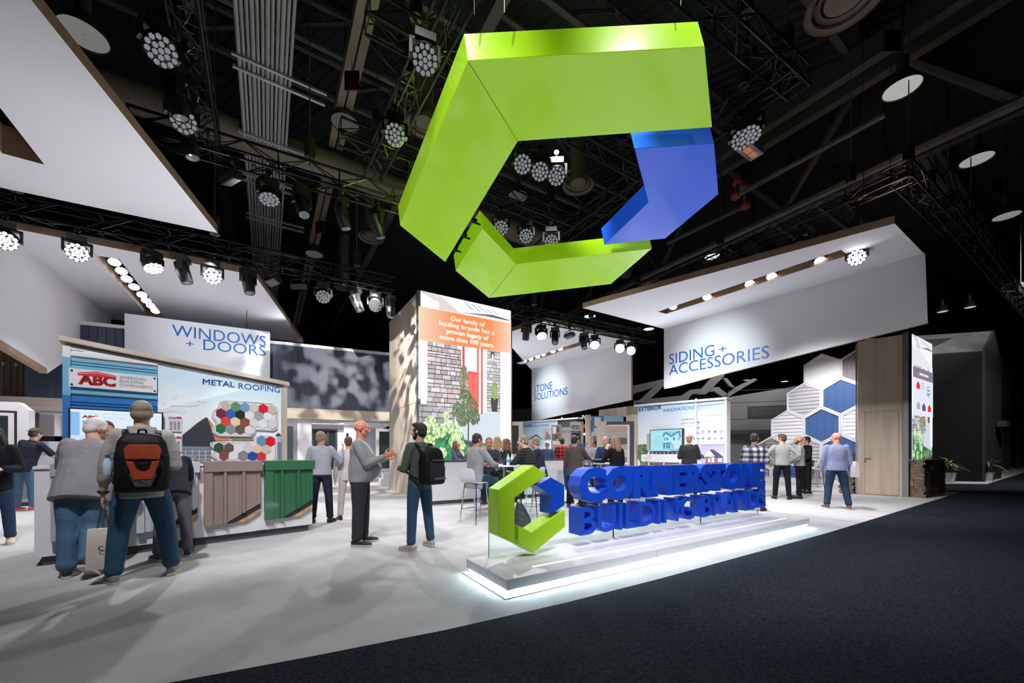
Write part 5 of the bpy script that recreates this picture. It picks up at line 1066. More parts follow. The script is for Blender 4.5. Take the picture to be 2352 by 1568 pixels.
T3 = truss('black truss running back from the upper left corner', atz(400, -120, 7.0), atz(478, 330, 7.0))
for i, (x, y, k, lit) in enumerate([(366, 45, 'wash', 0), (402, 165, 'spot', 0), (418, 222, 'wash', 0), (432, 275, 'spot', 0)]): put_light(k, lit, atz(x, y-14, 6.8), (1, 2, 0) if k == 'wash' else (-4, 7, 0), 'black %s, %s from the top along the corner truss' % (KN[k], ORD[i]), 'lights on the corner truss', 0)
T4 = truss('black truss running back at the top just left of the hanging logo', atz(1090, -90, 7.4), atz(855, 395, 7.4))
for i, (x, y) in enumerate([(975, 60), (906, 248)]): put_light('wash', 0, atz(x, y, 7.1), (.6, 1, 0), 'dim %s, %s of two under the truss left of the logo' % (KN['wash'], ('nearer', 'farther')[i]), 'lights on the truss beside the logo', 0)
T6 = truss('black truss passing above and behind the hanging logo towards the top right', atz(1830, 150, 7.7), atz(1240, 575, 7.7))
row(T6, 'truss behind the hanging logo', [(1702, 'wash', 0, (2, 2, 0)), (1726, 'wash', 0, (2, 5, 0))][:2], 'lights on the top right truss')
q = atz(1312, 515, 7.7); T7 = truss('black truss seen through the opening of the hanging logo', q-AX*6, q)
for i, (x, y) in enumerate([(1150, 478), (1208, 498), (1266, 512)]): put_light('wash', 0, atz(x, y, 7.0), (.5, 3, 0), 'dim wash light low in the logo opening, %s from left' % ORD[i], 'lights seen through the logo, lower three', 0)
q = atz(1480, 390, 7.7); T7b = truss('second black truss seen through the logo opening, higher up', q-AX*6, q)
for i, (x, y) in enumerate([(1200, 322), (1240, 340), (1278, 352)]): put_light('wash', 0, atz(x, y, 7.3), (.5, 2, 0), 'dim wash light high in the logo opening, %s from left' % ORD[i], 'lights seen through the logo, upper three', 0)
T8 = truss('black truss crossing the top edge right of the hanging logo', atz(1560, -60, 7.7), atz(1835, 190, 7.7))
T5 = truss('black truss above the front edge of the siding canopy', atz(1420, 690, 7.25), atz(2090, 392, 7.25))
row(T5, 'truss above the siding canopy', [(1482, 'wash', 0, (1, 6, 0)), (1524, 'wash', 0, (2, 5, 0)), (1573, 'spot', 0, (4, 12, 0)), (1635, 'wash', 0, (3, 9, 0)), (1702, 'spot', 0, (5, 11, 0)), (1762, 'spot', 0, (5.5, 10, 0)), (1838, 'wash', 0, (6, 9, 0))], 'lights on the siding truss')
T9 = truss('short black truss running right from the corner above the siding canopy', atz(2070, 395, 7.25), atz(2190, 520, 7.25))
T10 = truss('black truss descending at the far right edge', atz(2170, 465, 7.25), atz(2420, 790, 7.25))
p = on_truss(T5, 1968); dl = put_light('wash', 1, p-UP*1.0, (2.5, 3, 1), 'bright wash light on a long drop pole before the siding canopy', 'drop pole light', 0)
bpy.context.view_layer.update(); mb = MB(); mb.tube(dl.location, p, .03, 8); pole = mb.build('drop_pole', M_black); pole.data.transform(dl.matrix_world.inverted()); pole.parent = dl
# lights inside the slots
def slotlights(can, xs, grp, nm, lit=1):
    S = can[2]; 
    for i, (x, y) in enumerate(xs): put_light('wash', lit, atz(x, y, H+.02)+UP*.42, atz(x, y, 0)*.0+V((atz(x, y, H).x*.75, atz(x, y, H).y*.75, 0)), 'small lit lamp, %s in the slot of %s' % (ORD[i], nm), grp, 0, .72)
slotlights(WIN, [(263, 608), (279, 628), (291, 646), (308, 664), (326, 682), (336, 695), (347, 707), (357, 718)], 'lamps in the slot of the windows canopy', 'the windows canopy, from the front')
slotlights(SID, [(1546, 709), (1624, 687), (1722, 657), (1772, 640), (1884, 605)], 'lamps in the slot of the siding canopy', 'the siding canopy, from the left')
slotlights(STO, [(1205, 831), (1219, 827), (1235, 821.5), (1248, 816), (1270, 809.5), (1287, 804)], 'lamps in the slot of the stone canopy', 'the stone canopy, from the left')

# ------------------------------------------------------------------ hall roof: ducts, conduits, girders, lamps, diffusers
M_duct = mat('tan_duct', rgb(112, 102, 90), .6); M_tan = mat('tan_steel', rgb(122, 110, 96), .6); M_pipe = mat('galvanised_conduit', rgb(178, 178, 182), .4, .4); M_steel = mat('dark_steel', rgb(70, 70, 72), .6)
cr = thing('conduit_rack', 'rack of parallel grey conduits running along the roof at upper left', 'conduits', atz(600, 200, 9.2))
for i in range(12):
    x = 540+i*12.5; p = atz(x, 0, 9.2); mb = MB(); mb.tube(p-BX*3, p+BX*26, .030+.010*(i % 3 == 0), 8); mb.build('conduit', M_pipe, cr)
for y in (165, 330, 420, 505, 580):
    a, b = atz(560+y*.05, y, 9.12), atz(560+y*.05, y, 9.12)+AX*1.45-AX*.2; mb = MB(); mb.box(a-AX*.25, AX*1.7, BX*.06, UP*.05); mb.box(a-AX*.25-BX*.3, AX*1.7, BX*.05, UP*.05); mb.build('cross_strut', M_pipe, cr)
du = thing('air_duct', 'large tan round air duct crossing behind the trusses at left', 'duct', atz(800, 395, 9.4)); p = atz(800, 395, 9.4); mb = MB(); mb.tube(p-AX*12, p+AX*30, .36, 20); mb.build('duct_tube', M_duct, du, smooth=True)
du = thing('roof_beam', 'tan double-channel beam running back left of the hanging logo', 'beam', atz(850, 200, 9.8)); p = atz(816, 28, 9.8); mb = MB(); mb.box(p-BX*4, BX*30, AX*.16, UP*.3); mb.box(p-BX*4+AX*.2, BX*30, AX*.16, UP*.3); mb.build('channel', M_tan, du)
k = 0
for px, py, lb in [(640, 60, 'near the conduit rack'), (1300, 30, 'above the hanging logo'), (1900, 60, 'at the top right'), (1000, 330, 'behind the left of the logo'), (1560, 380, 'right behind the logo')]:
    p = atz(px, py, 11.2); t = thing('roof_girder', 'dark steel roof girder with diagonals %s' % lb, 'girder', p); mb = MB(); mb.tube(p-AX*22, p+AX*34, .09, 6); mb.tube(p-AX*22+UP*1.0, p+AX*34+UP*1.0, .09, 6); mb.build('girder_chord', M_steel, t); mb = MB()
    for i in range(-12, 20): mb.tube(p+AX*i*1.6+UP*(i % 2), p+AX*(i+1)*1.6+UP*((i+1) % 2), .05, 5)
    mb.build('diagonal', M_steel, t)
for px, py, lb in [(430, 60, 'above the corner truss'), (1130, 20, 'above the left of the logo'), (1700, 330, 'right of the logo'), (2150, 90, 'in the top right corner')]:
    p = atz(px, py, 10.6); t = thing('roof_purlin', 'dark roof purlin running back %s' % lb, 'beam', p); mb = MB(); mb.box(p-BX*6, BX*50, AX*.25, UP*.5); mb.build('purlin', M_steel, t)
p = atz(2352, 250, 8.6); t = thing('panel_girder', 'deep dark panelled girder running back along the right side of the roof', 'girder', p); mb = MB(); mb.box(p-BX*4, BX*45, AX*.2, UP*3.2); mb.build('panels', mat('grey_black_panel', rgb(34, 34, 36), .7), t)
mb = MB()
for i in range(-3, 40): mb.box(p+BX*i*1.1-AX*.03, BX*.05, AX*.03, UP*3.2)
mb.build('seams', M_hallw, t); mb = MB()
for i in range(-1, 9): a = p+BX*i*4.4-AX*.35; mb.tube(a, a+BX*(2.2)+UP*3.0, .10, 6); mb.tube(a+BX*4.4, a+BX*2.2+UP*3.0, .10, 6)
mb.tube(p-BX*4-AX*.35, p+BX*45-AX*.35, .12, 8); mb.build('diagonal', M_steel, t)
M_shade = mat('lamp_reflector', rgb(84, 84, 84), .4, .4)
for px, py, z, r, e, lb in [(192, 82, 9.0, .36, .16, 'at the upper left beside the front canopy'), (793, 285, 9.6, .34, .05, 'unlit, left of the hanging logo'), (1190, 452, 10, .34, .05, 'seen through the logo opening'), (2072, 205, 9.4, .34, .40, 'glowing at the upper right'), (2243, 368, 9.4, .34, .30, 'glowing near the right edge'), (2312, 497, 9.4, .34, .22, 'lowest along the right edge'), (1355, 727, 9.4, .34, 2.5, 'bright, left of the siding canopy'), (1490, 756, 9.4, .34, 1.6, 'bright, under the tip of the siding canopy'), (1636, 590, 9.4, .3, .8, 'behind the siding canopy'), (722, 585, 9.4, .34, .06, 'unlit, behind the long truss'), (2165, 716, 9.4, .24, .5, 'small, far right above the black house'), (2228, 706, 9.4, .24, .5, 'small, beyond the black house'), (1802, 876, 9.0, .34, 3.0, 'starry bright, far behind beside the honeycomb wall'), (1715, 873, 9.0, .34, .8, 'faint, far behind the exterior wall')]:
    p = atz(px, py, z); t = thing('high_bay_lamp', 'round high-bay hall lamp %s' % lb, 'hall lamp', p)
    if p.length > 60: t.location = p = V(p)*.0+atY(px, py, 45)
    mb = MB(); mb.lathe(p, UP, [(r, 0), (r*.95, .08), (r*.55, .32), (r*.3, .38), (r*.3, .7), (.02, .72)], 24, 0, False); mb.build('reflector', M_shade, t, smooth=True); mb = MB(); mb.lathe(p+UP*.02, UP, [(.01, -.001), (r*.95, 0)], 24, 0, False); mb.build('lamp_glass', mat('lamp_glow_%d' % int(e*100), (1, .98, .92), .4, emit=e), t); mb = MB(); mb.tube(p+UP*.7, V((p.x, p.y, HC+.02)), .015, 6); mb.build('hanger', M_black, t)
M_diff = mat('beige_diffuser', rgb(112, 100, 88), .6)
for px, py, z, r, lb in [(1940, 8, 9.6, .62, 'at the top right edge'), (975, 290, 9.6, .45, 'just left of the hanging logo'), (1328, 428, 9.8, .5, 'seen through the logo opening'), (853, 547, 9.8, .5, 'above the long truss left of the logo'), (790, 661, 9.8, .5, 'farther back below the long truss')]:
    p = atz(px, py, z); t = thing('air_diffuser', 'round beige air diffuser of concentric rings %s' % lb, 'air diffuser', p)
    for j, f in enumerate((1, .72, .46)): mb = MB(); mb.lathe(p+UP*.05*j, UP, [(r*f, 0), (r*f, .03), (r*f*.80, .09), (r*f*.78, .09), (r*f*.8, .05)], 32, 0, False); mb.build('ring', M_diff, t, smooth=True)
    mb = MB(); mb.tube(p+UP*.09, V((p.x, p.y, HC+.02)), r*.5, 20); mb.build('neck_duct', M_duct, t, smooth=True)
p = atz(1718, 346, 8.6); t = thing('infrared_heater', 'glowing orange infrared heater hung at upper right beside the hanging logo', 'heater', p); d1 = (AX*.5-BX*.85).normalized(); d1 = AX
mb = MB(); mb.box(p-AX*.42-BX*.16, AX*.84, BX*.32, UP*.14); mb.build('housing', M_alu, t)
for i in range(3): mb = MB(); mb.box(p-AX*.36+AX*.25*i-BX*.07-UP*.012, AX*.20, BX*.14, UP*.01); mb.build('heating_element', mat('orange_element', (1, .36, .18), .5, emit=.35), t)
mb = MB(); mb.tube(p+UP*.14, V((p.x, p.y, HC+.02)), .02, 6); mb.build('hanger', M_black, t)
p = atz(1690, 450, 8.2); t = thing('red_pipework', 'red-jointed steel pipe loop right of the hanging logo', 'pipe', p); mb = MB(); P8 = [p-BX*3, p, p+UP*.4+AX*.1, p+UP*.4+AX*.45, p+AX*.5-UP*.1, p+AX*.5+BX*2.5]; mb.path(P8, .06, 10); mb.build('pipe', M_steel, t)
for q in P8[1:5]: mb = MB(); mb.lathe(q-UP*.1, UP, [(.02, 0), (.11, .04), (.13, .1), (.11, .16), (.02, .2)], 12); mb.build('red_coupling', mat('dull_red_paint', rgb(150, 52, 40), .5), t)
for px, py, st, lb in [(2050, 92, ['C3', '606'], 'small dark red grid sign with pale numbers at the upper right'), (808, 183, ['C24'], 'small dark red grid sign left of the hanging logo'), (2292, 428, ['C2'], 'small dark red grid sign near the right edge'), (735, 520, ['C2'], 'small dark red grid sign above the long truss')]:
    p = atz(px, py, 9.4); f_ = Fr(p, (1, 0, 0)); t = thing('grid_sign', lb, 'sign', p); mb = MB(); f_.box(mb, -.16, -.22, .16, .2, -.02, 0); mb.build('plate', mat('dark_red_plate', rgb(58, 12, 14), .6), t)
    for i, s in enumerate(st): text(s, f_, 0, .03-.17*i, .12, t, mat('dull_white_print', rgb(150, 130, 128), .6), .004, None, 'C', .02)
    mb = MB(); mb.tube(p+UP*.2, V((p.x, p.y, HC+.02)), .008, 5); mb.build('hanger', M_black, t)
# ------------------------------------------------------------------ people
REM = []
def ell(mb, c, a, b, d, n=14, m=9):
    """ellipsoid with half-axis vectors a, b, d"""
    R_ = []
    for i in range(m+1):
        t = math.pi*(.02+.96*i/m); R_.append([c+d*math.cos(t)+(a*math.cos(2*math.pi*k/n)+b*math.sin(2*math.pi*k/n))*math.sin(t) for k in range(n)])
    mb.loft(R_)
def limb(mb, pts, n=12):
    """tapering limb: list of (point, radius)"""
    for (p, r), (q, s) in zip(pts, pts[1:]): mb.tube(p, q, r, n, 0, s)
    for p, r in pts: ell(mb, p, V((r, 0, 0)), V((0, r, 0)), V((0, 0, r)), n, 8)
def trunk(mb, rings, n=18):
    """rings: (centre, side vector, forward vector)"""
    mb.loft([[c+a*math.cos(2*math.pi*k/n)+b*math.sin(2*math.pi*k/n) for k in range(n)] for c, a, b in rings])
def remesh(mb, name, m, parent, vox, sm=3):
    o = mb.build(name, m, parent, fix=True); r = o.modifiers.new('r', 'REMESH'); r.mode = 'VOXEL'; r.voxel_size = vox; r.use_smooth_shade = True
    s = o.modifiers.new('s', 'SMOOTH'); s.factor = .5; s.iterations = sm; REM.append(o); return o
def cloth(name, c, k=.55, c2=None, rough=.85):
    nm = 'cloth_'+name
    if nm in MATS: return MATS[nm]
    c = rgb(*c); m = mat(nm, c, rough, var=(6, tuple(x*.86 for x in c), (1, 1, 1)), bump=(9, k), spec=.2); return m
def plaid(name, base, dark, light, sc=26):
    m = mat(name, base, .9); nt = m.node_tree; b = nt.nodes['Principled BSDF']; L = nt.links; tc = nt.nodes.new('ShaderNodeTexCoord'); prev = None
    for ax in ('X', 'Z'):
        wv = nt.nodes.new('ShaderNodeTexWave'); wv.bands_direction = ax; wv.inputs['Scale'].default_value = sc/10; wv.inputs['Distortion'].default_value = .3
        cr = nt.nodes.new('ShaderNodeMapRange'); cr.inputs['From Min'].default_value = .35; cr.inputs['From Max'].default_value = .65; L.new(tc.outputs['Object'], wv.inputs['Vector']); L.new(wv.outputs['Fac'], cr.inputs['Value'])
        if prev is None: prev = cr.outputs[0]
        else: ad = nt.nodes.new('ShaderNodeMath'); ad.operation = 'ADD'; L.new(prev, ad.inputs[0]); L.new(cr.outputs[0], ad.inputs[1]); ml = nt.nodes.new('ShaderNodeMath'); ml.operation = 'MULTIPLY'; ml.inputs[1].default_value = .5; L.new(ad.outputs[0], ml.inputs[0]); prev = ml.outputs[0]
    rp = nt.nodes.new('ShaderNodeValToRGB'); rp.color_ramp.elements[0].color = (*dark, 1); rp.color_ramp.elements[1].color = (*light, 1); e = rp.color_ramp.elements.new(.5); e.color = (*base, 1); L.new(prev, rp.inputs[0]); L.new(rp.outputs[0], b.inputs['Base Color']); return m
M_plaid = plaid('navy_white_plaid', rgb(110, 114, 134), rgb(34, 38, 64), rgb(214, 212, 218)); M_rplaid = plaid('red_black_plaid', rgb(120, 20, 28), rgb(20, 10, 12), rgb(196, 34, 44))
def printm():
    m = mat('giraffe_print', (.03, .03, .03), .8); nt = m.node_tree; L = nt.links; tc = nt.nodes.new('ShaderNodeTexCoord'); vo = nt.nodes.new('ShaderNodeTexVoronoi'); vo.feature = 'DISTANCE_TO_EDGE'; vo.inputs['Scale'].default_value = 16
    cr = nt.nodes.new('ShaderNodeValToRGB'); cr.color_ramp.elements[0].position = .08; cr.color_ramp.elements[0].color = (.75, .74, .70, 1); cr.color_ramp.elements[1].position = .13; cr.color_ramp.elements[1].color = (.015, .015, .018, 1)
    L.new(tc.outputs['Object'], vo.inputs['Vector']); L.new(vo.outputs['Distance'], cr.inputs[0]); L.new(cr.outputs[0], nt.nodes['Principled BSDF'].inputs['Base Color']); return m
M_giraffe = printm()
SKIN = {k: mat('skin_'+k, rgb(*c), .5, var=(14, tuple(x*.9 for x in rgb(*c)), (1, 1, 1))) for k, c in dict(fair=(224, 178, 156), pink=(224, 160, 138), tan=(198, 148, 122), ruddy=(216, 140, 116)).items()}
HAIR = {k: mat('hair_'+k, rgb(*c), .6, bump=(120, .5), var=(40, tuple(x*.82 for x in rgb(*c)), (1, 1, .3))) for k, c in dict(black=(28, 24, 24), dark=(50, 40, 36), brown=(92, 70, 54), grey=(142, 126, 112), white=(236, 230, 224), sandy=(150, 124, 100), blonde=(206, 168, 122), auburn=(150, 98, 66)).items()}
JEANS = cloth('jeans_mid', (54, 86, 112), .9); JEANSL = cloth('jeans_light', (84, 116, 146), .9); JEANSD = cloth('jeans_dark', (40, 62, 86), .9); DKTR = cloth('dark_trousers', (40, 38, 50), .5); CHTR = cloth('charcoal_trousers', (54, 54, 58), .5); BKTR = cloth('black_trousers', (22, 20, 24), .5)
M_eye = mat('eye_white', (.8, .78, .76), .3); M_iris = mat('iris', (.05, .04, .035), .2); M_lip = mat('lips', rgb(178, 96, 88), .5)
M_sole = mat('shoe_sole', rgb(196, 190, 182), .7)
def hand(mb, W, d, n, side, curl, s=1.0):
    """palm, four unequal fingers and a side thumb; d along the hand, n palm normal, side towards the thumb"""
    d = d.normalized(); side = (side-d*side.dot(d)).normalized(); n = (n-d*n.dot(d)-side*n.dot(side)).normalized()
    trunk(mb, [(W-d*.02*s, side*.027*s, n*.019*s), (W+d*.015*s, side*.031*s, n*.016*s), (W+d*.05*s, side*.040*s, n*.015*s), (W+d*.09*s, side*.041*s, n*.012*s), (W+d*.098*s, side*.036*s, n*.008*s)], 14)
    for off, L_, fan in ((.031, .072, .10), (.011, .082, .03), (-.010, .076, -.04), (-.029, .060, -.12)):
        p = W+d*.088*s+side*off*s; a = 0; pts = [(p, .0092*s)]
        for j, (k, f) in enumerate(((.45, .42), (.75, .32), (.55, .26))):
            a += curl*k; v = (d*math.cos(a)+n*math.sin(a)+side*fan*math.cos(a)).normalized(); p = p+v*L_*f*s; pts.append((p, (.0086, .008, .0068)[j]*s))
        limb(mb, pts, 8)
    p = W+d*.022*s+side*.030*s; v1 = (d*.62+side*.72+n*.35).normalized(); v2 = (d*.86+side*.30+n*.42*(1+curl*.3)).normalized()
    limb(mb, [(p, .014*s), (p+v1*.036*s, .0115*s), (p+v1*.036*s+v2*.030*s, .0098*s), (p+v1*.036*s+v2*.052*s, .0078*s)], 8)
STAND = dict(L=((.02, .10, -1), (.0, .06, -1)), R=((.02, .10, -1), (.0, .06, -1)))
ARM = dict(down=((.04, .20, -1), (.22, .06, -1)), pocket=((-.18, .30, -1), (.35, -.06, -1)), hips=((-.25, .75, -.85), (.42, -.62, -.55)), front=((.10, .22, -1), (.92, -.38, .02)), low=((.12, .20, -1), (.72, -.55, -.52)), gesture=((.30, .22, -.95), (.92, -.10, .36)), table=((.55, .28, -.80), (.92, -.40, -.06)), face=((.62, .10, -.72), (-.08, -.28, .95)), raised=((.35, .40, -.75), (.55, .05, .85)), reach=((.75, .20, -.60), (.95, -.02, -.10)), lean=((.55, .20, -.8), (.90, -.30, -.35)), strap=((.10, .25, -1), (.75, -.15, .62)))
def person(label, loc, facing, h, skin='fair', hair='short', hc='dark', top=None, bottom=None, shoes=(30, 28, 28), arms=('down', 'down'), legs=None, lean=0, side=0, head=(0, 0), sit=None, build_=1.0, belly=0.0, sleeve=1.0, hem=.12, jacket=None, vox=.0065, beard=None, legscale=1.0, collar=None, curl=.5, twist=0):
    p = V((loc[0], loc[1], 0)); f = V((facing[0], facing[1], 0)).normalized(); l = UP.cross(f); s = h/1.78
    t = thing('person', label, 'person', p, None)
    D = lambda v, sg: (f*v[0]+l*(sg*v[1])+UP*v[2]).normalized()
    legs = legs or STAND; TH = .430*s; SH = .425*s; AN = .085*s
    leg = {}; hipo = .088*s
    drop = max(-(D(legs[k][0], sg)*TH+D(legs[k][1], sg)*SH).z for k, sg in (('L', 1), ('R', -1)))
    pz = sit if sit is not None else drop+AN
    P = p+UP*pz
    for k, sg in (('L', 1), ('R', -1)):
        hp = P+l*(sg*hipo); kn = hp+D(legs[k][0], sg)*TH; an = kn+D(legs[k][1], sg)*SH; leg[k] = (hp, kn, an)
    la, sa = math.radians(lean), math.radians(side)
    tu = (UP*math.cos(la)*math.cos(sa)+f*math.sin(la)+l*math.sin(sa)).normalized()
    tw = math.radians(twist); tl0 = (l*math.cos(tw)+f*math.sin(tw)); tl = (tl0-tu*tl0.dot(tu)).normalized(); tf = tl.cross(tu)
    TL_ = .535*s; N = P+tu*TL_; SHW = .178*s*(.5+.5*build_)
    B = build_*s
    def torso(g):                    # g: extra thickness
        return [(P-tu*(hem*s), tl*(.172*B+g), tf*(.128*B+g)), (P+tu*.02*s+tf*belly*.3, tl*(.168*B+g), tf*(.124*B+g+belly*.4)), (P+tu*.15*s+tf*belly*.55, tl*(.160*B+g+belly*.2), tf*(.114*B+g+belly*.75)), (P+tu*.30*s+tf*belly*.25, tl*(.172*B+g), tf*(.122*B+g+belly*.2)),
                (P+tu*.40*s, tl*(.182*B+g), tf*(.118*B+g)), (P+tu*.47*s-tf*.008, tl*(.165*B+g), tf*(.092*B+g)), (P+tu*.515*s-tf*.012, tl*(.105*s+g), tf*(.072*s+g)), (P+tu*.545*s-tf*.008, tl*(.066*s+g), tf*(.062*s+g))]
    arm = {}
    for (k, sg), nm in zip((('L', 1), ('R', -1)), arms):
        a = ARM[nm] if isinstance(nm, str) else nm; sh = P+tu*.468*s+tl*(sg*SHW)-tf*.01; T = lambda v: (f*v[0]+tl*(sg*v[1])+UP*v[2]).normalized()
        el = sh+T(a[0])*.300*s; wr = el+T(a[1])*.255*s; arm[k] = (sh, el, wr, a)
    # head frame
    hy, hpz = math.radians(head[0]), math.radians(head[1]); hf = (f*math.cos(hy)+l*math.sin(hy)); hf = (hf*math.cos(hpz)+UP*math.sin(hpz)).normalized(); hl = UP.cross(hf).normalized(); hu = hf.cross(hl)
    nd = (tu*.6+UP*.4+f*.10).normalized(); HCn = N+nd*.150*s; E = lambda a, b, c: HCn+(hl*a+hf*b+hu*c)*s
    # body: one continuous skin surface
    mb = MB(); trunk(mb, [(c, a*.90, b*.88) for c, a, b in torso(-.012)])
    limb(mb, [(N-tu*.02*s, .062*s), (HCn-hu*.055*s-hf*.018*s, .055*s)])
    el_ = lambda c, a, b, d: ell(mb, c, hl*a*s, hf*b*s, hu*d*s, 18, 12)
    el_(E(0, -.008, .032), .077, .098, .088); el_(E(0, .022, -.045), .060, .072, .066); el_(E(0, .066, -.094), .027, .024, .022); el_(E(0, .040, -.075), .048, .048, .034)
    for q in (-1, 1):
        el_(E(q*.0765, -.008, -.004), .008, .018, .028); el_(E(q*.040, .066, -.018), .026, .022, .022); limb(mb, [(E(q*.012, .090, .034), .012*s), (E(q*.042, .074, .032), .010*s)], 8)
    limb(mb, [(E(0, .093, .020), .011*s), (E(0, .108, -.006), .0125*s), (E(0, .117, -.022), .015*s)], 8); limb(mb, [(E(-.013, .100, -.027), .010*s), (E(.013, .100, -.027), .010*s)], 8)
    limb(mb, [(E(-.020, .088, -.056), .0085*s), (E(0, .097, -.054), .010*s), (E(.020, .088, -.056), .0085*s)], 8)
    for (k, sg) in (('L', 1), ('R', -1)):
        sh, el2, wr, a = arm[k]; limb(mb, [(sh, .050*s), (sh.lerp(el2, .5), .046*s), (el2, .039*s), (el2.lerp(wr, .35), .040*s), (wr, .026*s)])
        d = (wr-el2).normalized(); pn = (-tl*sg*.8+f*-.3+UP*-.35); thumb = f*.6+UP*.6
        if a is ARM['table'] or a is ARM['front'] or a is ARM['reach'] or a is ARM['lean']: pn = -UP*.7-tl*sg*.5; thumb = -tl*sg*.6+UP*.4+f*.3
        hand(mb, wr+d*.012*s, d, pn, thumb, curl, s)
        hp, kn, an = leg[k]; limb(mb, [(hp, .075*s), (kn, .050*s), (kn.lerp(an, .3), .048*s), (an, .034*s)]); ft = (f+l*sg*.18).normalized(); limb(mb, [(an, .036*s), (an+ft*.10*s-UP*.045*s, .030*s)], 8)
    body = remesh(mb, 'body', SKIN[skin], t, vox, 2)
    for q in (-1, 1):
        mb = MB(); c = E(q*.031, .0795, .008); ell(mb, c, hl*.0115*s, hf*.0115*s, hu*.0095*s, 12, 8); mb.build('eye', M_eye, t, smooth=True); mb = MB(); mb.lathe(c+hf*.0105*s, hf, [(.006*s, 0), (.004*s, .0024*s)], 10); mb.build('iris', M_iris, t)
    # hair
    if hair != 'bald':
        mb = MB(); H_ = lambda a, b, c, x, y, z: ell(mb, E(a, b, c), hl*x*s, hf*y*s, hu*z*s, 18, 12)
        if hair == 'fringe': H_(0, -.040, .000, .083, .070, .052)
        else:
            H_(0, -.020, .046, .083, .098, .086); H_(0, -.052, -.012, .077, .060, .072)
            for q in (-1, 1): H_(q*.066, .022, .022, .020, .030, .034)
            if hair == 'thick': H_(0, .030, .098, .070, .070, .040)
        if hair in ('long', 'curly'):
            trunk(mb, [(E(0, -.045, .05), hl*.085*s, hf*.070*s), (E(0, -.055, -.05), hl*.100*s, hf*.065*s), (E(0, -.065, -.15), hl*.105*s, hf*.055*s), (E(0, -.070, -.235 if hair == 'long' else -.17), hl*.075*s, hf*.035*s)])
            for q in (-1, 1): trunk(mb, [(E(q*.078, .030, .03), hl*.016*s, hf*.040*s), (E(q*.086, .015, -.06), hl*.022*s, hf*.042*s), (E(q*.085, -.005, -.17), hl*.020*s, hf*.035*s)])
        if hair == 'curly':
            for i in range(46): a, b = random.uniform(0, 6.28), random.uniform(-.5, 1.2); r = random.uniform(.022, .034); H_(.095*math.cos(a)*math.cos(b), -.03+.09*math.sin(a)*math.cos(b)*(1 if math.sin(a) < 0 else .5), .02+.09*math.sin(b), r, r, r)
        remesh(mb, 'hair', HAIR[hc], t, max(vox, .006), 2)
    if hair == 'cap' or hair.startswith('cap'): pass
    if beard:
        mb = MB(); ell(mb, E(0, .034, -.072), hl*.060*s, hf*.060*s, hu*.048*s, 16, 10); limb(mb, [(E(-.03, .080, -.046), .010*s), (E(.03, .080, -.046), .010*s)], 8)
        for q in (-1, 1): ell(mb, E(q*.064, .014, -.035), hl*.014*s, hf*.026*s, hu*.04*s)
        remesh(mb, 'beard', HAIR[beard], t, .006, 2)
    else:
        mb = MB(); limb(mb, [(E(-.020, .0925, -.058), .0062*s), (E(0, .1015, -.057), .0072*s), (E(.020, .0925, -.058), .0062*s)], 8); mb.build('mouth', M_lip, t, smooth=True)
    if hc in HAIR and hair not in ('bald',):
        for q in (-1, 1): mb = MB(); limb(mb, [(E(q*.014, .101, .040), .0042*s), (E(q*.046, .081, .040), .0036*s)], 6); mb.build('eyebrow', HAIR[hc], t, smooth=True)
    # clothing
    g = .004 if jacket is None else .016
    mb = MB(); trunk(mb, torso(g))
    for (k, sg) in (('L', 1), ('R', -1)):
        sh, el2, wr, a = arm[k]; e = .006 if jacket is None else .014
        pts = [(sh-tl*sg*.02*s, .066*s+e), (sh.lerp(el2, .5), .056*s+e), (el2, .048*s+e)]
        if sleeve > .6: pts += [(el2.lerp(wr, .5), .046*s+e), (el2.lerp(wr, min(.97, sleeve)), .036*s+e*.8)]
        elif sleeve < .5: pts = pts[:2]+[(sh.lerp(el2, .78), .058*s+e)]
        limb(mb, pts)
    tp = remesh(mb, jacket or 'shirt', top, t, .011, 4)
    mb = MB(); rg = [(N-tu*.035*s-tf*.004+tu*z, tl*(.074*s+x), tf*(.070*s+x)) for z, x in ((-.012, .012), (.018, .004), (.045*s, -.002))]; trunk(mb, rg); remesh(mb, 'collar', collar or top, tp, .010, 2)
    mb = MB(); trunk(mb, [(P+UP*.075*s+f*belly*.2, l*.160*B, f*(.116*B+belly*.25)), (P+f*belly*.1, l*.172*B, f*.128*B), (P-UP*.07*s, l*.165*B, f*.120*B)])
    for (k, sg) in (('L', 1), ('R', -1)):
        hp, kn, an = leg[k]; w_ = legscale*s*(.6+.4*build_); limb(mb, [(hp-UP*.055, .095*w_), (hp.lerp(kn, .45), .088*w_), (kn, .070*w_), (kn.lerp(an, .5), .066*w_), (an+(kn-an)*.20, .060*w_), (an+(kn-an)*.11, .064*w_)])
    remesh(mb, 'trousers', bottom, t, .011, 4)
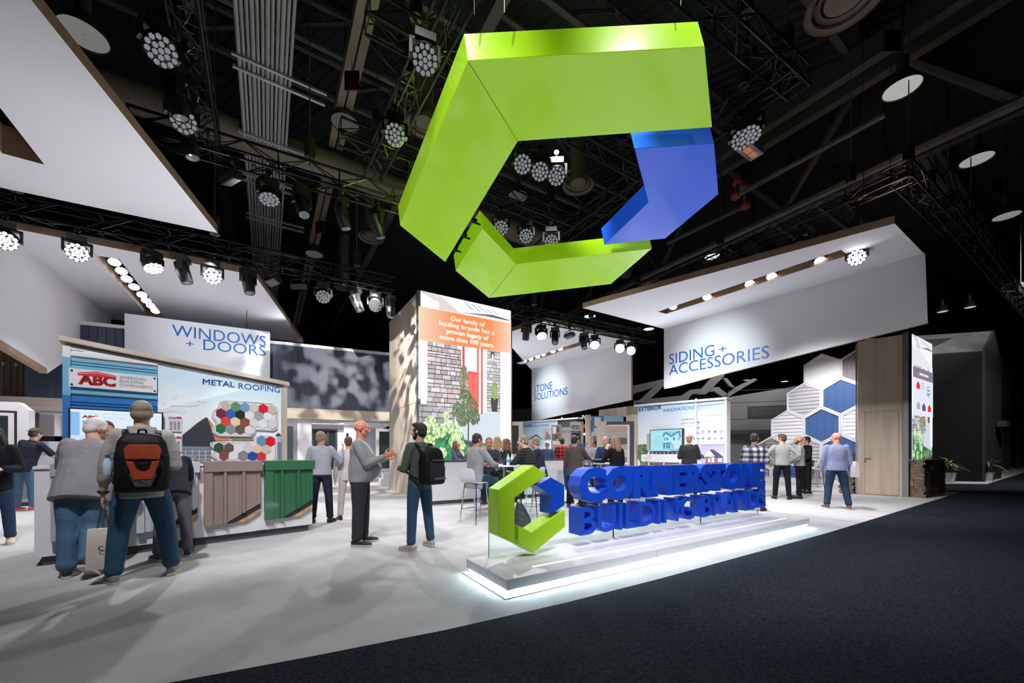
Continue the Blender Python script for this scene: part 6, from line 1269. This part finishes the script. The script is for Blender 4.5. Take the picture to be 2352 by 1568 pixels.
    for (k, sg) in (('L', 1), ('R', -1)):
        hp, kn, an = leg[k]; dn = (an-kn).normalized(); ft = (f+l*sg*.22); ft = (ft-dn*ft.dot(dn)*.95).normalized() if abs(dn.z) < .93 else (f+l*sg*.22).normalized(); dz = -ft.cross((ft.cross(UP))).normalized() if abs(dn.z) < .93 else -UP
        if dz.dot(dn) < 0: dz = -dz
        sd = ft.cross(dz).normalized(); base = an+dz*(AN-.002) if abs(dn.z) > .93 else an+dz*.075*s
        mb = MB(); c = lambda x, z: base+ft*x*s-dz*z*s
        trunk(mb, [(c(-.075, .05), sd*.030*s, dz*.030*s), (c(-.05, .05), sd*.040*s, dz*.042*s), (c(.0, .055), sd*.042*s, dz*.048*s), (c(.07, .045), sd*.044*s, dz*.036*s), (c(.13, .036), sd*.048*s, dz*.028*s), (c(.18, .032), sd*.040*s, dz*.022*s), (c(.205, .030), sd*.022*s, dz*.014*s)], 14); limb(mb, [(an, .044*s), (c(0, .05), .043*s)])
        so = remesh(mb, 'shoe', mat('shoe_%d_%d' % (shoes[0], shoes[2]), rgb(*shoes[:3]), .5), t, .009, 2)
        mb = MB(); oc = [(-.082, .026), (-.05, .040), (.02, .038), (.08, .046), (.14, .050), (.185, .040), (.212, .016)]; ring = [c(x, .0)+sd*y*s for x, y in oc]+[c(x, .0)-sd*y*s for x, y in oc[::-1]]; mb.prism(ring, -dz*.024*s); mb.build('sole', M_sole if len(shoes) == 3 else mat('dark_sole', (.02, .02, .02), .7), so)
    return dict(t=t, P=P, tu=tu, tl=tl, tf=tf, f=f, l=l, N=N, s=s, arm=arm, E=E, hl=hl, hf=hf, hu=hu, H=HCn, top=tp)
def cap_on(r, m, name='cap', brim=True, back=False):
    E, s, hl, hf, hu = r['E'], r['s'], r['hl'], r['hf'], r['hu']; mb = MB(); ell(mb, E(0, -.012, .050), hl*.088*s, hf*.104*s, hu*.086*s, 18, 12)
    if brim: k = -1 if back else 1; trunk(mb, [(E(0, k*.06, .055), hl*.07*s, hu*.008*s), (E(0, k*.13, .045), hl*.066*s, hu*.007*s), (E(0, k*.165, .036), hl*.035*s, hu*.005*s)])
    remesh(mb, name, m, r['t'], .007, 2)
def backpack(label, r, body_c, panel=None, w_=.32, hh=.47, d=.19, dz=0.0):
    P, tu, tl, tf, s = r['P'], r['tu'], r['tl'], r['tf'], r['s']; c = P+tu*(.245+dz)*s-tf*(.155*s+d*.5); t = thing('backpack', label, 'backpack', c)
    q = lambda x, y, z: c+tl*x*w_-tf*y*d+tu*z*hh; mb = MB()
    rg = []
    for z, kx, ky, off in ((-.5, .40, .40, 0), (-.46, .49, .50, 0), (-.25, .50, .52, .02), (.1, .50, .48, 0), (.36, .44, .38, -.06), (.47, .34, .26, -.12), (.5, .2, .15, -.15)):
        rg.append([q(kx*max(-1, min(1, 1.25*math.cos(a))), off+ky*max(-1, min(1, 1.25*math.sin(a))), z) for a in [2*math.pi*k/20 for k in range(20)]])
    mb.loft(rg); remesh(mb, 'main_bag', body_c, t, .012, 3)
    mb = MB(); rg = []
    for z, kx, ky in ((-.47, .26, .2), (-.40, .36, .30), (-.1, .38, .30), (.08, .34, .22), (.14, .24, .1)): rg.append([q(kx*max(-1, min(1, 1.3*math.cos(a))), .48+ky*.7*max(-1, min(1, 1.3*math.sin(a))), z) for a in [2*math.pi*k/18 for k in range(18)]])
    mb.loft(rg); remesh(mb, 'front_pocket', panel[0] if panel else body_c, t, .012, 3)
    if panel:
        for nm, pts, m, w0 in panel[1]:
            mb = MB(); mb.prism([q(x, w0, z) for x, z in pts], -tf*.02); o = mb.build(nm, m, t); bv = o.modifiers.new('b', 'BEVEL'); bv.width = .008; bv.segments = 2
    for sg in (-1, 1):
        mb = MB(); sh = r['arm']['L' if sg > 0 else 'R'][0]; a = q(sg*.30, -.5, .42); b = P+tu*.50*s+tl*sg*.115*s-tf*.02*s+tu*.03; e = P+tu*.40*s+tl*sg*.13*s+tf*.155*s; g_ = P+tu*.16*s+tl*sg*.185*s+tf*.08*s; z_ = q(sg*.46, -.4, -.36)
        pts = [a, b, e, g_, z_]; rg = []
        for i in range(17):
            u = i/4; k = min(3, int(u)); v = u-k; p0, p1, p2, p3 = [pts[max(0, min(4, k+j))] for j in (-1, 0, 1, 2)]
            pp = p1*.5*2*.5+p1*.5+(p2-p0)*.5*v+(p0*2-p1*5+p2*4-p3)*.5*v*v+(p1*3-p0-p2*3+p3)*.5*v**3; rg.append((pp, tl*.026*s, tf*.010*s+tu*.006))
        trunk(mb, rg, 10); mb.build('shoulder_strap', body_c, t, smooth=True)
    mb = MB(); mb.path([q(-.08, -.2, .49), q(-.06, -.15, .56), q(.06, -.15, .56), q(.08, -.2, .49)], .009, 8); mb.build('grab_handle', body_c, t)
    return t, q
def bag(label, top, u, w_, h_, d, m, name='carrier_bag', handle=None, prints=(), taper=1.0):
    u = V(u).normalized(); n = u.cross(UP); t = thing(name, label, 'bag', top-UP*h_); c = lambda x, y, z: top+u*x*w_*(taper+(1-taper)*(-z if True else 0))+n*y*d-UP*h_*(-z)
    mb = MB(); rg = []
    for z, k in ((-1, 1.0), (-.9, 1.0), (-.4, .8), (-.02, .35), (0, .25)): rg.append([c(x*.5, y*k*.5, z) for x, y in ((-1, -1), (-.5, -1.15), (0, -1.2), (.5, -1.15), (1, -1), (1, 1), (.5, 1.15), (0, 1.2), (-.5, 1.15), (-1, 1))])
    mb.loft(rg); o = mb.build('bag_body', m, t, smooth=True)
    if handle is not None: mb = MB(); mb.path([c(-.2, 0, 0), handle-u*.01, handle+u*.01, c(.2, 0, 0)], .006, 6); mb.build('handle', mat('bag_cord', rgb(60, 60, 62), .7), t)
    if prints:
        fr = Fr(top+n*0, u); fr.o = top+fr.n*(d*.62)-UP*h_
        for st, x, z, hh, mm in prints: text(st, fr, x*w_, z*h_, hh, t, mm, .012, None, 'C', .02)
    return t
Q_ = cloth('black_quilting', (44, 46, 48), 1.0); _n = Q_.node_tree; _w = _n.nodes.new('ShaderNodeTexWave'); _w.bands_direction = 'Z'; _w.inputs['Scale'].default_value = 5.5; _w.inputs['Distortion'].default_value = 2.5; _b = [x for x in _n.nodes if x.type == 'BUMP'][0]; _b.inputs['Strength'].default_value = .6; _b.inputs['Distance'].default_value = .02; _c = _n.nodes.new('ShaderNodeTexCoord'); _n.links.new(_c.outputs['Object'], _w.inputs['Vector']); _n.links.new(_w.outputs['Fac'], _b.inputs['Height'])
GREY1 = cloth('grey_jacket', (146, 144, 150), 1.0); GREY2 = cloth('heather_hoodie', (172, 168, 162), .9); GREY3 = cloth('silver_shirt', (168, 170, 182), .7); GREY4 = cloth('stone_grey_shirt', (146, 148, 150), .8); GRN = cloth('green_grey_sweater', (84, 94, 88), .7)
fp = lambda x, y: fl(x, y)
P4 = person('man in a pale grey hoodie wearing a black and orange backpack', fp(326, 1330), (-.70, .72), 1.89, 'fair', 'short', 'grey', GREY2, JEANS, (140, 132, 124), ('down', 'front'), dict(L=((.02, .16, -1), (.0, .10, -1)), R=((.02, .20, -1), (.02, .12, -1))), head=(-8, -4), build_=1.14, belly=.05, sleeve=.62, hem=.13, vox=.005, legscale=1.1)
mb = MB(); N, tl, tf, tu, s = P4['N'], P4['tl'], P4['tf'], P4['tu'], P4['s']; trunk(mb, [(N-tu*.01+tf*.02, tl*.105, tf*.095), (N+tu*.035-tf*.02, tl*.12, tf*.105), (N-tf*.07-tu*.01, tl*.11, tf*.06), (N-tf*.12-tu*.08, tl*.09, tf*.035)]); remesh(mb, 'hood', GREY2, P4['t'], .01, 3)
M_pack = cloth('black_nylon', (20, 20, 23), .6, rough=.6); M_orange = cloth('orange_nylon', (176, 74, 46), .5, rough=.6); M_pgrey = cloth('grey_nylon', (92, 84, 90), .4)
bpk, q = backpack('black and rust-orange backpack with a water bottle in its side pocket', P4, M_pack, (M_pack, [('orange_panel', [(-.26, .30), (.26, .30), (.33, .22), (.30, .05), (-.30, .05), (-.33, .22)], M_orange, .60), ('orange_panel', [(-.30, .04), (-.16, .02), (-.10, -.12), (.10, -.12), (.16, .02), (.30, .04), (.17, -.28), (-.17, -.28)], M_orange, .80), ('grey_panel', [(-.20, -.14), (-.16, -.28), (.16, -.28), (.20, -.14), (.24, -.2), (.14, -.40), (-.14, -.40), (-.24, -.2)], M_pgrey, .78), ('dark_badge', [(-.12, .0), (.12, .0), (.06, -.10), (-.06, -.10)], M_pack, .86)]), w_=.40, hh=.58, d=.22, dz=-.03)
mb = MB(); c = q(.60, .15, -.16); mb.lathe(c-UP*.02, UP, [(.03, 0), (.034, .02), (.034, .12), (.014, .16), (.014, .165)], 14); bt = thing('water_bottle', 'clear water bottle with blue cap in the left side pocket of the orange-panelled backpack', 'bottle', c); mb.build('bottle_body', mat('pale_blue_plastic', (.62, .74, .82), .15), bt, smooth=True); mb = MB(); mb.lathe(c+UP*.14, UP, [(.016, 0), (.016, .03)], 12); mb.build('cap', mat('bright_blue_cap', rgb(30, 110, 200), .4), bt)
mb = MB(); w_ = P4['arm']['L'][2]; e_ = P4['arm']['L'][1]; d_ = (w_-e_).normalized(); mb.lathe(w_-d_*.03, d_, [(.040, 0), (.044, .006), (.044, .022), (.040, .028)], 18); mb.build('wristwatch', mat('dark_green_strap', (.02, .03, .02), .5), P4['t'])
wl_ = P4['arm']['L'][2]; hb = wl_-UP*.15
bag('cream paper carrier bag hanging from the hand of the man in the pale hoodie', hb-UP*.20, (.9, .4, 0), .22, .40, .10, mat('cream_paper', rgb(216, 206, 194), .8), 'paper_bag', hb+UP*.02, (('C', .05, .48, .04, M_txtblack),))
P3 = person('white-haired man in a loose grey jacket and jeans leaning over the counter', fp(190, 1318), (-.62, .78), 1.80, 'pink', 'short', 'white', GREY1, JEANSL, (34, 32, 34), ('lean', 'lean'), dict(L=((-.04, .02, -1), (-.10, .02, -1)), R=((-.05, -.04, -1), (-.62, .02, -.80))), lean=24, side=-6, head=(-58, -24), build_=1.26, belly=.05, hem=.16, jacket='jacket', vox=.005, legscale=1.18)
pw = P3['arm']['R'][2]; bag('white plastic carrier bag with black print hanging beside the white-haired man', V((-4.72, 4.55, .86)), (.8, .6, 0), .28, .40, .13, mat('white_plastic', rgb(226, 226, 232), .4), 'carrier_bag', V((-4.74, 4.57, 1.02)), (('E', .22, .62, .05, M_txtblack), ('CONNECT', .18, .50, .014, M_txtblack)))
person('woman in a dark jacket and grey trousers leaning on the counter behind the hooded man', fp(398, 1282), (-.75, .66), 1.62, 'tan', 'long', 'black', cloth('navy_black_jacket', (40, 40, 52), .9), cloth('grey_slacks', (104, 100, 108), .6), (60, 60, 66), ('lean', 'lean'), lean=36, head=(0, -14), jacket='jacket', hem=.10)
cpos = lambda s_, b_: CO+CF.u*s_-CF.n*b_
person('smiling brown-haired man behind the counter facing the white-haired man', cpos(.50, .92), (.75, -.66), 1.80, 'pink', 'short', 'brown', GREY3, CHTR, (30, 28, 28), ('table', 'table'), lean=14, head=(10, -18))
person('dark-haired man in grey shirt behind the counter, looking right', cpos(.86, .93), (.95, .10), 1.76, 'tan', 'short', 'dark', GREY4, CHTR, (30, 28, 28), ('front', 'front'), lean=6, head=(-6, -6))
PCAP = person('man in a navy polo and brown cap leaning on the info counter', (-10.95, 8.8), (-.1, .99), 1.92, 'fair', 'short', 'brown', cloth('navy_polo', (44, 46, 60), .6), JEANSL, (220, 50, 90), ('down', ((.35, .55, -.75), (.55, .35, -.55))), lean=10, side=-8, head=(0, -10), build_=1.1, sleeve=.4, hem=.12)
cap_on(PCAP, cloth('brown_cap', (92, 82, 70), .4), back=True)
person('woman with black hair in a dark jacket over an orange shirt, at the left edge', (-7.4, 5.6), (.62, -.78), 1.72, 'tan', 'long', 'black', cloth('black_jacket', (26, 26, 32), .8), JEANSD, (196, 184, 160), ('front', 'low'), head=(-10, -12), jacket='jacket', collar=cloth('orange_shirt', (214, 128, 20), .6), hem=.14)
person('man in a silvery grey shirt and dark trousers seen from behind by the windows', fp(738, 1200), (-.20, .98), 1.74, 'tan', 'short', 'sandy', GREY3, DKTR, (24, 22, 26, 1), ('front', 'raised'), head=(-34, 0), build_=1.08, hem=.02, sleeve=.98)
P9 = person('bald man in a grey shirt and dark trousers gesturing with both hands', fp(828, 1249), (.96, .20), 1.81, 'ruddy', 'bald', 'grey', GREY4, CHTR, (28, 26, 26), (((.35, .12, -.92), (.93, -.15, .30)), ((.40, .10, -.92), (.93, -.05, .42))), dict(L=((.06, .05, -1), (-.02, .05, -1)), R=((-.02, .05, -1), (-.04, .05, -1))), head=(0, -2), build_=1.16, belly=.13, hem=.06, vox=.005, curl=.7, legscale=1.12)
t = thing('name_badge', 'white badge on a pale lanyard worn by the bald man', 'badge', P9['P']+UP*.2); q0_ = P9['N']; f9, l9 = P9['f'], P9['l']; chest = q0_-UP*.30*P9['s']+f9*.235
for sg in (-1, 1): mb = MB(); mb.path([q0_+l9*sg*.085-f9*.02+UP*.012, q0_+l9*sg*.085+f9*.09-UP*.06, chest+l9*sg*.01], .007, 6); mb.build('lanyard', M_white, t)
mb = MB(); mb.box(chest-l9*.045-UP*.12, l9*.09, UP*.12, f9*.006); mb.build('card', M_white, t); mb = MB(); mb.box(chest-l9*.045-UP*.135, l9*.09, UP*.02, f9*.007); mb.build('red_stripe', M_red, t)
mb = MB(); bc = P9['P']+UP*.06*P9['s']; trunk(mb, [(bc+f9*.03-UP*.016, l9*.196, f9*.178), (bc+f9*.03+UP*.016, l9*.196, f9*.178)], 28); mb.build('belt', M_blackp, P9['t'])
person('person in pale trousers mostly hidden behind the bald man', fp(800, 1192), (-.4, .9), 1.66, 'pink', 'short', 'brown', cloth('white_shirt', (210, 206, 206), .6), cloth('beige_trousers', (196, 184, 176), .5), (34, 32, 40, 1), ('down', 'front'))
P10 = person('bearded dark-haired man in a green-grey sweater, jeans and black backpack', fp(964, 1261), (-.78, .62), 1.75, 'fair', 'thick', 'dark', GRN, JEANS, (184, 170, 156), ('front', 'front'), dict(L=((.02, .08, -1), (-.02, .05, -1)), R=((.03, .14, -1), (-.02, .12, -1))), head=(22, 0), hem=.10, vox=.005, beard='dark', collar=cloth('white_collar', (214, 204, 208), .4), build_=1.0)
backpack('black backpack with grey pockets worn by the man in the green-grey sweater', P10, M_pack, (cloth('charcoal_nylon', (44, 44, 50), .5), [('grey_strip', [(-.3, .16), (.3, .16), (.3, .12), (-.3, .12)], M_pgrey, .6), ('grey_strip', [(-.28, -.30), (.28, -.30), (.28, -.36), (-.28, -.36)], M_pgrey, .78), ('pale_label', [(-.34, .05), (-.26, .05), (-.26, -.02), (-.34, -.02)], M_white, .70)]), w_=.33, hh=.50, d=.20, dz=-.02)
# ---- around the meeting tables
SITL = dict(L=((.95, .16, -.20), (.05, .02, -1)), R=((.95, .16, -.20), (.10, .02, -1)))
TB1 = atY(1160, 1070, 8.0); TB2 = atY(1403, 1064, 9.1)
hightable('round white high table left, behind the lime hexagon logo', TB1); hightable('round white high table in front of the woman in black', TB2, .40, 1.07)
def sitter(lb, px, Y, facing, h, stool_lb, **k):
    p = atY(px, 1038, Y); fv = V((facing[0], facing[1], 0)).normalized(); 
    if stool_lb: stool(stool_lb, p+fv*.02, math.atan2(fv.y, fv.x)+math.pi/2)
    k.setdefault('legs', SITL); k.setdefault('sit', .86); return person(lb, p, facing, h, **k)
BLZ = cloth('grey_blazer', (148, 148, 150), .5)
sitter('dark-haired man in a grey blazer sitting on a white stool, back turned', 1090, 7.35, (.62, .78), 1.80, 'white bar stool under the man in the grey blazer', skin='tan', hair='short', hc='dark', top=BLZ, bottom=JEANSD, shoes=(70, 52, 42), arms=('table', 'table'), lean=6, head=(-10, -6), jacket='blazer', hem=.22)
sitter('grey-haired man in a dark jacket facing the viewer across the left table', 1120, 8.75, (.25, -.97), 1.76, 'white bar stool behind the left high table', skin='ruddy', hair='short', hc='grey', top=cloth('slate_jacket', (66, 66, 80), .7), bottom=DKTR, arms=('table', 'table'), lean=14, head=(-6, -8), jacket='jacket', curl=1.2)
sitter('man in a black quilted vest resting his face on his hand', 1222, 7.9, (-.92, .38), 1.82, 'white bar stool under the man in the quilted vest', skin='fair', hair='short', hc='grey', top=cloth('black_quilting', (44, 46, 48), 1.0), bottom=JEANSD, shoes=(40, 36, 34), arms=('table', 'face'), lean=16, head=(12, -2), jacket='quilted_vest', hem=.14, build_=1.15)
sitter('man in a navy suit seated behind the man in the quilted vest', 1243, 8.8, (-.95, .1), 1.76, 'white bar stool under the man in the navy suit', skin='pink', hair='short', hc='grey', top=cloth('navy_suit', (42, 46, 70), .5), bottom=cloth('navy_suit_trousers', (40, 44, 66), .4), arms=('table', 'table'), lean=12, head=(0, -8), jacket='suit_jacket')
person('woman with blonde hair in a black and white giraffe-print top', atY(1142, 1038, 9.6), (.1, .99), 1.74, 'fair', 'long', 'blonde', M_giraffe, DKTR, arms=('front', 'front'), build_=.9)
sitter('woman with curly auburn hair seated facing left at the left table', 1170, 9.0, (-.9, -.2), 1.70, None, skin='fair', hair='curly', hc='auburn', top=cloth('dark_olive_top', (44, 44, 40), .6), bottom=DKTR, arms=('table', 'table'), lean=8, head=(0, -6), build_=.9)
sitter('woman with light brown hair in a mauve cardigan behind the low white wall', 1047, 11.2, (.85, -.3), 1.72, None, skin='fair', hair='long', hc='auburn', top=cloth('mauve_cardigan', (98, 92, 128), .6), bottom=DKTR, arms=('table', 'table'), build_=.9)
PCW = person('man in a white cap and navy hoodie in the distance by the poster', atY(1257, 1038, 13.4), (.3, .95), 1.72, 'fair', 'short', 'grey', cloth('navy_hoodie', (58, 76, 104), .7), JEANSD, arms=('front', 'front'), jacket='hoodie')
cap_on(PCW, cloth('white_cap', (214, 212, 212), .3))
person('dark-haired man in a red and black plaid shirt in the distance', atY(1291, 1038, 13.6), (-.1, .99), 1.84, 'fair', 'short', 'black', M_rplaid, JEANSD, arms=('low', 'low'), jacket='shirt')
person('tall black-haired man in a blue shirt behind the man in the brown jacket', atY(1324, 1038, 10.0), (-.7, -.6), 1.87, 'fair', 'thick', 'black', cloth('steel_blue_shirt', (76, 92, 136), .6), DKTR, arms=('low', 'low'), head=(-20, -14))
person('dark-haired man in a brown tweed jacket reaching right, back to viewer', atY(1320, 1038, 9.3), (.45, .89), 1.74, 'tan', 'short', 'black', cloth('brown_tweed', (84, 76, 70), .6), BKTR, (26, 24, 24, 1), ('low', 'reach'), head=(-8, -6), jacket='jacket', hem=.16)
person('white-bearded balding man in grey in the distance right of the stone board', atY(1351, 1038, 15.0), (-.6, -.5), 1.78, 'pink', 'fringe', 'white', cloth('pale_grey_jacket', (176, 178, 186), .6), CHTR, arms=('front', 'front'), jacket='jacket', beard='white')
person('dark-haired man in a pale grey shirt in the distance beside the oak cabinet', atY(1366, 1038, 12.8), (-.85, .1), 1.76, 'tan', 'short', 'black', GREY4, BKTR, arms=('front', 'low'))
person('balding man in a blue suit leaning towards the woman in black', atY(1393, 1038, 10.0), (-.45, -.88), 1.76, 'pink', 'fringe', 'dark', cloth('blue_suit', (56, 64, 110), .5), cloth('blue_suit_trousers', (52, 58, 100), .4), arms=('reach', 'low'), lean=8, head=(-10, -18), jacket='suit_jacket')
person('woman with light brown hair in a black top holding a hand to her face', atY(1414, 1038, 8.6), (-.45, .89), 1.70, 'fair', 'long', 'sandy', cloth('black_knit', (22, 22, 26), .6), BKTR, (26, 24, 24, 1), ('face', 'low'), head=(16, -6), build_=.92)
stool('white bar stool beside the woman in black', atY(1442, 1038, 9.3), 2.2)
# ---- right-hand side
person('grey-haired man in a black blazer watching the turquoise screen', fp(1583, 1140), (.35, .94), 1.86, 'pink', 'short', 'sandy', cloth('black_blazer', (46, 44, 48), .5), BKTR, (70, 58, 50), ('front', 'front'), jacket='blazer', hem=.22, build_=1.15)
person('man in a navy and white plaid shirt behind the end of the blue letters', atY(1733, 1038, 8.9), (.55, .83), 1.78, 'tan', 'short', 'dark', M_plaid, JEANSD, (30, 28, 28, 1), ('low', 'low'), head=(-14, -4), build_=1.12, hem=.14)
OLV = cloth('sage_grey_shirt', (160, 164, 160), .7)
person('brown-haired man in a sage grey shirt with hands on his hips', fp(1796, 1146), (.52, .85), 1.86, 'fair', 'thick', 'brown', OLV, BKTR, (24, 22, 22, 1), ('hips', 'hips'), head=(52, 0), hem=.03)
person('bald bearded man in a grey shirt standing in profile', fp(1836, 1144), (-.80, .58), 1.82, 'tan', 'bald', 'dark', OLV, BKTR, (24, 22, 22, 1), ('low', 'low'), beard='dark', hem=.03, build_=1.05)
person('dark-haired man in a black sweater behind the bald bearded man', fp(1853, 1132), (-.8, .2), 1.86, 'tan', 'short', 'black', cloth('black_sweater', (26, 26, 30), .5), BKTR, (24, 22, 22, 1), ('low', 'low'))
P32 = person('bald man in a lavender-blue sweater and jeans walking away past the oak column', fp(1921, 1168), (.45, .89), 1.82, 'pink', 'bald', 'sandy', cloth('lavender_sweater', (140, 146, 180), .6), JEANSD, (120, 70, 46), ('down', 'down'), dict(L=((.10, .10, -1), (-.10, .10, -1)), R=((.02, .16, -1), (-.14, .14, -1))), head=(48, 0), build_=1.12, hem=.06, collar=cloth('white_collar', (214, 204, 208), .4))
sp_ = P32['arm']['R'][1]; bag('white tote bag at the elbow of the walking bald man', sp_-P32['l']*.05-UP*.02, (.3, .95, 0), .34, .36, .10, mat('white_canvas', rgb(206, 206, 206), .8), 'tote_bag', sp_-P32['l']*.06+UP*.14)
stool('white bar stool in front of the honeycomb wall, left of the walking man', fl(1880, 1128), -2.4); stool('white bar stool farther back by the honeycomb wall', fl(1862, 1118), -2.2)
hightable('small white high table by the honeycomb wall', fl(1868, 1113), .34, 1.04)
# ---- on and under the tables
for i, (px, Y, lb) in enumerate([(1167, 7.75, 'left clear water bottle with blue label on the left high table'), (1176, 7.8, 'right clear water bottle with blue label on the left high table')]):
    p = atY(px, 1038, Y); p.z = 1.062; t = thing('water_bottle', lb, 'bottle', p, 'bottles on the table'); mb = MB(); mb.lathe(p, UP, [(.028, 0), (.033, .01), (.033, .14), (.014, .19), (.013, .20)], 14); mb.build('bottle_body', mat('pale_blue_plastic'), t, smooth=True); mb = MB(); mb.lathe(p+UP*.06, UP, [(.034, 0), (.034, .05)], 14); mb.build('label_band', mat('bottle_label', rgb(90, 150, 200), .5), t); mb = MB(); mb.lathe(p+UP*.198, UP, [(.015, 0), (.015, .022)], 12); mb.build('cap', M_white, t)
p = atY(1160, 1038, 7.9); p.z = 1.062; t = thing('black_box', 'small dark box standing beside the water bottles', 'box', p); mb = MB(); mb.box(p-V((.04, .03, 0)), (.08, 0, 0), (0, .06, 0), (0, 0, .11)); mb.build('box', mat('dark_violet_card', rgb(44, 40, 60), .6), t)
p = atY(1143, 1038, 7.75); p.z = 1.062; t = tag((lambda m_: m_.build('paper', M_white, None, p))(MB().box(p-V((.1, .07, 0)), (.2, .03, 0), (-.03, .14, 0), (0, 0, .002))), 'white sheet of paper lying on the left high table', 'paper')
p = atY(1378, 1038, 9.0); p.z = 1.072; t = thing('laptop_bag', 'black soft laptop bag lying on the right high table', 'bag', p); mb = MB(); ell(mb, p+UP*.05, V((.22, .03, 0)), V((-.02, .13, 0)), V((0, 0, .05))); remesh(mb, 'bag_body', M_pack, t, .012, 3); mb = MB(); mb.path([p+V((-.18, 0, .04)), p+V((-.26, -.03, .07)), p+V((-.30, -.06, .012))], .009, 6); mb.build('strap', M_pack, t)
p = fl(1199, 1213); t = thing('handbag', 'slouching black leather bag on the floor behind the glass', 'bag', p); mb = MB(); trunk(mb, [(p+UP*.01, V((.17, .02, 0)), V((-.01, .09, 0))), (p+UP*.16, V((.16, .02, 0)), V((-.01, .09, 0))), (p+UP*.33+V((-.03, 0, 0)), V((.10, .01, 0)), V((0, .05, 0))), (p+UP*.46+V((-.05, 0, 0)), V((.04, 0, 0)), V((0, .02, 0)))], 16); remesh(mb, 'bag_body', mat('black_leather', (.03, .038, .04), .35, bump=(14, .8)), t, .012, 2); mb = MB(); mb.path([p+UP*.42+V((-.08, 0, 0)), p+UP*.62+V((-.10, 0, 0)), p+UP*.62+V((-.02, 0, 0)), p+UP*.42+V((-.01, 0, 0))], .008, 6); mb.build('handle', M_pack, t)
p = fl(1352, 1172); t = thing('rucksack', 'black rucksack lying on the floor behind the first blue letters', 'bag', p); mb = MB(); ell(mb, p+UP*.11, V((.24, .05, 0)), V((-.03, .16, 0)), V((0, 0, .11))); remesh(mb, 'bag_body', M_pack, t, .012, 3); mb = MB(); mb.path([p+V((.2, 0, .1)), p+V((.3, -.05, .12)), p+V((.36, -.05, .02))], .012, 6); mb.build('strap', M_pack, t)

# freeze the re-meshed surfaces
bpy.context.view_layer.update(); dg = bpy.context.evaluated_depsgraph_get()
REMD = []
for o in REM:
    me = bpy.data.meshes.new_from_object(o.evaluated_get(dg)); me.polygons.foreach_set('use_smooth', [True]*len(me.polygons)); me.name = o.name; 
    REMD.append((o, me))
for o, me in REMD:
    o.modifiers.clear(); o.data = me
